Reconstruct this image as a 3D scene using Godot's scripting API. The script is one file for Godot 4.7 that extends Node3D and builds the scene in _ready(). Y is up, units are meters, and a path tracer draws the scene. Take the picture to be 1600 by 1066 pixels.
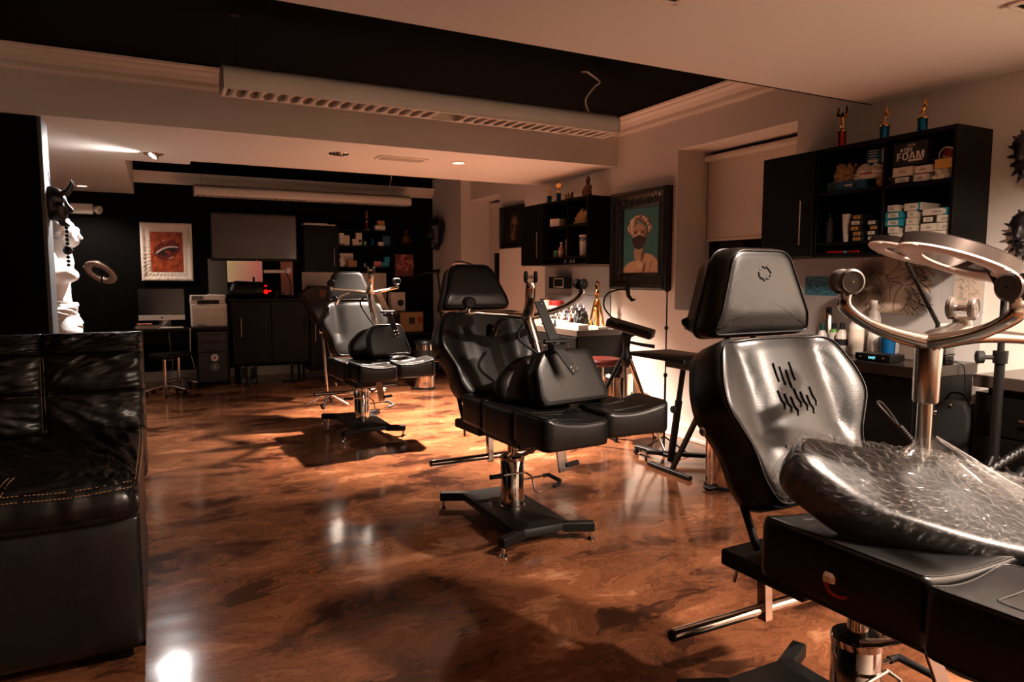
extends Node3D
# A tattoo studio at night: x runs to the right-hand wall, z back towards the photographer, the camera stands over the origin.
var M := {}
var taken := {}
var rng := RandomNumberGenerator.new()
const ONE := Transform3D.IDENTITY
const PAINT_DARK := Color(0.02, 0.019, 0.018)

func _ready():
	rng.seed = 11
	var cam := Camera3D.new()
	cam.name = "camera"
	cam.fov = 52.54
	cam.near = 0.05
	cam.far = 60.0
	cam.position = Vector3(0, 1.4, 0)
	cam.rotation_order = EULER_ORDER_YXZ
	cam.rotation_degrees = Vector3(-5.264, -27.054, 0.085)
	add_child(cam)
	cam.current = true
	var we := WorldEnvironment.new()
	we.name = "environment"
	var env := Environment.new()
	env.background_mode = Environment.BG_COLOR
	env.background_color = Color(0.0, 0.0, 0.0)
	env.tonemap_mode = Environment.TONE_MAPPER_LINEAR
	env.tonemap_exposure = 1.08
	env.sdfgi_enabled = true
	env.ssao_enabled = true
	env.ssil_enabled = true
	we.environment = env
	add_child(we)
	make_materials()
	build_room()
	build_lights()
	build_chairs()
	build_sofa()
	build_statue()
	build_right_side()
	build_far_side()
	build_floor_stands()
	build_right_corner()

# ------------------------------------------------------------------ naming
func numbered(n: String) -> String:
	if not taken.has(n):
		taken[n] = 0
		return n
	taken[n] += 1
	return "%s_%03d" % [n, taken[n]]

func tag(o: Node3D, label: String, category: String, group := "") -> Node3D:
	o.set_meta("label", label)
	o.set_meta("category", category)
	if group != "":
		o.set_meta("group", group)
	return o

func thing(called: String, label: String, category: String, at := Vector3.ZERO, turn := 0.0, group := "") -> Node3D:
	var o := Node3D.new()
	o.name = numbered(called)
	add_child(o)
	o.position = at
	o.rotation_degrees.y = turn
	tag(o, label, category, group)
	return o

func put(called: String, s: SurfaceTool, m: Material, parent: Node3D = null, uvs := false) -> MeshInstance3D:
	var o := MeshInstance3D.new()
	s.generate_normals()
	if uvs:
		s.generate_tangents()
	s.index()
	o.mesh = s.commit()
	o.material_override = m
	if parent == null:
		o.name = numbered(called)
		add_child(o)
	else:
		o.name = called
		parent.add_child(o, true)
	return o

func struct(called: String, s: SurfaceTool, m: Material, parent: Node3D = null, uvs := false) -> MeshInstance3D:
	var o := put(called, s, m, parent, uvs)
	if parent == null:
		o.set_meta("kind", "structure")
	return o

func st() -> SurfaceTool:
	var s := SurfaceTool.new()
	s.begin(Mesh.PRIMITIVE_TRIANGLES)
	return s

# ------------------------------------------------------------------ shapes
func flat3(s: SurfaceTool, a: Vector3, b: Vector3, c: Vector3, away: Vector3):
	# one flat triangle, turned to face away from the point «away»
	s.set_smooth_group(-1)
	var n := (b - a).cross(c - a)
	var l := [a, c, b] if n.dot((a + b + c) / 3.0 - away) > 0 else [a, b, c]
	for p in l:
		s.set_uv(Vector2(p.x, p.z))
		s.add_vertex(p)

func flat4(s: SurfaceTool, a: Vector3, b: Vector3, c: Vector3, d: Vector3, away: Vector3):
	# a (0,1) b (1,1) c (1,0) d (0,0)
	s.set_smooth_group(-1)
	var n := (b - a).cross(c - a)
	var p := [a, b, c, d]
	var u := [Vector2(0, 1), Vector2(1, 1), Vector2(1, 0), Vector2(0, 0)]
	var order := [0, 2, 1, 0, 3, 2] if n.dot((a + c) / 2.0 - away) > 0 else [0, 1, 2, 0, 2, 3]
	for k in order:
		s.set_uv(u[k])
		s.add_vertex(p[k])

func box(s: SurfaceTool, c: Vector3, size: Vector3, bevel := 0.0, xf := ONE):
	# a box with chamfered edges, c its middle
	var h := size / 2.0
	var b := minf(bevel, minf(h.x, minf(h.y, h.z)) * 0.9)
	var mid := xf * c
	for axis in 3:
		for sg in [-1.0, 1.0]:
			var q := []
			for k in [[-1.0, -1.0], [1.0, -1.0], [1.0, 1.0], [-1.0, 1.0]]:
				var p := Vector3.ZERO
				p[axis] = sg * h[axis]
				var i := 0 if axis == 2 else 2
				var j := 1
				if axis == 1:
					i = 0
					j = 2
				p[i] = k[0] * (h[i] - b) * (sg if axis == 2 else (-sg if axis == 0 else 1.0))
				p[j] = k[1] * (h[j] - b)
				q.append(xf * (c + p))
			flat4(s, q[0], q[1], q[2], q[3], mid)
	if b <= 0.0:
		return
	for axis in 3:
		var i := (axis + 1) % 3
		var j := (axis + 2) % 3
		for si in [-1.0, 1.0]:
			for sj in [-1.0, 1.0]:
				var q := []
				for k in [[-1.0, 0], [1.0, 0], [1.0, 1], [-1.0, 1]]:
					var p := Vector3.ZERO
					p[axis] = k[0] * (h[axis] - b)
					p[i] = si * (h[i] - (b if k[1] == 0 else 0.0))
					p[j] = sj * (h[j] - (b if k[1] == 1 else 0.0))
					q.append(xf * (c + p))
				flat4(s, q[0], q[1], q[2], q[3], mid)
	for sx in [-1.0, 1.0]:
		for sy in [-1.0, 1.0]:
			for sz in [-1.0, 1.0]:
				var g := Vector3(sx, sy, sz)
				flat3(s, xf * (c + g * (h - Vector3(0, b, b))), xf * (c + g * (h - Vector3(b, 0, b))), xf * (c + g * (h - Vector3(b, b, 0))), mid)

func bx(x0: float, x1: float, y0: float, y1: float, z0: float, z1: float, s: SurfaceTool, bevel := 0.0):
	box(s, Vector3(x0 + x1, y0 + y1, z0 + z1) / 2.0, Vector3(absf(x1 - x0), absf(y1 - y0), absf(z1 - z0)), bevel)

func skin(s: SurfaceTool, rings: Array, groups: Array, shut0 := true, shut1 := true, closed := true):
	# joins rings of equally many points; turned outwards by its volume
	var t := PackedVector3Array()
	var g := PackedInt32Array()
	var n: int = rings[0].size()
	for r in rings.size() - 1:
		var a: PackedVector3Array = rings[r]
		var b: PackedVector3Array = rings[r + 1]
		for i in (n if closed else n - 1):
			var j := (i + 1) % n
			if a[i].distance_squared_to(a[j]) > 1e-12:
				t.append_array([a[i], a[j], b[j]])
				g.append(groups[r])
			if b[i].distance_squared_to(b[j]) > 1e-12:
				t.append_array([a[i], b[j], b[i]])
				g.append(groups[r])
	for e in 2:
		if (e == 0 and not shut0) or (e == 1 and not shut1):
			continue
		var a: PackedVector3Array = rings[0] if e == 0 else rings[-1]
		var c := Vector3.ZERO
		for p in a:
			c += p
		c /= float(n)
		if a[0].distance_to(c) < 1e-5:
			continue
		for i in n:
			var j := (i + 1) % n
			t.append_array([c, a[j], a[i]] if e == 0 else [c, a[i], a[j]])
			g.append(-1)
	var o: Vector3 = rings[0][0]
	var vol := 0.0
	for i in range(0, t.size(), 3):
		vol += (t[i] - o).dot((t[i + 1] - o).cross(t[i + 2] - o))
	for k in g.size():
		s.set_smooth_group(g[k])
		for q in ([0, 2, 1] if vol > 0 else [0, 1, 2]):
			var p := t[k * 3 + q]
			s.set_uv(Vector2(p.x + p.z, p.y))
			s.add_vertex(p)

func tube(s: SurfaceTool, pts: Array, r, sides := 10, caps := true, squash := 1.0, up := Vector3.UP):
	# a round (or squashed) bar along a path; r a number or one radius per point
	var rings := []
	var groups := []
	var n := pts.size()
	var d0: Vector3 = (pts[1] - pts[0]).normalized()
	var side := d0.cross(up)
	if side.length() < 0.05:
		side = d0.cross(Vector3(0.3, 0.1, 1))
	side = side.normalized()
	for i in n:
		var d: Vector3 = (pts[mini(i + 1, n - 1)] - pts[maxi(i - 1, 0)]).normalized()
		side = (side - d * side.dot(d)).normalized()
		var v := d.cross(side)
		var rad: float = r if (r is float or r is int) else r[i]
		var ring := PackedVector3Array()
		for k in sides:
			var a := TAU * k / sides
			ring.append(pts[i] + side * cos(a) * rad + v * sin(a) * rad * squash)
		rings.append(ring)
		groups.append(1)
	skin(s, rings, groups, caps, caps)

func curve(pts: Array, steps := 6) -> Array:
	# a smooth path through the points
	var o := []
	var n := pts.size()
	for i in n - 1:
		var a: Vector3 = pts[maxi(i - 1, 0)]
		var b: Vector3 = pts[i]
		var c: Vector3 = pts[i + 1]
		var d: Vector3 = pts[mini(i + 2, n - 1)]
		for k in steps:
			o.append(b.cubic_interpolate(c, a, d, float(k) / steps))
	o.append(pts[n - 1])
	return o

func lerp_list(a: Array, n: int) -> Array:
	var o := []
	for i in n:
		var f := float(i) / (n - 1) * (a.size() - 1)
		var k := mini(int(f), a.size() - 2)
		o.append(lerpf(a[k], a[k + 1], f - k))
	return o

func lathe(s: SurfaceTool, prof: Array, seg := 24, xf := ONE, shut := true):
	# prof: [radius, height] from one end to the other; a doubled point makes a sharp edge
	var rings := []
	var groups := []
	var g := 1
	for i in prof.size():
		var ring := PackedVector3Array()
		for k in seg:
			var a := TAU * k / seg
			ring.append(xf * Vector3(cos(a) * prof[i][0], prof[i][1], sin(a) * prof[i][0]))
		rings.append(ring)
		if i + 1 < prof.size():
			var d0 := Vector2(prof[i][0] - prof[maxi(i - 1, 0)][0], prof[i][1] - prof[maxi(i - 1, 0)][1]).normalized()
			var d1 := Vector2(prof[i + 1][0] - prof[i][0], prof[i + 1][1] - prof[i][1]).normalized()
			if i > 0 and d0.dot(d1) < 0.75:
				g += 1
			groups.append(g)
	skin(s, rings, groups, shut, shut)

func rod(s: SurfaceTool, a: Vector3, b: Vector3, r: float, sides := 12):
	tube(s, [a, b], r, sides)

func disc(s: SurfaceTool, at: Vector3, axis: Vector3, r: float, t: float, seg := 24, bevel := 0.15):
	# a round plate with softened rims, its middle at «at»
	var b := t * bevel
	lathe(s, [[0.0, -t / 2], [r - b, -t / 2], [r, -t / 2 + b], [r, t / 2 - b], [r - b, t / 2], [0.0, t / 2]], seg, aim(at, axis))

func aim(at: Vector3, axis: Vector3) -> Transform3D:
	var y := axis.normalized()
	var x := y.cross(Vector3(0.13, 0.31, 0.94))
	x = x.normalized()
	return Transform3D(Basis(x, y, x.cross(y)), at)

func ring(s: SurfaceTool, xf: Transform3D, r0: float, r1: float, t: float, seg := 40, soft := 0.004):
	# a flat washer lying in the xz plane of xf
	lathe(s, [[r0, -t / 2], [r1 - soft, -t / 2], [r1, -t / 2 + soft], [r1, t / 2 - soft], [r1 - soft, t / 2], [r0, t / 2], [r0, -t / 2]], seg, xf, false)

func outline(pts: Array, r: float, seg := 5) -> PackedVector2Array:
	# a polygon with rounded corners, counter-clockwise
	var o := PackedVector2Array()
	var n := pts.size()
	for i in n:
		var p: Vector2 = pts[i]
		var a: Vector2 = pts[(i + n - 1) % n]
		var b: Vector2 = pts[(i + 1) % n]
		var q := minf(r, minf(p.distance_to(a), p.distance_to(b)) * 0.45)
		var e := p + (a - p).normalized() * q
		var f := p + (b - p).normalized() * q
		for k in seg + 1:
			var t := float(k) / seg
			o.append(e.lerp(p, t).lerp(p.lerp(f, t), t))
	return o

func dense(o: PackedVector2Array, step: float) -> PackedVector2Array:
	var r := PackedVector2Array()
	for i in o.size():
		var a := o[i]
		var b := o[(i + 1) % o.size()]
		var n := maxi(1, int(ceil(a.distance_to(b) / step)))
		for k in n:
			r.append(a.lerp(b, float(k) / n))
	return r

func slab(s: SurfaceTool, o: PackedVector2Array, layers: Array, xf := ONE, inner := 5, f = null, facet := false):
	# a cushion or plate: the outline stacked in layers of [inset, height], its top filled by rings that shrink to the middle
	var n := o.size()
	var nrm := PackedVector2Array()
	var c := Vector2.ZERO
	for i in n:
		var d := o[(i + 1) % n] - o[(i + n - 1) % n]
		nrm.append(Vector2(d.y, -d.x).normalized())
		c += o[i] / n
	var rings := []
	var groups := []
	for l in layers:
		var ring := PackedVector3Array()
		for i in n:
			var p = o[i] - nrm[i] * l[0]
			ring.append(Vector3(p.x, p.y, l[1]))
		rings.append(ring)
	for k in inner:
		var ring := PackedVector3Array()
		var t := 1.0 - float(k + 1) / inner
		for p in rings[layers.size() - 1]:
			ring.append(Vector3(lerpf(c.x, p.x, t), lerpf(c.y, p.y, t), p.z))
		rings.append(ring)
	for ring in rings:
		for i in n:
			var p: Vector3 = ring[i]
			if f != null:
				p = f.call(p)
			ring[i] = xf * p
		groups.append(-1 if facet else 1)
	skin(s, rings, groups, true, true)

func soft(t: float, e := 0.025) -> Array:
	# layers of a cushion t thick with rounded rims of radius e
	return [[e * 0.6, 0.0], [e * 0.15, e * 0.25], [0.0, e], [0.0, t - e], [e * 0.12, t - e * 0.5], [e * 0.4, t - e * 0.12], [e, t]]

func piping(s: SurfaceTool, o: PackedVector2Array, z: float, inset: float, r: float, xf: Transform3D, f = null):
	var pts := []
	var n := o.size()
	for i in n + 1:
		var d := o[(i + 1) % n] - o[(i + n - 1) % n]
		var p := o[i % n] - Vector2(d.y, -d.x).normalized() * inset
		var q := Vector3(p.x, p.y, z)
		if f != null:
			q = f.call(q)
		pts.append(xf * q)
	tube(s, pts, r, 6, false)

func pillow(s: SurfaceTool, xf: Transform3D, w: float, h: float, t: float, nu: int, nv: int, f: Callable, sharp := 0.42):
	# a stuffed cushion in the xy plane of xf, its middle at the origin; f(u, v) adds to the height of the front
	for face in 2:
		var g := []
		for j in nv + 1:
			var row := PackedVector3Array()
			for i in nu + 1:
				var u := 2.0 * i / nu - 1.0
				var v := 2.0 * j / nv - 1.0
				u = signf(u) * (1.0 - pow(1.0 - absf(u), 1.35))
				v = signf(v) * (1.0 - pow(1.0 - absf(v), 1.35))
				var e := pow(maxf(0.0, (1.0 - pow(absf(u), 5)) * (1.0 - pow(absf(v), 5))), sharp)
				var z := t / 2.0 * e
				if face == 0:
					z += f.call(u, v) * minf(1.0, e * 1.4)
				row.append(xf * Vector3(u * w / 2, v * h / 2, z if face == 0 else -z))
			g.append(row)
		sheet(s, g, xf.basis.z if face == 0 else -xf.basis.z)

func sheet(s: SurfaceTool, g: Array, out: Vector3, group := 1):
	var m: Vector3 = (g[-1][-1] - g[0][0]).cross(g[-1][0] - g[0][-1])
	var swap := m.dot(out) < 0
	s.set_smooth_group(group)
	for j in g.size() - 1:
		for i in g[0].size() - 1:
			var q := [[i, j], [i + 1, j], [i + 1, j + 1], [i, j], [i + 1, j + 1], [i, j + 1]]
			if not swap:
				q = [[i, j], [i + 1, j + 1], [i + 1, j], [i, j], [i, j + 1], [i + 1, j + 1]]
			for k in q:
				s.set_uv(Vector2(float(k[0]) / (g[0].size() - 1), float(k[1]) / (g.size() - 1)))
				s.add_vertex(g[k[1]][k[0]])

func blob(s: SurfaceTool, prims: Array, cell: float, blend: float, xf := ONE):
	# one skin over tapered capsules [a, ra, b, rb], joined smoothly (surface nets)
	var lo := Vector3.ONE * 1e9
	var hi := -lo
	for p in prims:
		for k in [0, 2]:
			var r: float = p[k + 1] + blend + cell * 2
			lo = lo.min(p[k] - Vector3.ONE * r)
			hi = hi.max(p[k] + Vector3.ONE * r)
	var n := Vector3i(((hi - lo) / cell).ceil()) + Vector3i.ONE
	var d := PackedFloat32Array()
	d.resize(n.x * n.y * n.z)
	d.fill(1.0)
	var sx := 1
	var sy := n.x
	var sz := n.x * n.y
	for p in prims:
		var a: Vector3 = p[0]
		var b: Vector3 = p[2]
		var ra: float = p[1]
		var rb: float = p[3]
		var R := maxf(ra, rb) + blend + cell * 2
		var i0 := Vector3i(((a.min(b) - Vector3.ONE * R - lo) / cell).floor()).maxi(0)
		var i1 := Vector3i(((a.max(b) + Vector3.ONE * R - lo) / cell).ceil()).min(n - Vector3i.ONE)
		var ab := b - a
		var ll := maxf(ab.length_squared(), 1e-9)
		for z in range(i0.z, i1.z + 1):
			for y in range(i0.y, i1.y + 1):
				var at := z * sz + y * sy
				for x in range(i0.x, i1.x + 1):
					var q := lo + Vector3(x, y, z) * cell
					var t := clampf((q - a).dot(ab) / ll, 0.0, 1.0)
					var v := q.distance_to(a + ab * t) - lerpf(ra, rb, t)
					var w := d[at + x]
					var h := maxf(blend - absf(v - w), 0.0) / blend
					d[at + x] = minf(v, w) - h * h * blend * 0.25
	var vert := {}
	var cor := [0, sx, sy, sx + sy, sz, sz + sx, sz + sy, sz + sx + sy]
	for z in n.z - 1:
		for y in n.y - 1:
			for x in n.x - 1:
				var at := z * sz + y * sy + x
				var inside := 0
				for k in 8:
					if d[at + cor[k]] < 0:
						inside += 1
				if inside == 0 or inside == 8:
					continue
				var sum := Vector3.ZERO
				var cnt := 0
				for e in [[0, 1], [2, 3], [4, 5], [6, 7], [0, 2], [1, 3], [4, 6], [5, 7], [0, 4], [1, 5], [2, 6], [3, 7]]:
					var va := d[at + cor[e[0]]]
					var vb := d[at + cor[e[1]]]
					if (va < 0) != (vb < 0):
						var t := va / (va - vb)
						var pa := Vector3(e[0] & 1, (e[0] >> 1) & 1, e[0] >> 2)
						var pb := Vector3(e[1] & 1, (e[1] >> 1) & 1, e[1] >> 2)
						sum += pa.lerp(pb, t)
						cnt += 1
				vert[at] = xf * (lo + (Vector3(x, y, z) + sum / cnt) * cell)
	s.set_smooth_group(1)
	for at in vert:
		var inside: bool = d[at] < 0
		for e in [[sx, sy, sz], [sy, sz, sx], [sz, sx, sy]]:
			if (d[at + e[0]] < 0) == inside:
				continue
			var q := [at, at - e[1], at - e[1] - e[2], at - e[2]]
			if not (vert.has(q[1]) and vert.has(q[2]) and vert.has(q[3])):
				continue
			for k in ([0, 2, 1, 0, 3, 2] if inside else [0, 1, 2, 0, 2, 3]):
				s.set_uv(Vector2.ZERO)
				s.add_vertex(vert[q[k]])

# ------------------------------------------------------------------ materials
func noise(freq: float, kind := FastNoiseLite.TYPE_SIMPLEX_SMOOTH, octaves := 4) -> FastNoiseLite:
	var f := FastNoiseLite.new()
	f.noise_type = kind
	f.frequency = freq
	f.fractal_octaves = octaves
	f.seed = 5
	return f

func noise_tex(f: FastNoiseLite, size: int, normal := false, strength := 4.0, ramp: Gradient = null) -> NoiseTexture2D:
	var t := NoiseTexture2D.new()
	t.width = size
	t.height = size
	t.seamless = true
	t.noise = f
	t.as_normal_map = normal
	t.bump_strength = strength
	if ramp:
		t.color_ramp = ramp
	return t

func gradient(stops: Array) -> Gradient:
	var g := Gradient.new()
	g.offsets = PackedFloat32Array(stops.map(func(x): return x[0]))
	g.colors = PackedColorArray(stops.map(func(x): return x[1]))
	return g

func mat(called: String, c: Color, rough: float, metal := 0.0, spec := 0.5) -> StandardMaterial3D:
	var m := StandardMaterial3D.new()
	m.resource_name = called
	m.albedo_color = c
	m.roughness = rough
	m.metallic = metal
	m.metallic_specular = spec
	M[called] = m
	return m

func tri(m: StandardMaterial3D, tex: Texture2D, scale: float, strength: float):
	m.normal_enabled = true
	m.normal_texture = tex
	m.normal_scale = strength
	m.uv1_triplanar = true
	m.uv1_scale = Vector3.ONE * scale

func picture(called: String, im: Image, rough := 0.5) -> StandardMaterial3D:
	var m := mat(called, Color.WHITE, rough)
	m.albedo_texture = ImageTexture.create_from_image(im)
	m.texture_repeat = false
	return m

func make_materials():
	var grain := noise_tex(noise(0.09, FastNoiseLite.TYPE_CELLULAR, 3), 512, true, 3.0)
	var folds := noise_tex(noise(0.012, FastNoiseLite.TYPE_SIMPLEX_SMOOTH, 4), 512, true, 10.0)
	var fine := noise_tex(noise(0.2, FastNoiseLite.TYPE_SIMPLEX_SMOOTH, 3), 512, true, 2.0)
	tri(mat("leather", Color(0.05, 0.047, 0.045), 0.31, 0.0, 0.42), grain, 5.0, 0.16)
	tri(mat("sofa_leather", Color(0.06, 0.057, 0.054), 0.34), folds, 2.5, 0.1)
	mat("thread", Color(0.62, 0.47, 0.33), 0.8)
	mat("chrome", Color(0.86, 0.83, 0.8), 0.09, 1.0)
	mat("satin_steel", Color(0.82, 0.78, 0.73), 0.2, 1.0)
	mat("black_steel", Color(0.045, 0.043, 0.042), 0.45, 0.0, 0.35)
	mat("black_plastic", Color(0.045, 0.043, 0.042), 0.4, 0.0, 0.38)
	mat("rubber", Color(0.05, 0.05, 0.05), 0.75)
	tri(mat("wall", Color(0.89, 0.85, 0.81), 0.85), fine, 2.0, 0.12)
	tri(mat("trim_paint", Color(0.91, 0.86, 0.81), 0.6), fine, 2.0, 0.08)
	tri(mat("black_paint", Color(0.03, 0.028, 0.027), 0.8, 0.0, 0.2), fine, 2.0, 0.12)
	mat("black_ceiling", Color(0.035, 0.031, 0.029), 0.95, 0.0, 0.2)
	mat("white_metal", Color(0.88, 0.83, 0.77), 0.45)
	mat("louvre", Color(0.8, 0.75, 0.7), 0.4)
	var blind := mat("blind_cloth", Color(0.86, 0.81, 0.76), 0.9)
	tri(blind, fine, 9.0, 0.35)
	mat("night_glass", Color(0.03, 0.03, 0.035), 0.06)
	var wood := mat("black_wood", Color(0.03, 0.028, 0.027), 0.4, 0.0, 0.28)
	tri(wood, noise_tex(noise(0.05, FastNoiseLite.TYPE_SIMPLEX, 3), 256, true, 2.0), 3.0, 0.12)
	mat("worktop", Color(0.2, 0.165, 0.145), 0.22)
	mat("board_white", Color(0.74, 0.72, 0.71), 0.35)
	mat("board_grey", Color(0.6, 0.57, 0.56), 0.4)
	mat("wheel_rubber", Color(0.27, 0.22, 0.19), 0.45)
	mat("corner_grey", Color(0.34, 0.34, 0.34), 0.5)
	mat("plaster", Color(0.95, 0.94, 0.92), 0.7)
	mat("gold", Color(0.95, 0.74, 0.45), 0.14, 1.0)
	mat("bronze", Color(0.36, 0.22, 0.12), 0.45, 0.6)
	mat("blue_metal", Color(0.06, 0.3, 0.42), 0.16, 0.95)
	mat("red_metal", Color(0.5, 0.15, 0.09), 0.18, 0.95)
	mat("marble", Color(0.85, 0.8, 0.74), 0.3)
	mat("card", Color(0.82, 0.77, 0.7), 0.8)
	mat("kraft", Color(0.62, 0.47, 0.3), 0.85)
	mat("gold_card", Color(0.72, 0.52, 0.22), 0.55)
	mat("black_card", Color(0.07, 0.067, 0.065), 0.6)
	mat("teal_card", Color(0.1, 0.55, 0.62), 0.6)
	mat("blue_card", Color(0.1, 0.3, 0.42), 0.6)
	mat("green_card", Color(0.13, 0.34, 0.18), 0.6)
	mat("red", Color(0.62, 0.08, 0.06), 0.5)
	mat("red_seat", Color(0.3, 0.07, 0.05), 0.35)
	mat("pink", Color(0.75, 0.5, 0.44), 0.7)
	mat("white_plastic", Color(0.88, 0.85, 0.82), 0.35)
	mat("paper", Color(0.84, 0.79, 0.73), 0.9)
	mat("ink", Color(0.05, 0.045, 0.045), 0.7)
	mat("green_plastic", Color(0.4, 0.62, 0.28), 0.35)
	mat("dark_green", Color(0.04, 0.26, 0.2), 0.4)
	mat("blue_plastic", Color(0.06, 0.42, 0.68), 0.3)
	mat("yellow_card", Color(0.8, 0.58, 0.25), 0.7)
	mat("screen", Color(0.05, 0.049, 0.047), 0.14, 0.0, 0.85)
	mat("aluminium", Color(0.86, 0.84, 0.81), 0.32, 0.6)
	mat("printer_white", Color(0.85, 0.8, 0.75), 0.5)
	mat("drawer_grey", Color(0.15, 0.13, 0.11), 0.5)
	mat("grey_board", Color(0.42, 0.42, 0.4), 0.7)
	tri(mat("stone", Color(0.12, 0.1, 0.09), 0.6), grain, 3.0, 0.6)
	mat("carved_black", Color(0.05, 0.046, 0.044), 0.38)
	var ring_face := mat("diffuser", Color(0.85, 0.78, 0.74), 0.35)
	ring_face.metallic_specular = 0.4
	mat("ring_body", Color(0.34, 0.3, 0.28), 0.33, 0.8)
	var wrap := mat("cling_film", Color(0.92, 0.92, 0.92, 0.03), 0.05, 0.0, 0.45)
	wrap.transparency = BaseMaterial3D.TRANSPARENCY_ALPHA
	var glass := mat("clear_plastic", Color(0.9, 0.93, 0.95, 0.25), 0.08)
	glass.transparency = BaseMaterial3D.TRANSPARENCY_ALPHA
	var lens := mat("lamp_glow", Color(1, 0.9, 0.8), 0.5)
	lens.emission_enabled = true
	lens.emission = Color(1.0, 0.82, 0.64)
	lens.emission_energy_multiplier = 4.0
	var cool := mat("spot_glow", Color(1, 1, 1), 0.5)
	cool.emission_enabled = true
	cool.emission = Color(1.0, 0.96, 0.92)
	cool.emission_energy_multiplier = 16.0
	var led := mat("red_led", Color(0.9, 0.1, 0.08), 0.4)
	led.emission_enabled = true
	led.emission = Color(1.0, 0.06, 0.05)
	led.emission_energy_multiplier = 1.4
	var digits := mat("digit_glow", Color(0.4, 0.8, 0.85), 0.4)
	digits.emission_enabled = true
	digits.emission = Color(0.55, 0.95, 1.0)
	digits.emission_energy_multiplier = 1.0
	var pic := mat("lit_screen", Color(0.75, 0.66, 0.55), 0.5)
	pic.emission_enabled = true
	pic.emission = Color(0.9, 0.72, 0.55)
	pic.emission_energy_multiplier = 0.22
	# the poured floor: two coats of metallic resin, the swirls drawn out across the room
	var swirl := noise(0.0032, FastNoiseLite.TYPE_SIMPLEX_SMOOTH, 8)
	swirl.fractal_lacunarity = 2.1
	swirl.fractal_gain = 0.6
	swirl.domain_warp_enabled = true
	swirl.domain_warp_type = FastNoiseLite.DOMAIN_WARP_SIMPLEX
	swirl.domain_warp_amplitude = 190.0
	swirl.domain_warp_frequency = 0.004
	swirl.domain_warp_fractal_type = FastNoiseLite.DOMAIN_WARP_FRACTAL_PROGRESSIVE
	swirl.domain_warp_fractal_octaves = 4
	swirl.domain_warp_fractal_gain = 0.5
	var resin := mat("resin_floor", Color(1, 1, 1), 0.13)
	resin.albedo_texture = noise_tex(swirl, 2048, false, 1.0, gradient([[0.0, Color(0.13, 0.075, 0.05)], [0.3, Color(0.22, 0.125, 0.085)], [0.42, Color(0.35, 0.21, 0.14)], [0.48, Color(0.43, 0.27, 0.18)], [0.53, Color(0.33, 0.19, 0.12)], [0.62, Color(0.47, 0.3, 0.2)], [0.68, Color(0.4, 0.235, 0.15)], [0.8, Color(0.53, 0.345, 0.235)], [1.0, Color(0.65, 0.49, 0.38)]]))
	resin.uv1_triplanar = true
	resin.uv1_world_triplanar = true
	resin.uv1_scale = Vector3(0.17, 1.0, 0.3)
	var wavy := noise(0.01, FastNoiseLite.TYPE_SIMPLEX_SMOOTH, 3)
	resin.normal_enabled = true
	resin.normal_texture = noise_tex(wavy, 512, true, 1.2)
	resin.normal_scale = 0.25

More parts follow.
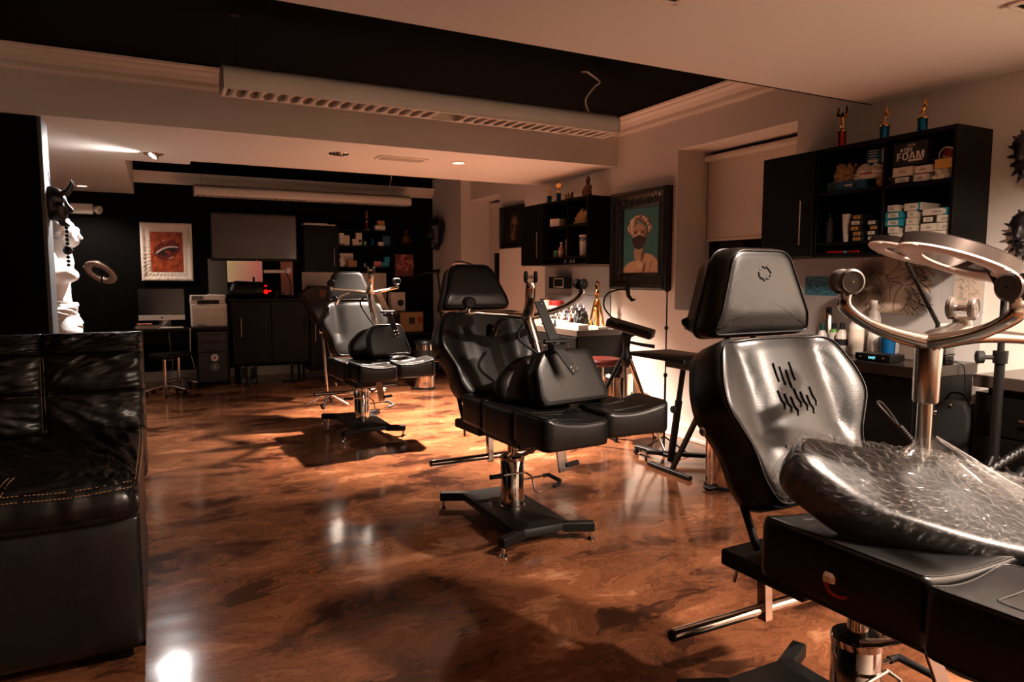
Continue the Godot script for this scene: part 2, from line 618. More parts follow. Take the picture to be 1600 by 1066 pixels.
# ------------------------------------------------------------------ the room
func build_room():
	var s := st()
	bx(-4.4, 4.6, -0.2, 0.0, -10.8, 3.4, s)
	struct("floor", s, M.resin_floor)
	# right-hand wall, in lengths round the two window openings
	s = st()
	bx(4.05, 4.6, 0, 3.3, -3.52, 3.4, s)
	bx(4.05, 4.6, 0, 1.12, -4.78, -3.52, s)
	bx(4.05, 4.6, 2.5, 3.3, -4.78, -3.52, s)
	bx(4.05, 4.6, 0, 3.3, -8.3, -4.78, s)
	bx(4.05, 4.6, 0, 1.12, -9.25, -8.3, s)
	bx(4.05, 4.6, 2.5, 3.3, -9.25, -8.3, s)
	struct("wall_right", s, M.wall)
	s = st()
	bx(3.9, 4.6, 0, 3.3, -10.6, -9.25, s)
	struct("wall_right_far", s, M.wall)
	s = st()
	bx(-4.6, 4.6, 0, 3.3, -10.8, -10.4, s)
	struct("wall_far", s, M.black_paint)
	s = st()
	bx(-4.6, -4.2, 0, 3.3, -10.8, 3.4, s)
	struct("wall_left", s, M.black_paint)
	s = st()
	bx(-4.6, 4.6, 0, 3.3, 3.2, 3.6, s)
	struct("wall_near", s, M.wall)
	# the black half wall on the left with its pale end
	s = st()
	bx(-4.2, -0.685, 0, 2.48, -6.0, -5.71, s)
	struct("wall_partition", s, M.black_paint)
	s = st()
	bx(-0.685, -0.66, 0, 2.478, -6.0, -5.705, s, 0.003)
	struct("trim_1", s, M.corner_grey)
	# lowered ceilings with two dark wells between them
	s = st()
	bx(-4.4, 4.4, 2.48, 3.3, -2.93, 3.4, s)
	struct("ceiling", s, M.wall)
	s = st()
	bx(-4.4, 4.4, 2.48, 3.3, -7.25, -5.67, s)
	bx(-4.4, 0.32, 2.48, 3.3, -7.47, -7.25, s)
	bx(-4.4, -0.23, 2.48, 3.3, -10.5, -7.47, s)
	struct("ceiling_middle", s, M.wall)
	s = st()
	bx(-4.4, 4.4, 2.92, 3.3, -5.67, -2.93, s)
	bx(-0.23, 4.4, 2.92, 3.3, -10.5, -7.25, s)
	bx(-4.4, 4.05, 2.485, 2.92, -2.96, -2.93, s)
	struct("ceiling_wells", s, M.black_ceiling)
	# plaster cornices
	var prof := [[0.0, 0.0], [0.012, 0.0], [0.02, 0.02], [0.022, 0.05], [0.045, 0.085], [0.07, 0.105], [0.075, 0.12], [0.095, 0.128], [0.1, 0.145], [0.0, 0.145]]
	cornice("trim_2", Vector3(4.05, 2.765, -5.67), Vector3(4.05, 2.765, -2.96), Vector3(-1, 0, 0), prof)
	cornice("trim_3", Vector3(-4.2, 2.765, -5.67), Vector3(4.05, 2.765, -5.67), Vector3(0, 0, 1), prof)
	cornice("trim_4", Vector3(-0.23, 2.63, -10.4), Vector3(4.0, 2.63, -10.4), Vector3(0, 0, 1), prof)
	cornice("trim_5", Vector3(4.05, 2.76, -9.3), Vector3(4.05, 2.76, -7.25), Vector3(-1, 0, 0), prof)
	s = st()
	bx(-4.2, 3.9, 0, 0.13, -10.4, -10.375, s, 0.004)
	struct("baseboard_far", s, M.trim_paint)
	s = st()
	bx(4.025, 4.05, 0, 0.12, -9.2, -2.0, s, 0.004)
	bx(4.015, 4.05, 0, 0.03, -9.2, -2.0, s, 0.004)
	struct("baseboard_right", s, M.trim_paint)
	for w in [[-4.78, -3.52, 1.72, 1], [-9.25, -8.3, 1.75, 2]]:
		var f := st()
		for e in [[w[0], w[0] + 0.05], [w[1] - 0.05, w[1]], [(w[0] + w[1]) / 2 - 0.025, (w[0] + w[1]) / 2 + 0.025]]:
			bx(4.43, 4.48, 1.12, 2.5, e[0], e[1], f, 0.004)
		bx(4.43, 4.48, 1.12, 1.17, w[0], w[1], f, 0.004)
		bx(4.43, 4.48, 2.45, 2.5, w[0], w[1], f, 0.004)
		var o := struct("window_%d" % w[3], f, M.black_plastic)
		var g := st()
		bx(4.45, 4.46, 1.17, 2.45, w[0] + 0.05, w[1] - 0.05, g)
		put("pane", g, M.night_glass, o)
		var b := thing("roller_blind", "beige roller blind half lowered in the window beside the large black wall cabinet" if w[3] == 1 else "beige roller blind half lowered in the far window behind the middle chair", "blind", Vector3(4.37, w[2], (w[0] + w[1]) / 2))
		var wd: float = w[1] - w[0] - 0.04
		s = st()
		rod(s, Vector3(-0.01, 2.44 - w[2], -wd / 2), Vector3(-0.01, 2.44 - w[2], wd / 2), 0.028, 16)
		put("roller", s, M.blind_cloth, b)
		s = st()
		box(s, Vector3(0.015, (2.44 - w[2]) / 2, 0), Vector3(0.003, 2.44 - w[2], wd), 0.0)
		put("cloth", s, M.blind_cloth, b)
		s = st()
		box(s, Vector3(0.015, 0.012, 0), Vector3(0.016, 0.026, wd), 0.004)
		put("hem_bar", s, M.blind_cloth, b)
		s = st()
		rod(s, Vector3(-0.02, 2.4 - w[2], -wd / 2 - 0.008), Vector3(-0.02, -0.1, -wd / 2 - 0.008), 0.004, 6)
		put("pull_chain", s, M.white_metal, b)

func cornice(called: String, a: Vector3, b: Vector3, out: Vector3, prof: Array):
	var s := st()
	for i in prof.size() - 1:
		var p: Vector3 = out * prof[i][0] + Vector3.UP * prof[i][1]
		var q: Vector3 = out * prof[i + 1][0] + Vector3.UP * prof[i + 1][1]
		flat4(s, a + p, b + p, b + q, a + q, (a + b) / 2 + Vector3.UP * 0.1 - out * 0.2)
	struct(called, s, M.trim_paint)

# ------------------------------------------------------------------ lamps
func downlight(at: Vector3, energy: float, color: Color, angle: float, label: String, to := Vector3(0, -1, 0), lens := "lamp_glow", size := 0.045, blur := 0.6):
	var o := thing("recessed_downlight", label, "ceiling light", at)
	var s := st()
	lathe(s, [[0.052, 0.03], [0.05, 0.0], [0.056, -0.006], [0.078, -0.007], [0.084, -0.001], [0.084, 0.002], [0.052, 0.03]], 28, ONE, false)
	put("trim_ring", s, M.white_metal if lens != "spot_glow" else M.chrome, o)
	s = st()
	if lens == "spot_glow":
		# a swivelled eyeball: a shallow cup with its bright face turned towards what it lights
		lathe(s, [[0.0, 0.03], [0.04, 0.025], [0.047, 0.0], [0.045, -0.014], [0.04, -0.016]], 24, aim(Vector3(0, -0.006, 0), -to), false)
		put("eyeball", s, M.chrome, o)
		s = st()
		disc(s, Vector3(0, -0.006, 0) + to.normalized() * 0.013, to, 0.041, 0.006, 24)
	else:
		disc(s, Vector3(0, -0.003, 0), Vector3.UP, 0.053, 0.006, 24)
	put("lens", s, M[lens], o)
	if energy <= 0.0:
		return
	var l := SpotLight3D.new()
	l.name = "lamp"
	l.light_energy = energy
	l.light_color = color
	l.spot_angle = angle
	l.spot_angle_attenuation = blur
	l.spot_range = 14.0
	l.spot_attenuation = 2.0
	l.light_size = size
	l.shadow_enabled = true
	o.add_child(l)
	l.position = Vector3(0, -0.006, 0) + to.normalized() * 0.035
	l.look_at_from_position(l.position + o.position, l.position + o.position + to, Vector3(0.1, 0.2, 1))

func build_lights():
	var warm := Color(1.0, 0.9, 0.82)
	downlight(Vector3(2.58, 2.48, -6.17), 140.0, warm, 52, "lit recessed downlight in the middle ceiling nearest the right wall", Vector3(0, -1, 0), "lamp_glow", 0.04, 1.0)
	downlight(Vector3(-0.76, 2.48, -9.78), 2.0, warm, 70, "lit recessed downlight in the far left ceiling above the emergency light")
	downlight(Vector3(0.01, 2.48, -6.97), 11.0, Color(1.0, 0.98, 0.97), 66, "bright swivelled spotlight in the ceiling aimed at the white statue", Vector3(-0.77, -1.0, 0.25), "spot_glow", 0.03, 0.8)
	downlight(Vector3(2.3, 2.48, -0.95), 12.0, warm, 78, "recessed downlight over the nearest chair in the near ceiling")
	downlight(Vector3(3.35, 2.48, 0.3), 17.0, warm, 78, "recessed downlight in the near ceiling behind the photographer")
	# an unlit gimbal fitting and two air grilles
	var g := thing("gimbal_downlight", "unlit chrome gimbal downlight between the bright spotlight and the ceiling vent", "ceiling light", Vector3(1.46, 2.48, -6.21))
	var s := st()
	lathe(s, [[0.06, 0.03], [0.055, 0.0], [0.062, -0.006], [0.085, -0.006], [0.09, 0.002], [0.06, 0.03]], 28, ONE, false)
	put("trim_ring", s, M.chrome, g)
	s = st()
	lathe(s, [[0.0, 0.02], [0.03, 0.018], [0.045, -0.012], [0.048, -0.012], [0.05, 0.03]], 24, Transform3D(Basis(Vector3.RIGHT, 0.4), Vector3.ZERO))
	put("reflector", s, M.chrome, g)
	vent("long air vent in the middle ceiling beside the lit downlight", Vector3(2.03, 2.48, -6.2), 0.42, 0.16)
	vent("air vent in the near ceiling at the top of the view", Vector3(1.62, 2.48, -2.02), 0.46, 0.42)
	vent("white air grille in the near ceiling at the top right corner", Vector3(3.3, 2.48, -1.5), 0.5, 0.3)
	hanging_light(Vector3(1.745, 2.526, -4.44), 2.69, "long white hanging louvred light under the near dark ceiling well", true)
	hanging_light(Vector3(1.93, 2.515, -10.05), 2.88, "long white hanging louvred light in front of the far black wall", false)

func vent(label: String, at: Vector3, w: float, d: float):
	var o := thing("air_vent", label, "vent", at)
	var s := st()
	for e in [[-w / 2 - 0.02, w / 2 + 0.02, -d / 2 - 0.02, -d / 2 + 0.012], [-w / 2 - 0.02, w / 2 + 0.02, d / 2 - 0.012, d / 2 + 0.02], [-w / 2 - 0.02, -w / 2 + 0.012, -d / 2, d / 2], [w / 2 - 0.012, w / 2 + 0.02, -d / 2, d / 2]]:
		bx(e[0], e[1], -0.012, 0.0, e[2], e[3], s, 0.003)
	put("frame", s, M.white_metal, o)
	s = st()
	bx(-w / 2, w / 2, -0.001, 0.001, -d / 2, d / 2, s)
	put("duct", s, M.black_plastic, o)
	var n := int(d / 0.03)
	for k in n:
		s = st()
		box(s, Vector3.ZERO, Vector3(w - 0.02, 0.003, 0.02), 0.0, Transform3D(Basis(Vector3.RIGHT, 0.8), Vector3(0, -0.008, -d / 2 + 0.02 + k * (d - 0.04) / maxf(1, n - 1))))
		put("slat", s, M.white_metal, o)

func hanging_light(at: Vector3, length: float, label: String, cords: bool):
	var o := thing("hanging_light", label, "ceiling light", at)
	var h := length / 2
	var s := st()
	var rings := []
	# the shell: an open channel, rounded over the top
	var shape := []
	for k in 13:
		var a := PI * k / 12.0
		shape.append(Vector2(cos(a) * 0.115, 0.03 + sin(a) * 0.06))
	var sec: Array = [Vector2(0.115, -0.055)] + shape + [Vector2(-0.115, -0.055), Vector2(-0.1, -0.055)]
	for k in 9:
		var a := PI - PI * k / 8.0
		sec.append(Vector2(cos(a) * 0.1, 0.02 + sin(a) * 0.045))
	sec.append(Vector2(0.1, -0.055))
	for x in [-h, h]:
		var ring := PackedVector3Array()
		for p in sec:
			ring.append(Vector3(x, p.y, p.x))
		rings.append(ring)
	skin(s, rings, [1], false, false)
	put("shell", s, M.white_metal, o)
	for e in [-1.0, 1.0]:
		s = st()
		var ring := []
		for x in [0.0, 0.022, 0.03]:
			var r := PackedVector3Array()
			var f := 1.0 if x < 0.025 else 0.9
			for p in [Vector2(0.117, -0.057)] + shape + [Vector2(-0.117, -0.057)]:
				r.append(Vector3(e * (h + x), p.y * f, p.x * f))
			ring.append(r)
		skin(s, ring, [1, 2], true, true)
		put("end_cap", s, M.white_metal, o)
	s = st()
	bx(-h, h, -0.006, -0.001, -0.095, 0.095, s)
	put("reflector", s, M.louvre, o)
	# curved louvre blades with their side rails and a tube above them
	for e in [-1.0, 1.0]:
		s = st()
		bx(-h, h, -0.056, -0.046, e * 0.1 - 0.006, e * 0.1 + 0.006, s, 0.002)
		put("side_rail", s, M.louvre, o)
	var n := int(length / 0.075)
	for k in n:
		if k == n / 2 or k == n / 2 + 1:
			continue
		s = st()
		var x := -h + (k + 0.5) * length / n
		var ring := []
		for j in 9:
			var z := -0.094 + 0.188 * j / 8.0
			var w := 0.012 + 0.02 * pow(absf(z) / 0.094, 2)
			ring.append(PackedVector3Array([Vector3(x - w, -0.054, z), Vector3(x + w, -0.054, z), Vector3(x + 0.003, -0.01, z), Vector3(x - 0.003, -0.01, z)]))
		skin(s, ring, [1, 1, 1, 1, 1, 1, 1, 1])
		put("louvre_blade", s, M.louvre, o)
	for x in [-h + 0.06, h - 0.22]:
		s = st()
		rod(s, Vector3(x, 0.09, 0), Vector3(x, 2.92 - at.y, 0), 0.002, 5)
		disc(s, Vector3(x, 2.915 - at.y, 0), Vector3.UP, 0.03, 0.012, 14)
		put("suspension_wire", s, M.black_steel if x < 0 else M.satin_steel, o)
	s = st()
	var x1 := h - 0.2
	if cords:
		tube(s, curve([Vector3(x1 + 0.02, 0.09, 0), Vector3(x1 - 0.02, 0.18, 0.01), Vector3(x1 + 0.05, 0.28, 0.02), Vector3(x1 + 0.11, 0.33, 0.0), Vector3(x1 + 0.03, 0.38, -0.01), Vector3(x1 - 0.03, 2.92 - at.y, 0)]), 0.007, 8)
	else:
		tube(s, curve([Vector3(x1 - 0.1, 0.08, 0), Vector3(x1 - 0.06, 0.25, 0.0), Vector3(x1 - 0.03, 2.92 - at.y, 0)]), 0.006, 8)
	put("power_cord", s, M.white_metal, o)

# ------------------------------------------------------------------ tattoo chairs
func build_chairs():
	tattoo_chair({
		"at": Vector3(1.72, 0, -1.22), "yaw": 2.0, "lift": 0.0, "label": "nearest black leather tattoo chair, its chest rest wrapped in clear film",
		"seat": [-0.08, 0.37], "pads": [[-0.19, 0.6, 4.0, 0.0], [0.2, 0.6, -3.0, 0.0]], "pad_size": Vector2(0.37, 0.46), "recline": 24.0, "back_at": Vector3(0.02, 0.72, -0.19), "head_tilt": -20.0, "emblem": true,
		"post": [Vector3(0.09, 0.9, 0.1), Vector3(0.058, 1.25, 0.12)], "sleeve": 0.5, "arm_scale": 1.5,
		"arms": [Vector3(-0.14, 1.345, 0.02), Vector3(0.02, 1.335, 0.34), Vector3(0.3, 1.27, 0.06), Vector3(0.52, 1.2, 0.2)], "film": true})
	tattoo_chair({
		"at": Vector3(1.75, 0, -3.42), "yaw": 4.0, "lift": 0.0, "label": "middle black leather tattoo chair with a polished four-armed rest",
		"seat": [-0.05, 0.22, 0.57], "pads": [[-0.155, 0.69, 0.0, 0.0], [0.235, 0.67, -7.0, 0.015]], "pad_size": Vector2(0.365, 0.3), "recline": 25.0, "back_at": Vector3(-0.05, 0.715, -0.1), "head_tilt": -4.0, "emblem": false,
		"post": [Vector3(0.06, 0.86, 0.27), Vector3(0.025, 1.2, 0.12)], "sleeve": 0.45, "arm_scale": 1.4,
		"arms": [Vector3(-0.293, 1.225, 0.07), Vector3(0.432, 1.32, 0.02), Vector3(-0.05, 1.36, 0.3), Vector3(-0.03, 1.06, -0.18)],
		"pad": [Vector3(0.075, 0.9, 0.47), Vector2(0.43, 0.28), 14.0, 4.0], "bracket": [Vector3(-0.076, 1.276, 0.44), Vector3(-0.022, 1.085, 0.5), Vector3(-0.035, 1.07, 0.535), Vector3(0.035, 0.945, 0.6)], "bracket_dark": true})
	tattoo_chair({
		"at": Vector3(1.62, 0, -6.2), "yaw": 6.0, "lift": -0.08, "label": "farthest black leather tattoo chair, standing before the far shelves",
		"seat": [-0.05, 0.2, 0.5], "pads": [[-0.135, 0.62, -4.0, 0.0], [0.23, 0.6, -9.0, 0.01]], "pad_size": Vector2(0.345, 0.3), "recline": 17.0, "back_at": Vector3(0.04, 0.735, -0.2), "head_tilt": -6.0, "emblem": false,
		"post": [Vector3(0.12, 0.8, 0.24), Vector3(0.05, 1.275, 0.12)], "sleeve": 0.4, "arm_scale": 1.4,
		"arms": [Vector3(-0.279, 1.305, 0.12), Vector3(0.322, 1.32, 0.07), Vector3(0.02, 1.42, 0.3), Vector3(-0.168, 1.16, -0.18)],
		"pad": [Vector3(0.16, 0.85, 0.33), Vector2(0.38, 0.28), 12.0, 2.0], "bracket": [Vector3(0.086, 1.267, 0.28), Vector3(0.151, 1.1, 0.34), Vector3(0.15, 1.09, 0.385), Vector3(0.2, 0.9, 0.455)], "bracket_dark": false})

func tattoo_chair(c: Dictionary):
	var t := thing("tattoo_chair", c.label, "tattoo chair", c.at, 0.0, "tattoo chairs in a row down the room")
	var dy: float = c.lift
	var U := Transform3D(Basis(Vector3.UP, deg_to_rad(c.yaw)), Vector3(0, dy, 0))
	# base: a steel plate on four splayed feet
	var s := st()
	slab(s, outline([Vector2(-0.165, -0.37), Vector2(0.165, -0.37), Vector2(0.165, 0.37), Vector2(-0.165, 0.37)], 0.012, 2), [[0.0, 0.06], [0.0, 0.098], [0.003, 0.101]], Transform3D(Basis(Vector3.RIGHT, -PI / 2) * Basis.from_scale(Vector3(1, -1, 1)), Vector3.ZERO), 1)
	put("base_plate", s, M.black_steel, t)
	for sx in [-1.0, 1.0]:
		for sz in [-1.0, 1.0]:
			s = st()
			var d := Vector3(sx * 0.11, 0, sz * 0.05)
			var mid := Vector3(sx * 0.2, 0.076, sz * 0.385)
			box(s, Vector3.ZERO, Vector3(0.17, 0.05, 0.05), 0.005, Transform3D(Basis(Vector3.UP, -atan2(d.z, d.x)), mid))
			var leg := put("foot_arm", s, M.black_steel, t)
			s = st()
			var e := mid + Vector3(sx * 0.06, 0, sz * 0.027)
			lathe(s, [[0.024, 0.0], [0.024, 0.006], [0.012, 0.018], [0.009, 0.02], [0.009, 0.052]], 14, Transform3D(Basis.IDENTITY, Vector3(e.x, 0, e.z)))
			put("levelling_foot", s, M.chrome, leg)
	# hydraulic column
	s = st()
	lathe(s, [[0.072, 0.1], [0.072, 0.112], [0.067, 0.116], [0.067, 0.372], [0.064, 0.376]], 32)
	var col := put("column", s, M.chrome, t)
	s = st()
	lathe(s, [[0.064, 0.374], [0.07, 0.374], [0.07, 0.392], [0.066, 0.396], [0.03, 0.396]], 32)
	put("column_cap", s, M.chrome, col)
	s = st()
	lathe(s, [[0.057, 0.395], [0.055, 0.4], [0.03, 0.401]], 28)
	put("cap_seal", s, M.black_plastic, col)
	s = st()
	rod(s, Vector3(0, 0.39, 0), Vector3(0, 0.53 + dy, 0), 0.028, 20)
	put("piston", s, M.chrome, t)
	# pump pedal loop and release lever
	s = st()
	tube(s, [Vector3(0.06, 0.3, 0.05), Vector3(0.085, 0.28, 0.075), Vector3(0.1, 0.2, 0.09), Vector3(0.13, 0.185, 0.09), Vector3(0.26, 0.215, 0.08), Vector3(0.285, 0.22, 0.05), Vector3(0.26, 0.235, -0.05), Vector3(0.09, 0.225, -0.06)], 0.0065, 8)
	var ped := put("pump_pedal", s, M.chrome, t)
	s = st()
	tube(s, [Vector3(0.225, 0.206, 0.083), Vector3(0.262, 0.216, 0.079), Vector3(0.287, 0.222, 0.05), Vector3(0.265, 0.236, -0.045), Vector3(0.23, 0.233, -0.052)], 0.012, 10)
	put("pedal_sleeve", s, M.rubber, ped)
	s = st()
	rod(s, Vector3(0.05, 0.305, 0.06), Vector3(-0.12, 0.315, 0.09), 0.006, 8)
	var lev := put("release_lever", s, M.chrome, t)
	s = st()
	lathe(s, [[0.0, 0.0], [0.011, 0.002], [0.014, 0.02], [0.012, 0.075], [0.015, 0.085], [0.0, 0.09]], 12, aim(Vector3(-0.1, 0.313, 0.087), Vector3(-0.17, 0.01, 0.03)))
	put("lever_grip", s, M.rubber, lev)
	# carriage under the seat
	s = st()
	box(s, Vector3(0, 0.57, 0.1), Vector3(0.38, 0.075, 0.56), 0.006, U)
	box(s, Vector3(0, 0.545, -0.18), Vector3(0.4, 0.05, 0.3), 0.006, U)
	put("under_frame", s, M.black_steel, t)
	s = st()
	box(s, Vector3(0, 0.5, 0.14), Vector3(0.13, 0.022, 0.03), 0.003, U)
	rod(s, U * Vector3(-0.11, 0.505, 0.16), U * Vector3(0.13, 0.505, 0.15), 0.011, 10)
	put("pivot_bar", s, M.chrome, t)
	if c.has("film"):
		s = st()
		box(s, Vector3(0, -0.1, 0), Vector3(0.05, 0.2, 0.01), 0.002, U * Transform3D(Basis(Vector3.BACK, 0.22) * Basis(Vector3.RIGHT, -0.25), Vector3(0.015, 0.51, 0.165)))
		put("pivot_plate", s, M.chrome, t)
	for sx in [-1.0, 1.0]:
		s = st()
		tube(s, [Vector3(sx * 0.045, 0.405, 0.05), U * Vector3(sx * 0.06, 0.44, 0.11), U * Vector3(sx * 0.17, 0.585, 0.3)], 0.012, 8)
		put("strut", s, M.chrome, t)
	s = st()
	box(s, Vector3.ZERO, Vector3(0.055, 0.2, 0.012), 0.002, U * Transform3D(Basis(Vector3.BACK, 0.15), Vector3(-0.03, 0.53, 0.52)))
	var pl := put("lock_plate", s, M.chrome, t)
	s = st()
	lathe(s, [[0.0, 0.0], [0.012, 0.002], [0.013, 0.08], [0.0, 0.085]], 12, aim(U * Vector3(-0.005, 0.462, 0.525), U.basis * Vector3(1, 0.05, -0.1)))
	put("lever_grip", s, M.rubber, pl)
	# foot bar behind the seat
	s = st()
	rod(s, Vector3(-0.35, 0.3, -0.37), Vector3(0.33, 0.3, -0.37), 0.02, 18)
	var bar := put("foot_bar", s, M.chrome, t)
	for sx in [-0.352, 0.332]:
		s = st()
		disc(s, Vector3(sx, 0.3, -0.37), Vector3.RIGHT, 0.0185, 0.012, 18)
		put("end_cap", s, M.black_plastic, bar)
	s = st()
	box(s, Vector3(0.03, 0.42 + dy * 0.5, -0.34), Vector3(0.036, 0.26 + dy, 0.036), 0.003, Transform3D(Basis(Vector3.RIGHT, -0.06), Vector3.ZERO))
	put("foot_bar_post", s, M.chrome, t)
	for sx in [-0.16, 0.14]:
		s = st()
		rod(s, U * Vector3(sx, 0.56, -0.28), Vector3(sx, 0.46 + dy, -0.31), 0.007, 8)
		put("gas_spring", s, M.chrome, t)
	# seat cushions
	var lay := Transform3D(Basis(Vector3.RIGHT, Vector3.BACK, Vector3.UP), Vector3.ZERO)
	var dish := func(p: Vector3) -> Vector3: return p + Vector3(0, 0, (0.03 * pow(absf(p.x) / 0.33, 2.5) - 0.01) if p.z > 0.07 else 0.0)
	var zr: Array = c.seat
	for k in zr.size() - 1:
		var z0: float = zr[k]
		var z1: float = zr[k + 1] - 0.004
		s = st()
		var w := 0.3 if k == 0 and zr.size() > 2 else 0.325
		var o := dense(outline([Vector2(-w, z0), Vector2(w, z0), Vector2(w + 0.01, z1), Vector2(-w - 0.01, z1)], 0.035, 4), 0.05)
		slab(s, o, soft(0.15), U * Transform3D(Basis.IDENTITY, Vector3(0, 0.61, 0)) * lay, 6, dish)
		var cu := put("seat_cushion", s, M.leather, t)
		s = st()
		piping(s, o, 0.146, 0.011, 0.0028, U * Transform3D(Basis.IDENTITY, Vector3(0, 0.61, 0)) * lay, dish)
		put("seam_piping", s, M.leather, cu)
	# leg rests, each with a raised outer rim
	var ps: Vector2 = c.pad_size
	for k in 2:
		var p: Array = c.pads[k]
		var sd := -1.0 if k == 0 else 1.0
		var X := U * Transform3D(Basis(Vector3.UP, deg_to_rad(p[2])), Vector3(p[0], 0.632 + p[3], p[1])) * lay
		var rim := func(q: Vector3) -> Vector3: return q + Vector3(0, 0, (0.035 * pow(clampf(sd * q.x / ps.x + 0.5, 0, 1), 2.2) - 0.014 * cos(q.x / ps.x * PI)) if q.z > 0.07 else 0.0)
		s = st()
		var o := dense(outline([Vector2(-ps.x / 2, -ps.y / 2), Vector2(ps.x / 2, -ps.y / 2), Vector2(ps.x / 2, ps.y / 2), Vector2(-ps.x / 2, ps.y / 2)], 0.05, 5), 0.045)
		slab(s, o, soft(0.122, 0.02), X, 7, rim)
		var lp := put("leg_rest", s, M.leather, t)
		s = st()
		piping(s, o, 0.119, 0.008, 0.0028, X, rim)
		put("seam_piping", s, M.leather, lp)
		s = st()
		var inner := outline([Vector2(-ps.x * 0.22, -ps.y * 0.3), Vector2(ps.x * 0.22, -ps.y * 0.3), Vector2(ps.x * 0.28, ps.y * 0.22), Vector2(-ps.x * 0.28, ps.y * 0.22)], 0.03, 4)
		piping(s, inner, 0.1215, 0.0, 0.003, X, rim)
		put("stitched_panel", s, M.leather, lp)
	# backrest: waisted cushion whose sides curl forward, over a deep black shell
	var B := U * Transform3D(Basis(Vector3.RIGHT, -deg_to_rad(c.recline)), c.back_at)
	var waist := dense(outline([Vector2(-0.2, 0.0), Vector2(0.2, 0.0), Vector2(0.245, 0.09), Vector2(0.25, 0.17), Vector2(0.325, 0.3), Vector2(0.315, 0.38), Vector2(0.25, 0.52), Vector2(-0.25, 0.52), Vector2(-0.315, 0.38), Vector2(-0.325, 0.3), Vector2(-0.25, 0.17), Vector2(-0.245, 0.09)], 0.07, 6), 0.035)
	var curl := func(p: Vector3) -> Vector3:
		var a := absf(p.x)
		var q := p
		q.z += 0.3 * maxf(0.0, a - 0.1) * maxf(0.0, a - 0.1) / 0.05 * 0.1 * clampf(p.y / 0.2, 0.0, 1.0)
		if p.z > 0.05:
			q.z -= 0.02 * exp(-pow((a - 0.17) / 0.05, 2)) * clampf((p.y - 0.12) / 0.1, 0, 1)
		return q
	s = st()
	slab(s, waist, [[0.03, -0.09], [0.006, -0.075], [0.0, -0.04], [0.0, 0.04], [0.004, 0.058], [0.014, 0.068], [0.03, 0.072]], B, 9, curl)
	var back := put("backrest", s, M.leather, t)
	s = st()
	piping(s, waist, 0.069, 0.012, 0.0032, B, curl)
	put("seam_piping", s, M.leather, back)
	if c.emblem:
		s = st()
		for k in 7:
			# raised flame-like strokes pressed into the leather
			var x := -0.075 + k * 0.024
			var y := 0.385 - 0.012 * (k % 3)
			var f := func(q: Vector3) -> Vector3: return B * (curl.call(Vector3(q.x, q.y, 0.074)))
			if k < 4:
				tube(s, [f.call(Vector3(x + 0.02, y + 0.04, 0)), f.call(Vector3(x + 0.021, y, 0)), f.call(Vector3(x + 0.024, y - 0.02, 0))], 0.0035, 6)
			tube(s, [f.call(Vector3(x + 0.005, y - 0.045, 0)), f.call(Vector3(x + 0.008, y - 0.075, 0)), f.call(Vector3(x + 0.018, y - 0.09, 0)), f.call(Vector3(x + 0.012, y - 0.105, 0))], 0.003, 6)
		put("emblem", s, M.leather, back)
		for e in [[-0.1, 0.17], [0.12, 0.17], [-0.085, 0.07], [0.1, 0.07]]:
			s = st()
			lathe(s, [[0.0, 0.004], [0.006, 0.003], [0.008, -0.004]], 12, B * Transform3D(Basis(Vector3.RIGHT, PI / 2), curl.call(Vector3(e[0], e[1], 0.072))))
			put("button", s, M.leather, back)
	for sx in [-1.0, 1.0]:
		s = st()
		rod(s, B * Vector3(sx * 0.2, -0.1, -0.06), B * Vector3(sx * 0.2, 0.16, -0.07), 0.012, 10)
		put("back_bracket", s, M.black_steel, t)
		s = st()
		disc(s, B * Vector3(sx * 0.312, 0.26, -0.02), B.basis.x, 0.014, 0.03, 16)
		put("side_knob", s, M.chrome, t)
	# headrest: a tapered block with a folded lower face
	var H := B * Transform3D(Basis(Vector3.RIGHT, -deg_to_rad(c.head_tilt)), Vector3(0, 0.545, -0.02))
	var trap := dense(outline([Vector2(-0.235, 0.0), Vector2(0.235, 0.0), Vector2(0.13, 0.285), Vector2(-0.13, 0.285)], 0.055, 6), 0.03)
	var fold := func(p: Vector3) -> Vector3:
		var q := p
		if p.z > 0.03:
			q.z -= 0.3 * maxf(0.0, 0.075 - p.y) + 0.1 * maxf(0.0, p.y - 0.075) * 0.6
		return q
	s = st()
	slab(s, trap, [[0.06, -0.13], [0.045, -0.125], [0.012, -0.06], [0.0, -0.04], [0.0, 0.035], [0.004, 0.052], [0.014, 0.061], [0.03, 0.064]], H, 9, fold)
	var head := put("headrest", s, M.leather, t)
	s = st()
	piping(s, trap, 0.062, 0.011, 0.0032, H, fold)
	piping(s, trap, -0.035, -0.001, 0.0028, H, fold)
	put("seam_piping", s, M.leather, head)
	if c.emblem:
		s = st()
		for k in 9:
			var a := TAU * k / 9.0
			var p := Vector3(cos(a) * 0.03, 0.2 + sin(a) * 0.016, 0.064)
			var q := Vector3(cos(a + 0.5) * 0.024, 0.2 + sin(a + 0.5) * 0.024, 0.064)
			tube(s, [H * fold.call(p) + H.basis.z * 0.001, H * fold.call(q) + H.basis.z * 0.001], 0.0024, 6)
		put("emblem", s, M.leather, head)
	s = st()
	rod(s, B * Vector3(-0.06, 0.44, -0.06), H * Vector3(-0.06, 0.1, -0.1), 0.01, 10)
	rod(s, B * Vector3(0.06, 0.44, -0.06), H * Vector3(0.06, 0.1, -0.1), 0.01, 10)
	put("headrest_post", s, M.chrome, t)
	chest_rest(c, t)

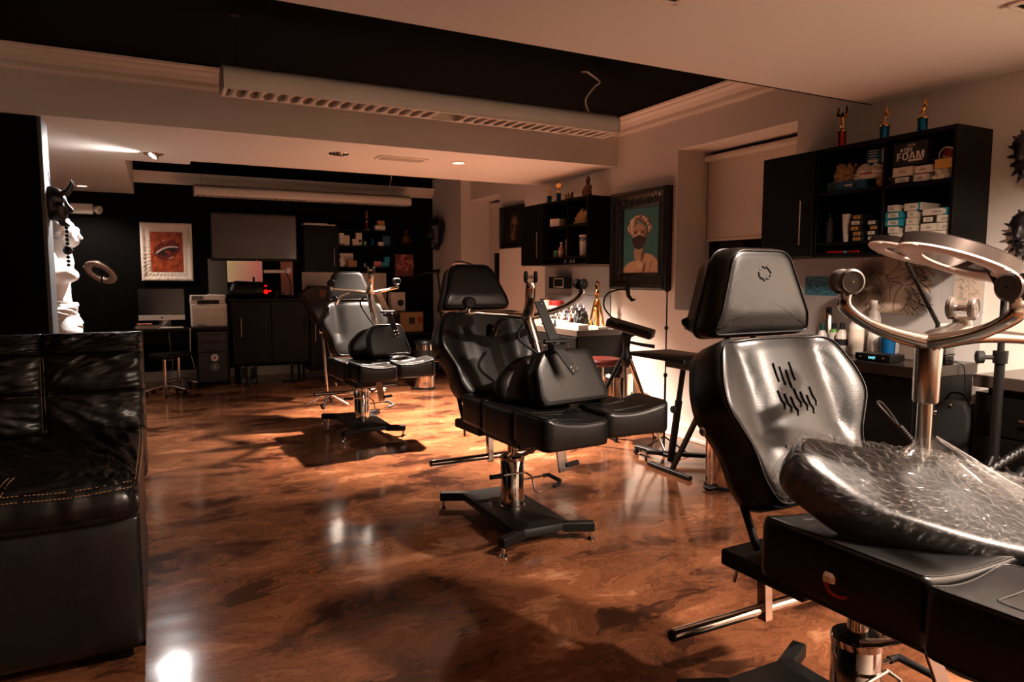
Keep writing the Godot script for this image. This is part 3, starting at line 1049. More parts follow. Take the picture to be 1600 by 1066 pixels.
func chest_rest(c: Dictionary, t: Node3D):
	# polished post that carries four swept arms, each ending in a forked clevis with two wheels
	var a: Vector3 = c.post[0]
	var b: Vector3 = c.post[1]
	var k: float = c.arm_scale
	var s := st()
	rod(s, a, b.lerp(a, 0.1), 0.0125 * k if c.has("film") else 0.019 * k, 18)
	put("rest_post", s, M.satin_steel, t)
	s = st()
	var m := b.lerp(a, c.sleeve)
	lathe(s, [[0.016 * k, 0.0], [0.0205 * k, 0.001], [0.0215 * k, 0.006], [0.022 * k, m.distance_to(b) - 0.02], [0.02 * k, m.distance_to(b)]], 24, aim(m, b - m))
	put("post_sleeve", s, M.satin_steel, t)
	for i in c.arms.size():
		var e: Vector3 = c.arms[i]
		var flat := Vector3(e.x - b.x, 0, e.z - b.z)
		var d := flat.normalized()
		var up := e.y - b.y
		var run := flat.length()
		var pts := curve([b + Vector3(0, -0.02, 0) - d * 0.015, b + d * run * 0.3 + Vector3(0, up * 0.02 - 0.004, 0), b + d * run * 0.62 + Vector3(0, up * 0.22, 0), b + d * run * 0.88 + Vector3(0, up * 0.55, 0), e + d * run * 0.02 - Vector3(0, 0.012, 0), e - d * run * 0.0 + Vector3(0, 0.018, 0)], 5)
		s = st()
		tube(s, pts, lerp_list([0.026 * k, 0.024 * k, 0.021 * k, 0.018 * k, 0.019 * k, 0.018 * k, 0.015 * k], pts.size()), 16, true, 0.55)
		var arm := put("rest_arm", s, M.satin_steel, t)
		# clevis ears and wheels
		var side := d.cross(Vector3.UP).normalized()
		if c.has("film") and i == 3:
			continue
		var top := e + Vector3(0, 0.03 * k, 0)
		s = st()
		disc(s, top, side, 0.006 * k, 0.05 * k, 10)
		put("axle", s, M.chrome, arm)
		for w in [-1.0, 1.0]:
			s = st()
			var r := 0.022 * k
			lathe(s, [[0.0, -0.006 * k], [r * 0.8, -0.006 * k], [r, -0.003 * k], [r, 0.003 * k], [r * 0.82, 0.006 * k], [r * 0.75, 0.0045 * k], [0.0, 0.0045 * k]], 22, aim(top + side * w * 0.018 * k, side * w))
			put("wheel", s, M.wheel_rubber if c.has("film") else M.black_plastic, arm)
	if c.has("film"):
		s = st()
		box(s, Vector3(-0.345, 0.7, 0.17), Vector3(0.03, 0.03, 0.035), 0.008)
		var latch := put("latch", s, M.chrome, t)
		s = st()
		tube(s, curve([Vector3(-0.352, 0.69, 0.16), Vector3(-0.355, 0.672, 0.175), Vector3(-0.355, 0.668, 0.2), Vector3(-0.355, 0.675, 0.22)]), 0.004, 8)
		put("latch_spring", s, M.red, latch)
		film_pad(c, t)
		return
	# the padded plate the client leans on, and the folded bar that holds it
	var q: Array = c.pad
	var X := Transform3D(Basis(Vector3.UP, deg_to_rad(q[3])) * Basis(Vector3.RIGHT, -deg_to_rad(q[2])), q[0])
	var w2: float = q[1].x / 2
	var h2: float = q[1].y / 2
	var o := dense(outline([Vector2(-w2 * 0.88, -h2), Vector2(w2, -h2 * 0.94), Vector2(w2 * 0.98, -h2 * 0.6), Vector2(w2 * 0.58, h2), Vector2(-w2 * 0.72, h2), Vector2(-w2, h2 * 0.35), Vector2(-w2 * 0.98, -h2 * 0.7)], 0.035, 5), 0.03)
	var bulge := func(p: Vector3) -> Vector3: return p + Vector3(0, 0, 0.006 * (1.0 - pow(p.length() / w2, 2)) if p.z > 0.02 else 0.0)
	s = st()
	slab(s, o, [[0.02, -0.07], [0.004, -0.06], [0.0, -0.045], [0.0, 0.028], [0.006, 0.038], [0.016, 0.042]], X, 8, bulge)
	var pad := put("chest_pad", s, M.leather, t)
	s = st()
	piping(s, o, 0.04, 0.01, 0.0032, X, bulge)
	put("seam_piping", s, M.leather, pad)
	# long bolster behind the pad
	s = st()
	var bo := dense(outline([Vector2(-0.24, -0.12), Vector2(0.14, -0.14), Vector2(0.17, 0.02), Vector2(0.06, 0.16), Vector2(-0.14, 0.13), Vector2(-0.26, 0.0)], 0.07, 6), 0.03)
	slab(s, bo, [[0.04, -0.15], [0.01, -0.13], [0.0, -0.09], [0.0, -0.02], [0.01, 0.01], [0.03, 0.02]], Transform3D(Basis(Vector3.UP, deg_to_rad(q[3] - 18.0)) * Basis(Vector3.RIGHT, -deg_to_rad(q[2] + 12)), q[0] + Vector3(-0.06, -0.03, -0.15)), 6)
	put("bolster", s, M.leather, t)
	var br: Array = c.bracket
	var ms: Material = M.rubber if c.bracket_dark else M.chrome
	for n in [0, 2]:
		s = st()
		var p0: Vector3 = br[n]
		var p1: Vector3 = br[n + 1]
		var y := (p1 - p0).normalized()
		var x := Vector3(1, 0, -0.08).slide(y).normalized()
		box(s, Vector3.ZERO, Vector3(0.056 if n == 0 else 0.05, p0.distance_to(p1) + 0.02, 0.009), 0.002, Transform3D(Basis(x, y, x.cross(y)), (p0 + p1) / 2))
		var plate := put("bracket_plate", s, ms, t)
		var z := x.cross(y)
		var spots := [[-0.014, 0.3], [0.014, 0.3], [-0.014, 0.44], [0.014, 0.44]] if n == 2 else [[0.0, -0.46]]
		for e in spots:
			s = st()
			var at: Vector3 = p0.lerp(p1, 0.5 + e[1]) + x * e[0] - z * 0.005
			lathe(s, [[0.0075, -0.002], [0.007, 0.003], [0.004, 0.006], [0.0, 0.007]], 12, aim(at, -z))
			put("bolt", s, M.chrome, plate)
			if n == 2:
				s = st()
				lathe(s, [[0.0075, -0.002], [0.007, 0.003], [0.004, 0.006], [0.0, 0.007]], 12, aim(at + z * 0.01, z))
				put("bolt", s, M.chrome, plate)
	s = st()
	var j: Vector3 = br[1]
	rod(s, j + Vector3(-0.06, 0.0, 0.0), j + Vector3(0.06, 0.0, 0.0), 0.012, 12)
	box(s, j + Vector3(0.0, -0.025, 0.02), Vector3(0.075, 0.03, 0.06), 0.004)
	put("hinge_block", s, M.black_steel, t)
	s = st()
	tube(s, curve([a + Vector3(0.02, 0.06, 0.02), a + Vector3(-0.02, 0.12, 0.0), b + Vector3(-0.1, -0.12, 0.1), b + Vector3(-0.05, -0.05, 0.05)]), 0.008, 8)
	put("adjusting_lever", s, M.black_steel, t)

func film_pad(c: Dictionary, t: Node3D):
	# the chest cushion lying on the seat, wrapped in cling film drawn up to the post
	var f := noise(34.0, FastNoiseLite.TYPE_SIMPLEX_SMOOTH, 3)
	f.fractal_type = FastNoiseLite.FRACTAL_RIDGED
	var X := Transform3D(Basis(Vector3.UP, -deg_to_rad(25.0)) * Basis(Vector3.BACK, deg_to_rad(-13.0)) * Basis(Vector3.RIGHT, deg_to_rad(-60.0)), Vector3(0.05, 0.812, 0.18))
	var o := dense(outline([Vector2(-0.28, -0.13), Vector2(0.0, -0.17), Vector2(0.3, -0.17), Vector2(0.36, 0.0), Vector2(0.34, 0.12), Vector2(0.05, 0.15), Vector2(-0.38, 0.12), Vector2(-0.42, 0.0)], 0.06, 6), 0.022)
	var rise := func(p: Vector3) -> Vector3: return p + Vector3(0, 0, 0.02 * exp(-(pow(p.x, 2) + pow(p.y - 0.08, 2)) / 0.012) if p.z > 0.02 else 0.0)
	var s := st()
	slab(s, o, [[0.03, -0.075], [0.006, -0.06], [0.0, -0.03], [0.0, 0.02], [0.008, 0.04], [0.025, 0.05]], X, 8, rise)
	var pad := put("chest_pad", s, M.leather, t)
	var crease := func(p: Vector3) -> Vector3:
		var q: Vector3 = rise.call(p)
		var n := f.get_noise_3d(p.x * 0.5 + p.y * 1.1, p.y * 0.55 - p.x * 0.7, p.z * 1.5)
		var out := Vector3(p.x * 0.5, p.y * 0.7, 0.35 if p.z > -0.04 else -0.2).normalized()
		return q + out * (0.005 + 0.016 * maxf(0.0, n + 0.2))
	s = st()
	slab(s, dense(o, 0.011), [[0.028, -0.078], [0.006, -0.064], [0.0, -0.045], [-0.001, -0.03], [-0.001, -0.015], [-0.001, 0.0], [0.0, 0.02], [0.004, 0.032], [0.008, 0.042], [0.016, 0.048], [0.024, 0.052]], X, 22, crease, true)
	put("film_wrap", s, M.cling_film, pad)
	s = st()
	var r := RandomNumberGenerator.new()
	r.seed = 21
	for k in 44:
		# bunched folds of film, slanting down across the cushion
		var u0 := r.randf_range(-0.36, 0.3)
		var v0 := r.randf_range(-0.02, 0.11)
		var l := r.randf_range(0.04, 0.17)
		var pts := []
		for i in 9:
			var q := i / 8.0
			var p := Vector3(u0 + l * (0.75 * q + 0.03 * sin(q * 3.0 + k)), v0 - l * 0.8 * q, 0.052)
			if k % 4 == 0:
				p = Vector3(u0 + l * 1.3 * q, 0.115 + 0.012 * sin(q * 4.0 + k), 0.053)
			p.z += 0.009 + 0.003 * sin(q * 9.0 + k * 1.7)
			if p.y < -0.1:
				p.z -= (-0.1 - p.y) * 1.2
			pts.append(X * rise.call(p))
		tube(s, pts, lerp_list([0.0002, r.randf_range(0.0004, 0.0016), r.randf_range(0.0003, 0.001), 0.0002], 9), 5)
	put("film_folds", s, M.cling_film, pad)
	# the tent of film gathered round the foot of the post
	s = st()
	var top: Vector3 = c.post[0] + Vector3(0.0, 0.08, 0.01)
	var rings := []
	for k in 7:
		var ringp := PackedVector3Array()
		var u := k / 6.0
		for i in 40:
			var an := TAU * i / 40.0
			var base := X * Vector3(cos(an) * (0.24 if cos(an) > 0 else 0.15), sin(an) * 0.06 + 0.07, 0.05)
			var p := top.lerp(base, pow(u, 1.3)) + Vector3(cos(an), 0, sin(an)) * 0.026 * (1 - u)
			p += Vector3(cos(an), 0.3, sin(an)) * 0.012 * sin(an * 7.0 + u * 2.0) * (0.3 + u)
			ringp.append(p)
		rings.append(ringp)
	skin(s, rings, [1, 1, 1, 1, 1, 1], false, false)
	put("film_gather", s, M.cling_film, pad)

# ------------------------------------------------------------------ sofa
func dashes(s: SurfaceTool, path: Array, gap: float, r: float):
	# a row of stitches along a path
	var run := 0.0
	for i in path.size() - 1:
		var a: Vector3 = path[i]
		var b: Vector3 = path[i + 1]
		var l := a.distance_to(b)
		while run < l:
			var p := a.lerp(b, run / l)
			var q := a.lerp(b, minf(1.0, (run + gap * 0.62) / l))
			if p.distance_to(q) > 0.001:
				tube(s, [p, q], r, 5)
			run += gap
		run -= l

func build_sofa():
	var t := thing("sofa", "large black leather sofa with tan double stitching along its cushions", "sofa", Vector3(-0.08, 0, -2.76))
	var crumple := noise(2.2, FastNoiseLite.TYPE_SIMPLEX_SMOOTH, 3)
	var pull := noise(1.6, FastNoiseLite.TYPE_SIMPLEX_SMOOTH, 2)
	pull.fractal_type = FastNoiseLite.FRACTAL_RIDGED
	# body
	var s := st()
	var o := dense(outline([Vector2(-1.9, -0.99), Vector2(-0.015, -0.99), Vector2(-0.015, -0.02), Vector2(-1.9, -0.02)], 0.03, 4), 0.06)
	var lay := Transform3D(Basis(Vector3.RIGHT, Vector3.BACK, Vector3.UP), Vector3.ZERO)
	slab(s, o, [[0.0, 0.06], [-0.004, 0.15], [0.005, 0.24], [-0.005, 0.33], [0.003, 0.42], [-0.004, 0.5], [0.012, 0.57]], lay, 2)
	put("body", s, M.sofa_leather, t)
	for x in [-1.84, -0.09]:
		for z in [-0.92, -0.08]:
			s = st()
			box(s, Vector3(x, 0.03, z), Vector3(0.07, 0.06, 0.07), 0.006)
			put("foot", s, M.black_wood, t)
	# seat cushions: creased tops with a puckered roll along the front
	for k in 2:
		s = st()
		var w := 0.93
		var X := Transform3D(Basis(Vector3.RIGHT, Vector3(0, 0, -1), Vector3.UP), Vector3(-0.01 - w / 2 - k * w, 0.6, -0.46))
		var wrinkle := func(u: float, v: float) -> float:
			# long creases fanning out from the outer front corner
			var d := Vector2(u - 1.1, v + 0.9)
			var fan := pull.get_noise_2d(atan2(d.y, d.x) * 4.0, d.length() * 0.35 + k)
			return 0.012 * crumple.get_noise_2d(u * 0.5 + k * 3.0, v * 0.9) + 0.05 * fan * clampf(0.3 + u * 0.5, 0.0, 0.7) - 0.02 * exp(-pow((v - 0.1) / 0.03, 2))
		pillow(s, X, w, 0.99, 0.2, 80, 72, wrinkle, 0.24)
		var cu := put("seat_cushion", s, M.sofa_leather, t)
		s = st()
		var roll := []
		var rad := []
		for i in 61:
			var u := i / 60.0
			roll.append(Vector3(X.origin.x + (u - 0.5) * w * 0.985, 0.608 + 0.006 * crumple.get_noise_1d(u * 4.0), -0.012))
			rad.append((0.062 + 0.012 * pull.get_noise_1d(u * 2.6 + k * 5.0)) * pow(maxf(0.02, 1.0 - pow(absf(u * 2 - 1), 16)), 0.5))
		tube(s, roll, rad, 18)
		put("front_roll", s, M.sofa_leather, t)
		s = st()
		var front := []
		var front2 := []
		for i in 31:
			var u := -0.5 + i / 30.0
			front.append(Vector3(X.origin.x + u * w * 0.95, 0.672 + 0.003 * sin(u * 17.0), 0.026 - 0.03 * pow(absf(u) * 2, 8)))
			front2.append(Vector3(X.origin.x + u * w * 0.95, 0.656 + 0.003 * sin(u * 17.0), 0.046 - 0.03 * pow(absf(u) * 2, 8)))
		dashes(s, front, 0.012, 0.0017)
		dashes(s, front2, 0.012, 0.0017)
		for off in [0.0, 0.016]:
			var x = X.origin.x + 0.06 + off
			dashes(s, curve([Vector3(x - 0.02, 0.66, 0.03), Vector3(x, 0.702, -0.03), Vector3(x + 0.01, 0.708, -0.1)]), 0.012, 0.0017)
		put("stitching", s, M.thread, cu)
	# plain panel under the seat roll
	s = st()
	for k in 2:
		pillow(s, Transform3D(Basis.IDENTITY, Vector3(-0.475 - k * 0.93, 0.3, -0.015)), 0.925, 0.5, 0.05, 24, 12, func(u, v): return 0.006 * crumple.get_noise_2d(u * 2.0 + 4 * k, v))
	put("front_panel", s, M.sofa_leather, t)
	# back: quilted pads, two rows high, rolled over at the top
	s = st()
	o = dense(outline([Vector2(-1.9, 0.4), Vector2(0.0, 0.4), Vector2(-0.01, 1.05), Vector2(-0.05, 1.1), Vector2(-1.9, 1.1)], 0.05, 4), 0.05)
	slab(s, o, soft(0.2, 0.04), Transform3D(Basis(Vector3.RIGHT, -0.05), Vector3(0, 0, -1.17)), 3)
	put("back_frame", s, M.sofa_leather, t)
	var lean := Transform3D(Basis(Vector3.RIGHT, -0.1), Vector3(0, 0.68, -0.93))
	var cols := [[-0.4, 0.0], [-0.86, -0.4], [-1.32, -0.86], [-1.88, -1.32]]
	for k in cols.size():
		for row in 3:
			var x0: float = cols[k][0]
			var x1: float = cols[k][1]
			var y0: float = [0.0, 0.19, 0.37][row]
			var y1: float = [0.19, 0.37, 0.46][row]
			s = st()
			var seedv := k * 3.1 + row * 1.7
			# folds run from the seam crossing out to the far corners
			var cross := Vector2(-1, 1.0 if row == 0 else -1.0)
			var wr := func(u: float, v: float) -> float:
				var d := Vector2(u, v) - cross * 1.1
				var fan := pull.get_noise_2d(atan2(d.y, d.x) * (1.6 if row < 2 else 3.0) + seedv, d.length() * 0.2)
				return 0.014 * crumple.get_noise_2d(u * 0.5 + seedv, v * 0.5) + (0.012 if row < 2 else 0.02) * fan * (1.0 - 0.5 * u * u)
			pillow(s, lean * Transform3D(Basis.IDENTITY, Vector3((x0 + x1) / 2, (y0 + y1) / 2, -0.03 if row < 2 else -0.05)), x1 - x0 + 0.012, y1 - y0 + 0.012, 0.16 if row < 2 else 0.2, 40, 32, wr, 0.4 if row < 2 else 0.3)
			put("back_pad", s, M.sofa_leather, t)
		s = st()
		for off in [-0.006, 0.006]:
			dashes(s, [lean * Vector3(cols[k][0] + off, 0.02, 0.02), lean * Vector3(cols[k][0] + off, 0.19, 0.022), lean * Vector3(cols[k][0] + off, 0.36, 0.02)], 0.011, 0.0015)
			dashes(s, [lean * Vector3(cols[k][0] + 0.02, 0.19 + off, 0.02), lean * Vector3(cols[k][1] - 0.02, 0.19 + off, 0.02)], 0.011, 0.0015)
		put("stitching", s, M.thread, t)
	s = st()
	for off in [0.0, 0.012]:
		dashes(s, curve([Vector3(-0.012 - off, 0.7, -0.86), Vector3(-0.006 - off, 0.7, -0.6), Vector3(-0.006 - off, 0.69, -0.3), Vector3(-0.012 - off, 0.66, -0.03)], 8), 0.011, 0.0015)
	put("side_stitching", s, M.thread, t)

# ------------------------------------------------------------------ statue and mask on the left
func build_statue():
	var p := thing("pedestal", "black square pedestal under the white statue behind the sofa", "pedestal", Vector3(-0.79, 0, -6.72))
	var s := st()
	bx(-0.2, 0.2, 0.0, 0.06, -0.2, 0.2, s, 0.006)
	put("plinth", s, M.black_wood, p)
	s = st()
	bx(-0.17, 0.17, 0.06, 0.74, -0.17, 0.17, s, 0.005)
	put("shaft", s, M.black_wood, p)
	s = st()
	bx(-0.2, 0.2, 0.74, 0.78, -0.2, 0.2, s, 0.006)
	put("top", s, M.black_wood, p)
	var t := thing("statue", "white plaster torso of a woman in classical style, brightly lit beside the partition", "statue", Vector3(-0.765, 0.92, -6.72))
	var b := [
		[Vector3(-0.02, 0.05, 0.0), 0.185, Vector3(-0.02, 0.2, 0.0), 0.145], [Vector3(0.06, 0.03, -0.06), 0.13, Vector3(0.03, 0.2, -0.05), 0.1], [Vector3(0.06, 0.03, 0.07), 0.13, Vector3(0.03, 0.2, 0.06), 0.1],
		[Vector3(-0.01, 0.2, 0), 0.14, Vector3(0.0, 0.36, 0), 0.115], [Vector3(0.0, 0.36, -0.02), 0.11, Vector3(0.01, 0.52, 0), 0.125], [Vector3(0.0, 0.52, -0.1), 0.09, Vector3(0.0, 0.52, 0.1), 0.09],
		[Vector3(0.115, 0.5, -0.075), 0.062, Vector3(0.135, 0.49, -0.075), 0.05], [Vector3(0.115, 0.5, 0.075), 0.062, Vector3(0.135, 0.49, 0.075), 0.05],
		[Vector3(-0.02, 0.63, -0.16), 0.07, Vector3(-0.02, 0.63, 0.16), 0.07], [Vector3(-0.02, 0.62, 0.18), 0.06, Vector3(-0.04, 0.47, 0.2), 0.05], [Vector3(-0.02, 0.62, -0.18), 0.06, Vector3(-0.05, 0.5, -0.2), 0.05],
		[Vector3(-0.01, 0.62, 0), 0.085, Vector3(0.07, 0.76, 0), 0.062], [Vector3(0.08, 0.66, 0.0), 0.07, Vector3(0.1, 0.6, 0.0), 0.06],
	]
	s = st()
	blob(s, b, 0.012, 0.05)
	put("torso", s, M.plaster, t)
	s = st()
	blob(s, [
		[Vector3(0.05, 0.84, 0), 0.085, Vector3(0.07, 0.79, 0), 0.07], [Vector3(0.1, 0.745, 0), 0.028, Vector3(0.115, 0.755, 0), 0.026], [Vector3(0.13, 0.86, 0), 0.025, Vector3(0.125, 0.83, 0), 0.02],
		[Vector3(0.14, 0.835, 0), 0.01, Vector3(0.163, 0.795, 0), 0.014], [Vector3(0.14, 0.77, -0.012), 0.01, Vector3(0.14, 0.77, 0.012), 0.01], [Vector3(0.13, 0.758, -0.01), 0.011, Vector3(0.13, 0.758, 0.01), 0.011],
		[Vector3(0.11, 0.835, 0.04), 0.02, Vector3(0.1, 0.8, 0.05), 0.025], [Vector3(0.11, 0.835, -0.04), 0.02, Vector3(0.1, 0.8, -0.05), 0.025], [Vector3(0.03, 0.74, 0), 0.05, Vector3(0.0, 0.68, 0), 0.055],
		[Vector3(0.04, 0.81, 0.085), 0.016, Vector3(0.04, 0.785, 0.083), 0.012],
	], 0.006, 0.018)
	var head := put("head", s, M.plaster, t)
	head.position = Vector3(0.055, 0.0, 0.0)
	var hair := []
	var r := RandomNumberGenerator.new()
	r.seed = 3
	for i in 70:
		var th := r.randf_range(-2.6, 2.6)
		var ph := r.randf_range(-0.1, 1.4)
		var d := Vector3(-cos(th) * cos(ph) * 0.9, sin(ph), sin(th) * cos(ph))
		if d.x > 0.55 and d.y < 0.5:
			continue
		var c := Vector3(0.03, 0.85, 0) + d * 0.098
		hair.append([c, 0.021, c + Vector3(r.randf_range(-0.02, 0.02), r.randf_range(-0.03, 0.01), r.randf_range(-0.02, 0.02)), 0.016])
	for i in 6:
		hair.append([Vector3(-0.07, 0.8 - i * 0.02, -0.05 + i * 0.02), 0.04, Vector3(-0.06, 0.76 - i * 0.02, 0.05 - i * 0.015), 0.03])
	s = st()
	blob(s, hair, 0.008, 0.012)
	var curls := put("hair", s, M.plaster, t)
	curls.position = Vector3(0.055, 0.0, 0.0)
	s = st()
	for k in 9:
		# drapery folds round the hips
		var y := 0.05 + k * 0.024
		var pts := []
		for i in 17:
			var a := -2.0 + 4.0 * i / 16.0
			var rad := 0.2 - 0.17 * y + 0.012 * sin(a * 3.0 + k)
			pts.append(Vector3(cos(a) * rad - 0.005, y + 0.05 * sin(a * 0.5 + 0.3) + 0.01 * sin(a * 4.0 + k * 2.0), sin(a) * rad))
		tube(s, pts, 0.012, 8)
	put("drapery", s, M.plaster, t)
	var m := thing("mask", "black horned devil mask hung on the pale end of the partition", "mask", Vector3(-0.645, 1.9, -5.87))
	s = st()
	blob(s, [
		[Vector3(0.0, 0.05, 0), 0.085, Vector3(0.02, -0.04, 0), 0.07], [Vector3(0.05, 0.045, 0.04), 0.03, Vector3(0.06, 0.04, -0.04), 0.03], [Vector3(0.075, 0.02, 0), 0.018, Vector3(0.11, -0.03, 0), 0.022],
		[Vector3(0.06, -0.07, 0.02), 0.03, Vector3(0.06, -0.07, -0.02), 0.03], [Vector3(0.06, -0.12, 0), 0.024, Vector3(0.09, -0.135, 0), 0.014], [Vector3(0.05, -0.01, 0.05), 0.03, Vector3(0.04, -0.05, 0.05), 0.025], [Vector3(0.05, -0.01, -0.05), 0.03, Vector3(0.04, -0.05, -0.05), 0.025],
		[Vector3(0.0, -0.02, 0.085), 0.022, Vector3(0.0, 0.03, 0.095), 0.014],
	], 0.007, 0.02)
	put("face", s, M.carved_black, m)
	for z in [-0.05, 0.05]:
		s = st()
		var pts := curve([Vector3(0.04, 0.07, z), Vector3(0.09, 0.09, z * 1.2), Vector3(0.125, 0.14, z * 1.3), Vector3(0.13, 0.18, z * 1.2)])
		tube(s, pts, lerp_list([0.022, 0.018, 0.011, 0.002], pts.size()), 10)
		put("horn", s, M.carved_black, m)
	var bead_y := -0.14
	for i in 9:
		s = st()
		var rr := 0.014 if i != 5 else 0.034
		var at := Vector3(0.085, bead_y - rr, 0.03)
		lathe(s, [[0.0, -rr], [rr * 0.7, -rr * 0.7], [rr, 0.0], [rr * 0.7, rr * 0.7], [0.0, rr]], 10, Transform3D(Basis.IDENTITY, at))
		put("bead", s, M.carved_black if i < 7 else M.bronze, m)
		bead_y -= rr * 2.0
	s = st()
	tube(s, [Vector3(0.0, 0.13, 0.0), Vector3(-0.01, 0.24, 0.0)], 0.003, 6)
	put("hanging_cord", s, M.black_plastic, m)

# ------------------------------------------------------------------ right-hand wall
func wall_cabinet(label: String, z0: float, z1: float, zdoor: float, zdiv: float, x0: float, ys: Array, y0 := 1.53, y1 := 2.2, x1 := 4.05) -> Node3D:
	# open wall unit facing -x; a door at its far end (zdoor..z0), two columns of shelves
	var t := thing("wall_cabinet", label, "cabinet", Vector3(x1, y0, (z0 + z1) / 2))
	var zc := (z0 + z1) / 2
	var d := x1 - x0
	var h := y1 - y0
	for b in [["top_panel", -d, 0.0, h - 0.02, h, z0 - zc, z1 - zc], ["bottom_panel", -d, 0.0, 0.0, 0.02, z0 - zc, z1 - zc], ["back_panel", -0.012, 0.0, 0.02, h - 0.02, z0 - zc, z1 - zc], ["side_panel", -d, -0.012, 0.02, h - 0.02, z1 - zc - 0.02, z1 - zc], ["side_panel", -d, -0.012, 0.02, h - 0.02, z0 - zc, z0 - zc + 0.02], ["side_panel", -d, -0.012, 0.02, h - 0.02, zdoor - zc - 0.01, zdoor - zc + 0.01], ["divider", -d + 0.01, -0.012, 0.02, h - 0.02, zdiv - zc - 0.009, zdiv - zc + 0.009]]:
		var s := st()
		bx(b[1], b[2], b[3], b[4], b[5], b[6], s, 0.002)
		put(b[0], s, M.black_wood, t)
	for y in ys:
		var s := st()
		bx(-d + 0.01, -0.012, y - y0 - 0.009, y - y0 + 0.009, zdoor - zc, z1 - zc - 0.02, s, 0.002)
		put("shelf", s, M.black_wood, t)
	var s := st()
	bx(-d - 0.02, -d - 0.001, 0.004, h - 0.004, z0 - zc + 0.002, zdoor - zc, s, 0.003)
	var door := put("door", s, M.black_wood, t)
	s = st()
	var hz := zdoor - zc - 0.075
	rod(s, Vector3(-d - 0.05, 0.08, hz), Vector3(-d - 0.05, 0.36, hz), 0.006, 12)
	for y in [0.11, 0.33]:
		rod(s, Vector3(-d - 0.05, y, hz), Vector3(-d - 0.018, y, hz), 0.004, 8)
	put("handle", s, M.satin_steel, door)
	return t

func carton(label: String, at: Vector3, size: Vector3, m: Material, group := "", turn := 0.0, lab := "", band := "", category := "box") -> Node3D:
	# a small carton with tuck flaps; its front faces -x; lab = colour of the printed end label, band = colour of a wrapped band
	var t := thing("carton", label, category, at, turn, group)
	var s := st()
	box(s, Vector3(0, size.y / 2, 0), size, 0.0015)
	put("body", s, m, t)
	s = st()
	box(s, Vector3(-size.x / 2 - 0.0005, size.y * 0.5, 0), Vector3(0.001, size.y * 0.92, size.z * 0.96), 0.0)
	put("end_flap", s, m, t)
	if band != "":
		s = st()
		box(s, Vector3(0, size.y / 2, size.z * 0.32), Vector3(size.x + 0.004, size.y + 0.002, size.z * 0.2), 0.0)
		put("band", s, M[band], t)
	if lab != "":
		s = st()
		box(s, Vector3(-size.x / 2 - 0.0018, size.y * 0.5, 0), Vector3(0.0012, size.y * 0.66, size.z * 0.62), 0.0)
		var l := put("end_label", s, M[lab], t)
		s = st()
		for k in 3:
			box(s, Vector3(-size.x / 2 - 0.0026, size.y * (0.36 + 0.13 * k), 0), Vector3(0.0006, size.y * 0.05, size.z * (0.4 - 0.06 * k)), 0.0)
		put("print", s, M.ink, l)
	return t

func bottle(called: String, label: String, at: Vector3, prof: Array, m: Material, cap: Array, cm: Material, group := "", label_m: Material = null, band := Vector2.ZERO) -> Node3D:
	var t := thing(called, label, called.replace("_", " "), at, 0.0, group)
	var s := st()
	lathe(s, prof, 24)
	put("body", s, m, t)
	if cap.size():
		s = st()
		lathe(s, cap, 20)
		put("cap", s, cm, t)
	if label_m:
		s = st()
		var r := 0.0
		for p in prof:
			r = maxf(r, p[0])
		lathe(s, [[r + 0.0004, band.x], [r + 0.0008, band.x], [r + 0.0008, band.y], [r + 0.0004, band.y]], 24, ONE, false)
		put("paper_label", s, label_m, t)
	return t

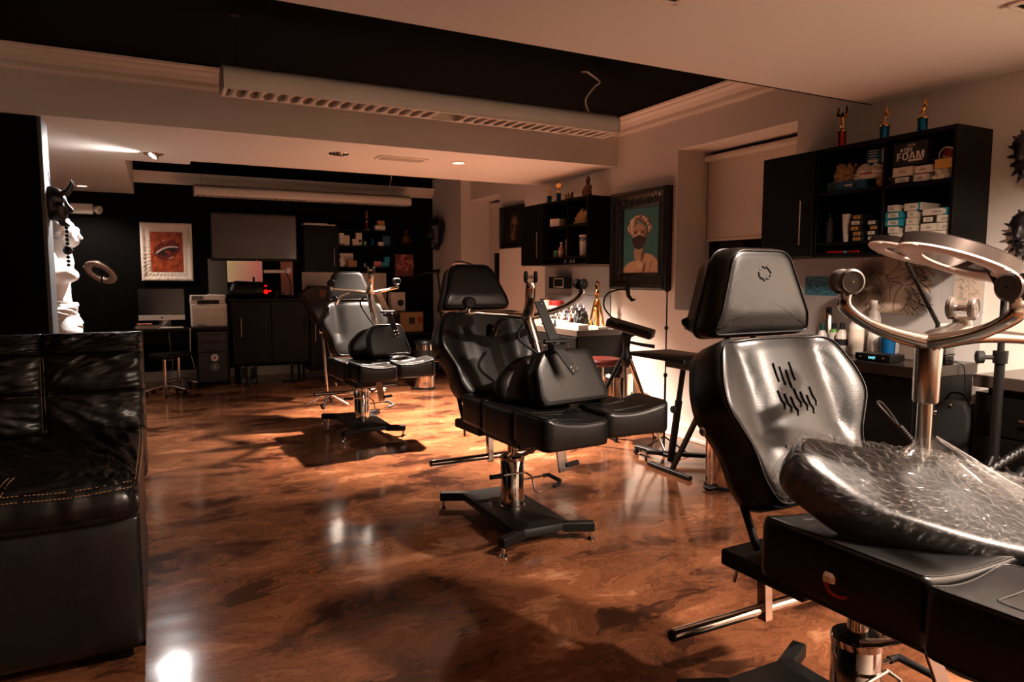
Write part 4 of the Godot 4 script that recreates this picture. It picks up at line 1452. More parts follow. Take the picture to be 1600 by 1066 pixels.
func trophy(label: String, at: Vector3, h: float, column: String, figure: int, group := "", scale := 1.0):
	# plinth, shiny column, collar and a gilt figure (0 winged, 1 lunging, 2 reaching up, 3 round medal)
	var t := thing("trophy", label, "trophy", at, 0.0, group)
	var k := scale
	var s := st()
	box(s, Vector3(0, 0.008, 0), Vector3(0.075, 0.016, 0.075) * k, 0.003)
	put("plinth", s, M.marble, t)
	s = st()
	var ch := h * 0.42
	lathe(s, [[0.026 * k, 0.016], [0.026 * k, ch]], 20)
	put("column", s, M[column], t)
	s = st()
	lathe(s, [[0.0, ch], [0.032 * k, ch], [0.033 * k, ch + 0.006], [0.018 * k, ch + 0.012], [0.012 * k, ch + 0.022], [0.0, ch + 0.024]], 20)
	put("collar", s, M.gold, t)
	s = st()
	var f := h - ch - 0.02
	var o := Vector3(0, ch + 0.02, 0)
	var P := []
	var w := f * 0.075
	if figure == 3:
		lathe(s, [[f * 0.2, -w * 0.6], [f * 0.3, -w * 0.8], [f * 0.34, 0.0], [f * 0.3, w * 0.8], [f * 0.2, w * 0.6], [f * 0.2, -w * 0.6]], 28, aim(o + Vector3(0, f * 0.66, 0), Vector3(1, 0, -0.6)), false)
		disc(s, o + Vector3(0, f * 0.66, 0), Vector3(1, 0, -0.6), f * 0.21, w * 0.6, 24)
		tube(s, [o, o + Vector3(0, f * 0.2, 0), o + Vector3(0, f * 0.34, 0)], [w * 1.6, w * 0.9, w * 1.8], 10)
		tube(s, [o + Vector3(0, f * 0.2, 0), o + Vector3(0, f * 0.6, -f * 0.34)], w * 0.5, 8)
	else:
		P = [[o, w * 0.7, o + Vector3(0, f * 0.25, -w * 0.6), w * 0.9], [o + Vector3(0, f * 0.03, w * 1.2), w * 0.7, o + Vector3(0, f * 0.28, w * 0.4), w * 0.9], [o + Vector3(0, f * 0.3, 0), w * 1.3, o + Vector3(0, f * 0.52, 0), w * 1.5], [o + Vector3(0, f * 0.64, 0), w * 0.9, o + Vector3(0, f * 0.68, 0), w * 0.85]]
		if figure == 0:
			for e in [-1.0, 1.0]:
				P.append([o + Vector3(0, f * 0.52, e * w), w * 0.8, o + Vector3(0, f * 0.62, e * f * 0.24), w * 0.8])
				P.append([o + Vector3(0, f * 0.62, e * f * 0.24), w * 1.0, o + Vector3(0, f * 0.98, e * f * 0.2), w * 0.4])
		elif figure == 1:
			P = [[o, w * 0.6, o + Vector3(0, f * 0.25, 0), w], [o + Vector3(0, f * 0.27, 0), w * 0.9, o + Vector3(0, f * 0.1, -f * 0.3), w * 0.5], [o + Vector3(0, f * 0.28, 0), w * 1.2, o + Vector3(0, f * 0.6, f * 0.1), w * 1.4], [o + Vector3(0, f * 0.74, f * 0.12), w * 0.9, o + Vector3(0, f * 0.77, f * 0.12), w * 0.8], [o + Vector3(0, f * 0.6, f * 0.1), w * 0.7, o + Vector3(0, f * 1.0, f * 0.08), w * 0.4], [o + Vector3(0, f * 0.58, f * 0.1), w * 0.7, o + Vector3(0, f * 0.4, f * 0.28), w * 0.5]]
		else:
			P.append([o + Vector3(0, f * 0.54, w), w * 0.7, o + Vector3(0, f * 1.0, w * 1.4), w * 0.4])
			P.append([o + Vector3(0, f * 0.54, -w), w * 0.7, o + Vector3(0, f * 0.4, -f * 0.2), w * 0.5])
		blob(s, P, maxf(0.0028, f * 0.03), w * 0.8)
	put("figure", s, M.gold, t)

func text(called: String, words: String, parent: Node3D, X: Transform3D, size: float, m: Material, bold := true):
	var tm := TextMesh.new()
	var f := SystemFont.new()
	f.font_names = PackedStringArray(["Droid Sans"])
	f.font_weight = 700 if bold else 400
	tm.font = f
	tm.font_size = 32
	tm.pixel_size = size / 32.0
	tm.depth = 0.001
	tm.text = words
	var o := MeshInstance3D.new()
	o.name = called
	o.mesh = tm
	o.material_override = m
	parent.add_child(o, true)
	o.transform = X

func face_left(at: Vector3) -> Transform3D:
	# text on a surface that faces -x
	return Transform3D(Basis(Vector3(0, 0, 1), Vector3(0, 1, 0), Vector3(-1, 0, 0)), at)

func paint(w: int, h: int, f: Callable) -> Image:
	var im := Image.create(w, h, false, Image.FORMAT_RGB8)
	for y in h:
		for x in w:
			im.set_pixel(x, y, f.call(float(x) / w, float(y) / h))
	return im

func dab(c: Color, k: Color, u: float, v: float, x: float, y: float, rx: float, ry: float, turn := 0.0, soft_edge := 0.12) -> Color:
	# lays an oval stroke of colour k over c
	var d := Vector2(u - x, v - y).rotated(-turn)
	var r := sqrt(pow(d.x / rx, 2) + pow(d.y / ry, 2))
	return c.lerp(k, clampf((1.0 - r) / soft_edge, 0.0, 1.0))

func stroke(im: Image, pts: Array, w: float, c: Color, strength := 0.9):
	# a brushed or penned line through the points (given as fractions of the picture)
	var W := im.get_width()
	var H := im.get_height()
	for i in pts.size() - 1:
		var a := Vector2(pts[i].x * W, pts[i].y * H)
		var b := Vector2(pts[i + 1].x * W, pts[i + 1].y * H)
		var n := maxi(1, int(a.distance_to(b) / 0.7))
		for k in n:
			var p := a.lerp(b, float(k) / n)
			var r := int(ceil(w))
			for y in range(int(p.y) - r, int(p.y) + r + 1):
				for x in range(int(p.x) - r, int(p.x) + r + 1):
					if x < 0 or y < 0 or x >= W or y >= H:
						continue
					var d := Vector2(x + 0.5, y + 0.5).distance_to(p)
					if d < w:
						im.set_pixel(x, y, im.get_pixel(x, y).lerp(c, strength * clampf((w - d) * 1.5, 0.0, 1.0) * 0.6))

func bend(a: Vector2, b: Vector2, c: Vector2) -> Array:
	var o := []
	for i in 9:
		var t := i / 8.0
		o.append(a.lerp(b, t).lerp(b.lerp(c, t), t))
	return o

func framed(t: Node3D, w: float, h: float, bar: float, depth: float, m: Material, X: Transform3D, carved := 0.0):
	# four mitred mouldings round a picture in the xy plane of X, facing +z
	var prof := [[0.0, 0.0], [0.0, depth * 0.8], [bar * 0.12, depth], [bar * 0.3, depth * 0.92], [bar * 0.42, depth * 0.6], [bar * 0.6, depth * 0.5], [bar * 0.75, depth * 0.62], [bar * 0.9, depth * 0.45], [bar, depth * 0.3], [bar, 0.0]]
	for side in 4:
		var s := st()
		var along := w if side % 2 == 0 else h
		var off := h if side % 2 == 0 else w
		var R := X * Transform3D(Basis(Vector3.BACK, PI / 2 * side), Vector3.ZERO)
		var rings := []
		var groups := []
		var n := 1 if carved <= 0.0 else int(along / 0.012)
		for i in n + 1:
			var f := float(i) / n
			var ringp := PackedVector3Array()
			for p in prof:
				var hw: float = along / 2 - p[0]
				var z: float = p[1]
				if carved > 0 and p[0] > bar * 0.2 and p[0] < bar * 0.8:
					z += carved * (sin(f * along * 110.0) * 0.5 + sin(f * along * 47.0 + p[0] * 160.0) * 0.6)
				ringp.append(R * Vector3(lerpf(-hw, hw, f), -off / 2 + p[0], z))
			rings.append(ringp)
			groups.append(1)
		skin(s, rings, groups)
		put("frame_bar", s, m, t)

func card(called: String, t: Node3D, w: float, h: float, d: float, m: Material, X: Transform3D) -> MeshInstance3D:
	# a flat sheet with its picture on +z of X
	var s := st()
	flat4(s, X * Vector3(-w / 2, -h / 2, d), X * Vector3(w / 2, -h / 2, d), X * Vector3(w / 2, h / 2, d), X * Vector3(-w / 2, h / 2, d), X.origin)
	for e in [[Vector3(-w / 2, -h / 2, 0), Vector3(w / 2, -h / 2, 0)], [Vector3(w / 2, -h / 2, 0), Vector3(w / 2, h / 2, 0)], [Vector3(w / 2, h / 2, 0), Vector3(-w / 2, h / 2, 0)], [Vector3(-w / 2, h / 2, 0), Vector3(-w / 2, -h / 2, 0)]]:
		s.set_smooth_group(-1)
		var up := Vector3(0, 0, d)
		for p in [e[0], e[1], e[1] + up, e[0], e[1] + up, e[0] + up]:
			s.set_uv(Vector2(p.x / w + 0.5, 0.5 - p.y / h))
			s.add_vertex(X * p)
	return put(called, s, m, t)

func on_right(x: float, y: float, z: float) -> Transform3D:
	# a plane on the right wall, its x to the viewer's right (towards +z), facing -x
	return Transform3D(Basis(Vector3(0, 0, 1), Vector3(0, 1, 0), Vector3(-1, 0, 0)), Vector3(x, y, z))

func build_right_side():
	wall_cabinet("large black wall cabinet full of cartons above the near worktop", -3.5, -2.22, -3.08, -2.63, 3.73, [1.61, 1.92])
	near_cabinet_things()
	wall_cabinet("black wall cabinet with few things on it beside the picture of the masked bust", -7.08, -5.73, -6.58, -6.13, 3.75, [1.605, 1.93])
	far_cabinet_things()
	# pictures and masks on the wall
	var t := thing("picture", "large picture of a masked classical bust on teal in a heavy black carved frame", "picture", Vector3(4.05, 1.745, -5.25))
	var R := on_right(0, 0, 0)
	framed(t, 0.84, 0.92, 0.16, 0.09, M.carved_black, R, 0.004)
	var skinc := Color(0.72, 0.58, 0.46)
	var wob := noise(9.0, FastNoiseLite.TYPE_SIMPLEX, 3)
	var bust := paint(140, 216, func(u: float, v: float) -> Color:
		var c := Color(0.17, 0.36, 0.38).lerp(Color(0.2, 0.42, 0.42), wob.get_noise_2d(u, v) * 0.5 + 0.5)
		var dark := Color(0.36, 0.25, 0.18)
		# draped shoulders and long neck
		c = dab(c, skinc, u, v, 0.2, 1.02, 0.34, 0.2, -0.45)
		c = dab(c, skinc, u, v, 0.8, 0.92, 0.34, 0.2, 0.5)
		c = dab(c, skinc, u, v, 0.5, 0.98, 0.45, 0.2)
		c = dab(c, skinc.darkened(0.12), u, v, 0.45, 0.7, 0.14, 0.16)
		c = dab(c, dark, u, v, 0.56, 0.72, 0.06, 0.14, 0.25, 0.7)
		c = dab(c, skinc.lightened(0.15), u, v, 0.48, 0.86, 0.13, 0.07, 0.35, 0.5)
		c = dab(c, dark, u, v, 0.6, 0.92, 0.05, 0.13, 0.4, 0.8)
		c = dab(c, dark.lightened(0.2), u, v, 0.78, 0.88, 0.025, 0.16, 0.5, 0.8)
		# face
		c = dab(c, skinc.darkened(0.1), u, v, 0.45, 0.42, 0.2, 0.2, 0.05)
		c = dab(c, dark, u, v, 0.63, 0.42, 0.05, 0.16, 0.0, 0.8)
		c = dab(c, skinc.lightened(0.12), u, v, 0.4, 0.42, 0.1, 0.07, 0.0, 0.7)
		for x in [0.36, 0.55]:
			c = dab(c, dark, u, v, x, 0.36, 0.085, 0.016, -0.1 if x < 0.4 else 0.12, 0.6)
			c = dab(c, Color(0.2, 0.13, 0.09), u, v, x, 0.385, 0.055, 0.016, 0.0, 0.5)
		c = dab(c, skinc.lightened(0.2), u, v, 0.45, 0.41, 0.025, 0.06, 0.0, 0.5)
		# cloth mask: broad over the cheeks, pointed at the chin
		var w := 0.2 * sqrt(maxf(0.0, 1.0 - pow(maxf(0.0, v - 0.44) / 0.19, 2)))
		if v > 0.41 + 0.25 * absf(u - 0.45) and v < 0.64 and absf(u - 0.45) < w:
			c = Color(0.1, 0.06, 0.055)
			if wob.get_noise_2d(u * 8.0, v * 8.0) > 0.25:
				c = Color(0.32, 0.22, 0.2)
		return c)
	var dark_curl := Color(0.3, 0.2, 0.14)
	var cr := RandomNumberGenerator.new()
	cr.seed = 6
	for k in 110:
		# tight curls
		var a := cr.randf_range(PI * 0.92, TAU * 1.04)
		var rr := cr.randf_range(0.72, 1.12)
		var p := Vector2(0.455 + cos(a) * 0.26 * rr, 0.325 + sin(a) * 0.165 * rr)
		var q := Vector2(cos(a + 1.2), sin(a + 1.2)) * 0.045
		stroke(bust, bend(p - q, p + Vector2(q.y, -q.x) * 1.3, p + q), 3.4, skinc.darkened(0.4) if k < 50 else (skinc.lightened(0.22) if k % 3 else dark_curl), 1.0)
	card("canvas", t, 0.54, 0.62, 0.012, picture("bust_print", bust, 0.6), R * Transform3D(Basis.IDENTITY, Vector3(0, 0, 0.012)))
	t = thing("picture", "small dark picture of a pale skull between the far window and the wall cabinet", "picture", Vector3(4.05, 2.035, -7.9))
	framed(t, 0.62, 0.53, 0.06, 0.05, M.carved_black, R)
	var skull := paint(96, 80, func(u: float, v: float) -> Color:
		var c := Color(0.035, 0.03, 0.028)
		c = dab(c, Color(0.5, 0.4, 0.26), u, v, 0.62, 0.42, 0.24, 0.33, 0.1, 0.5)
		c = dab(c, Color(0.45, 0.36, 0.24), u, v, 0.55, 0.78, 0.17, 0.16, 0.2, 0.5)
		c = dab(c, Color(0.03, 0.025, 0.02), u, v, 0.54, 0.48, 0.07, 0.09)
		c = dab(c, Color(0.03, 0.025, 0.02), u, v, 0.72, 0.5, 0.06, 0.08)
		c = dab(c, Color(0.05, 0.04, 0.03), u, v, 0.62, 0.62, 0.03, 0.06)
		for k in 5:
			c = dab(c, Color(0.06, 0.05, 0.04), u, v, 0.46 + k * 0.05, 0.77, 0.008, 0.06)
		return c)
	card("canvas", t, 0.51, 0.42, 0.01, picture("skull_print", skull, 0.6), R * Transform3D(Basis.IDENTITY, Vector3(0, 0, 0.01)))
	wall_mask("black carved tribal mask on the pale wall left of the far window", Vector3(3.805, 2.06, -9.9), 1.0)
	wall_mask("black spiky mask high on the wall at the right edge of the view", Vector3(4.0, 2.03, -2.01), 0.52)
	wall_mask("lower black spiky mask on the wall at the right edge, nearer the ring lamps", Vector3(4.0, 1.63, -2.0), 0.5)
	near_counter()
	far_counter()

func wall_mask(label: String, at: Vector3, k: float):
	var t := thing("carved_mask", label, "mask", at)
	var s := st()
	blob(s, [[Vector3(-0.03, 0.1, 0) * k, 0.13 * k, Vector3(-0.03, -0.1, 0) * k, 0.095 * k], [Vector3(-0.14, 0.06, 0) * k, 0.025 * k, Vector3(-0.17, -0.04, 0) * k, 0.035 * k], [Vector3(-0.12, 0.1, -0.07) * k, 0.03 * k, Vector3(-0.12, 0.1, 0.07) * k, 0.03 * k], [Vector3(-0.12, -0.12, -0.04) * k, 0.03 * k, Vector3(-0.12, -0.12, 0.04) * k, 0.03 * k], [Vector3(-0.1, -0.19, 0) * k, 0.04 * k, Vector3(-0.08, -0.21, 0) * k, 0.03 * k]], 0.012 * k, 0.03 * k)
	put("face", s, M.carved_black, t)
	var r := RandomNumberGenerator.new()
	r.seed = int(k * 100)
	for i in 16:
		var a := TAU * i / 16.0
		var c := Vector3(-0.02, sin(a) * 0.2, cos(a) * 0.125) * k
		s = st()
		var d := Vector3(-0.35 * r.randf(), sin(a), cos(a)).normalized()
		tube(s, [c, c + d * 0.03 * k, c + d * (0.05 + 0.05 * r.randf()) * k], [0.026 * k, 0.02 * k, 0.003], 8)
		put("spike", s, M.carved_black, t)

func near_cabinet_things():
	var st_b := [["A1", -2.582, 0.059, 1.777, 0.039], ["A2", -2.574, 0.1, 1.737, 0.039], ["A3", -2.572, 0.1, 1.694, 0.042], ["A4", -2.573, 0.058, 1.655, 0.038], ["A5", -2.56, 0.077, 1.62, 0.034],
		["B1", -2.462, 0.1, 1.775, 0.042], ["B2", -2.466, 0.054, 1.736, 0.038], ["B3", -2.469, 0.06, 1.697, 0.038], ["B4", -2.469, 0.064, 1.659, 0.037], ["B5", -2.471, 0.056, 1.62, 0.038],
		["C1", -2.325, 0.16, 1.74, 0.037], ["C2", -2.37, 0.084, 1.7, 0.038], ["C3", -2.281, 0.086, 1.7, 0.039], ["C4", -2.366, 0.09, 1.656, 0.042], ["C5", -2.275, 0.085, 1.656, 0.042], ["C6", -2.32, 0.176, 1.62, 0.035],
		["D1", -2.806, 0.074, 1.748, 0.033], ["D2", -2.815, 0.086, 1.715, 0.032], ["D3", -2.82, 0.075, 1.682, 0.032], ["D4", -2.8, 0.076, 1.65, 0.031], ["D5", -2.8, 0.078, 1.62, 0.029],
		["E1", -2.705, 0.07, 1.711, 0.03], ["E2", -2.695, 0.064, 1.681, 0.029], ["E3", -2.705, 0.069, 1.65, 0.03], ["E4", -2.703, 0.064, 1.62, 0.029]]
	var look := {"A1": ["card", "paper", ""], "A2": ["teal_card", "paper", ""], "A3": ["teal_card", "paper", ""], "A4": ["card", "paper", ""], "A5": ["card", "paper", ""], "B1": ["card", "paper", "teal_card"], "B2": ["card", "paper", ""], "B3": ["card", "paper", ""], "B4": ["card", "paper", ""], "B5": ["card", "paper", ""],
		"C1": ["card", "paper", "teal_card"], "C2": ["black_card", "paper", ""], "C3": ["card", "paper", ""], "C4": ["card", "paper", ""], "C5": ["card", "paper", ""], "C6": ["card", "paper", ""],
		"D1": ["black_card", "gold_card", ""], "D2": ["black_card", "paper", ""], "D3": ["black_card", "gold_card", ""], "D4": ["black_card", "gold_card", ""], "D5": ["black_card", "gold_card", ""], "E1": ["black_card", "paper", ""], "E2": ["black_card", "gold_card", ""], "E3": ["black_card", "paper", ""], "E4": ["black_card", "paper", ""]}
	var where := {"A": "left pale stack", "B": "middle pale stack", "C": "wide pale stack on the right", "D": "left dark stack", "E": "dark stack by the divider"}
	var ord := {"1": "topmost", "2": "second from the top", "3": "third from the top", "4": "fourth from the top", "5": "fifth from the top", "6": "lowest"}
	var words := {"card": "white carton", "teal_card": "teal carton with white label", "black_card": "black carton"}
	for b in st_b:
		var id: String = b[0]
		var l: Array = look[id]
		var what: String = words[l[0]]
		if l[1] == "gold_card":
			what = "black carton with gold label"
		elif l[0] == "black_card":
			what = "black carton with white label"
		if l[2] != "":
			what = "white carton with teal band"
		var depth := 0.2
		var rank: String = ord[id[1]] if id[0] != "C" else {"1": "topmost across", "2": "left in second row of", "3": "right in second row of", "4": "left in the third row of", "5": "right in the third row of", "6": "lowest in"}[id[1]]
		carton(("%s, %s the %s" % [what, rank, where[id[0]]]).replace("top the", "top of the").replace("topmost the", "topmost of the").replace("lowest the", "lowest of the"), Vector3(3.86 + 0.008 * (b[1] * 977.0 - floor(b[1] * 977.0)), b[3], b[1]), Vector3(depth, b[4] - 0.001, b[2]), M[l[0]], "supply cartons in the near wall cabinet", 0.0, l[1], l[2])
	# upper row
	var o := carton("large black carton printed ergo FOAM in white on the top shelf", Vector3(3.88, 1.979 + 0.05, -2.5), Vector3(0.22, 0.128, 0.2), M.black_card, "", 0.0)
	text("lettering", "FOAM", o, face_left(Vector3(-0.1125, 0.05, 0.005)), 0.058, M.paper)
	text("lettering", "ergo", o, face_left(Vector3(-0.1125, 0.088, -0.02)), 0.034, M.paper)
	text("lettering", "AEGER", o, face_left(Vector3(-0.1125, 0.108, 0.01)), 0.016, M.paper, false)
	var s := st()
	box(s, Vector3(-0.1125, 0.024, 0.035), Vector3(0.001, 0.01, 0.08), 0.0)
	put("printed_bar", s, M.paper, o)
	carton("white carton with green end under the black foam carton", Vector3(3.86, 1.97, -2.53), Vector3(0.2, 0.052, 0.12), M.card, "supply cartons in the near wall cabinet", 0.0, "paper", "")
	carton("black carton with barcode label lowest under the foam carton", Vector3(3.86, 1.93, -2.53), Vector3(0.2, 0.04, 0.13), M.black_card, "supply cartons in the near wall cabinet", 0.0, "paper")
	carton("tilted white carton under the foam carton's right corner", Vector3(3.86, 1.975, -2.42), Vector3(0.2, 0.04, 0.09), M.card, "supply cartons in the near wall cabinet", 4.0, "paper")
	carton("flat white carton lowest at the right under the foam carton", Vector3(3.86, 1.93, -2.42), Vector3(0.2, 0.04, 0.085), M.card, "supply cartons in the near wall cabinet", -3.0, "paper")
	o = carton("teal glove carton lying on the paper bags on the top shelf", Vector3(3.88, 2.075, -2.76), Vector3(0.12, 0.085, 0.1), M.blue_card, "", 12.0)
	s = st()
	for k in 4:
		box(s, Vector3(-0.0615, 0.078 - k * 0.016, -0.01), Vector3(0.001, 0.004, 0.05 - 0.006 * k), 0.0)
	box(s, Vector3(-0.0615, 0.017, -0.01), Vector3(0.001, 0.016, 0.06), 0.0)
	put("print", s, M.paper, o)
	o = carton("pale blue carton beside the teal glove carton on the top shelf", Vector3(3.88, 2.075, -2.665), Vector3(0.12, 0.085, 0.08), M.card, "", 6.0)
	o = carton("long dark blue packet lying on the top shelf's left end", Vector3(3.85, 1.932, -2.9), Vector3(0.16, 0.055, 0.26), M.blue_card, "", 4.0)
	s = st()
	box(s, Vector3(-0.081, 0.028, -0.09), Vector3(0.001, 0.035, 0.055), 0.0)
	disc(s, Vector3(-0.081, 0.028, 0.06), Vector3.RIGHT, 0.014, 0.001, 16)
	put("print", s, M.black_card, o)
	s = st()
	box(s, Vector3(-0.081, 0.03, 0.015), Vector3(0.001, 0.012, 0.05), 0.0)
	put("print", s, M.paper, o)
	for e in [[-2.945, 0.13, 0.11, "crumpled brown paper bag at the top shelf's left end", "kraft", 1], [-2.77, 0.2, 0.085, "crumpled pale paper bag with red print on the top shelf", "card", 2], [-2.66, 0.1, 0.08, "small crumpled paper bag against the top shelf divider", "kraft", 3], [-2.32, 0.11, 0.12, "crumpled tan paper bag at the top shelf's right end", "card", 4]]:
		var b := thing("paper_bag", e[3], "bag", Vector3(3.86, 1.93 + (0.058 if e[5] < 3 else 0.0), e[0]), 0.0, "")
		s = st()
		crumple_blob(s, Vector3(0.18, e[2], e[1]), e[5])
		put("bag", s, M[e[4]], b)
		if e[5] == 2:
			s = st()
			box(s, Vector3(-0.088, 0.03, 0.0), Vector3(0.002, 0.008, 0.08), 0.0)
			put("red_print", s, M.red, b)
	carton("yellow sticky pad box propped beside the foam carton", Vector3(3.83, 2.03, -2.635), Vector3(0.06, 0.05, 0.055), M.yellow_card, "", 20.0)
	carton("yellow envelope pack leaning in the tan paper bag", Vector3(3.77, 1.985, -2.3), Vector3(0.02, 0.05, 0.1), M.yellow_card, "", 0.0)
	var cap := thing("cap", "red cap with white trim on the top shelf's right end", "cap", Vector3(3.88, 2.04, -2.33))
	s = st()
	lathe(s, [[0.05, 0.0], [0.05, 0.02], [0.042, 0.055], [0.024, 0.074], [0.0, 0.078]], 20)
	put("crown", s, M.red, cap)
	s = st()
	tube(s, curve([Vector3(-0.02, 0.0, -0.055), Vector3(-0.04, 0.04, -0.045), Vector3(-0.045, 0.066, -0.01), Vector3(-0.046, 0.05, 0.035), Vector3(-0.04, 0.02, 0.05)]), 0.0045, 8)
	put("trim", s, M.paper, cap)
	bottle("cone_cup", "tall white paper cone standing at the left of the middle shelf", Vector3(3.8, 1.619, -2.905), [[0.014, 0.0], [0.026, 0.17], [0.024, 0.172], [0.0, 0.171]], M.paper, [], null)
	var g := bottle("spray_bottle", "slim glittering dark bottle in the middle shelf's left corner", Vector3(3.8, 1.619, -3.025), [[0.02, 0.0], [0.024, 0.01], [0.024, 0.13], [0.01, 0.16], [0.008, 0.165]], M.stone, [[0.008, 0.165], [0.012, 0.168], [0.008, 0.195], [0.0, 0.2]], M.blue_metal)
	g.set_meta("category", "bottle")
	for e in [[-2.95, "red", "red marker pen on the lowest shelf, nearest the front", 8.0, 3.76], [-2.93, "teal_card", "teal marker pen on the lowest shelf behind the red one", -24.0, 3.79], [-2.85, "red", "red capped pen lying right of the other marker pens", -6.0, 3.78], [-2.96, "paper", "white pen on the lowest shelf left of the coloured pens", 30.0, 3.8]]:
		var p := thing("marker_pen", e[2], "pen", Vector3(e[4], 1.5585, e[0]), e[3], "pens on the lowest shelf of the near cabinet")
		s = st()
		lathe(s, [[0.0, -0.055], [0.003, -0.054], [0.0075, -0.045], [0.0075, 0.02], [0.0, 0.02]], 12, aim(Vector3.ZERO, Vector3.BACK))
		put("barrel", s, M[e[1]], p)
		s = st()
		lathe(s, [[0.0, 0.02], [0.008, 0.02], [0.008, 0.06], [0.0, 0.064]], 12, aim(Vector3.ZERO, Vector3.BACK))
		put("cap", s, M.ink if e[1] == "paper" else M[e[1]], p)
	trophy("gold winged trophy on a red column, leftmost on the near wall cabinet", Vector3(3.87, 2.2, -3.02), 0.27, "red_metal", 0, "trophies on the near wall cabinet")
	trophy("gold trophy on a blue column in the middle of the near wall cabinet", Vector3(3.87, 2.2, -2.73), 0.215, "blue_metal", 1, "trophies on the near wall cabinet")
	trophy("gold lunging trophy on a teal column, rightmost on the near wall cabinet", Vector3(3.87, 2.2, -2.5), 0.215, "blue_metal", 1, "trophies on the near wall cabinet")

func crumple_blob(s: SurfaceTool, size: Vector3, sd: int):
	# a creased paper bag: a box whose faces are pulled about
	var f := noise(7.0, FastNoiseLite.TYPE_SIMPLEX, 2)
	f.seed = sd
	var rings := []
	var n := 24
	for j in 9:
		var y := j / 8.0
		var r := PackedVector3Array()
		for i in n:
			var a := TAU * i / n
			var p := Vector2(cos(a), sin(a))
			var k := 1.0 / pow(pow(absf(p.x), 4) + pow(absf(p.y), 4), 0.25)
			var w := 1.0 - 0.35 * pow(y, 3)
			var d := 1.0 + 0.28 * f.get_noise_3d(p.x * 0.5 + sd, y * 0.6, p.y * 0.5)
			r.append(Vector3(p.x * k * size.x / 2 * w * d, size.y * (y * 0.95 + 0.25 * (y * f.get_noise_2d(p.x * 0.4, p.y * 0.4 + sd))), p.y * k * size.z / 2 * w * d))
		rings.append(r)
	var g := []
	for j in 8:
		g.append(-1)
	skin(s, rings, g)

func far_cabinet_things():
	trophy("small gold trophy on a blue column, leftmost on the far wall cabinet", Vector3(3.87, 2.2, -6.68), 0.2, "blue_metal", 2, "trophies on the far wall cabinet")
	trophy("gold round medal trophy on a blue column on the far wall cabinet", Vector3(3.87, 2.2, -6.48), 0.225, "blue_metal", 3, "trophies on the far wall cabinet")
	var t := thing("figurine", "small dark dragon figurine between the medal trophy and the seated statue", "figurine", Vector3(3.87, 2.2, -6.27))
	var s := st()
	blob(s, [[Vector3(0, 0.03, -0.05), 0.018, Vector3(0, 0.03, 0.05), 0.02], [Vector3(0, 0.04, 0.05), 0.014, Vector3(0, 0.075, 0.065), 0.013], [Vector3(0, 0.04, -0.05), 0.014, Vector3(0, 0.07, -0.07), 0.01], [Vector3(-0.02, 0.0, -0.04), 0.01, Vector3(0, 0.03, -0.04), 0.012], [Vector3(-0.02, 0.0, 0.04), 0.01, Vector3(0, 0.03, 0.04), 0.012], [Vector3(0, 0.045, 0.0), 0.01, Vector3(0, 0.085, -0.02), 0.006]], 0.006, 0.012)
	put("body", s, M.bronze, t)
	buddha("dark seated buddha statue on top of the far wall cabinet", Vector3(3.87, 2.2, -5.91), 0.215)
	var o := carton("pale wooden box on the upper shelf of the far wall cabinet", Vector3(3.85, 1.939, -6.47), Vector3(0.1, 0.085, 0.13), M.card, "", 14.0)
	carton("small pale box leaning beside the wooden box in the far wall cabinet", Vector3(3.82, 1.939, -6.36), Vector3(0.05, 0.075, 0.03), M.card, "", 8.0)
	t = thing("crystal", "pale angular rock crystal filling the upper right shelf of the far wall cabinet", "rock", Vector3(3.88, 1.939, -5.94))
	s = st()
	crumple_blob(s, Vector3(0.16, 0.14, 0.25), 7)
	put("stone", s, M.kraft, t)
	bottle("jar", "small green jar on the lower left shelf of the far wall cabinet", Vector3(3.84, 1.614, -6.47), [[0.028, 0.0], [0.03, 0.004], [0.03, 0.055], [0.027, 0.06], [0.0, 0.06]], M.green_plastic, [[0.031, 0.058], [0.031, 0.074], [0.0, 0.076]], M.green_plastic)
	bottle("pump_bottle", "pink pump bottle beside the green jar in the far wall cabinet", Vector3(3.84, 1.614, -6.37), [[0.026, 0.0], [0.028, 0.004], [0.028, 0.09], [0.016, 0.11], [0.0, 0.112]], M.pink, [[0.012, 0.11], [0.012, 0.128], [0.004, 0.13], [0.004, 0.145], [0.015, 0.147], [0.015, 0.156], [0.0, 0.158]], M.white_plastic, "", M.paper, Vector2(0.03, 0.065))
	carton("tall pink carton behind the pump bottle in the far wall cabinet", Vector3(3.88, 1.614, -6.24), Vector3(0.08, 0.185, 0.08), M.pink, "", 0.0)
	t = thing("clear_jar", "bright clear pale blue canister on the lower right shelf of the far wall cabinet", "jar", Vector3(3.88, 1.616, -5.97))
	s = st()
	lathe(s, [[0.055, 0.0], [0.058, 0.004], [0.058, 0.19], [0.05, 0.2]], 24)
	put("glass", s, M.clear_plastic, t)
	s = st()
	lathe(s, [[0.0, 0.006], [0.05, 0.006], [0.05, 0.15], [0.0, 0.153]], 20)
	put("contents", s, M.paper, t)
	s = st()
	lathe(s, [[0.06, 0.198], [0.06, 0.212], [0.0, 0.216]], 24)
	put("lid", s, M.white_plastic, t)
	for k in 4:
		t = thing("paint_cone", "small pale cone, %s from the left in the far wall cabinet's lowest slot" % ["first", "second", "third", "fourth"][k], "cone", Vector3(3.79, 1.55, -6.2 + k * 0.055), 0.0, "small cones in the slot of the far wall cabinet")
		s = st()
		lathe(s, [[0.017, 0.0], [0.012, 0.014], [0.0015, 0.042], [0.0, 0.043]], 14)
		put("cone", s, M.paper, t)

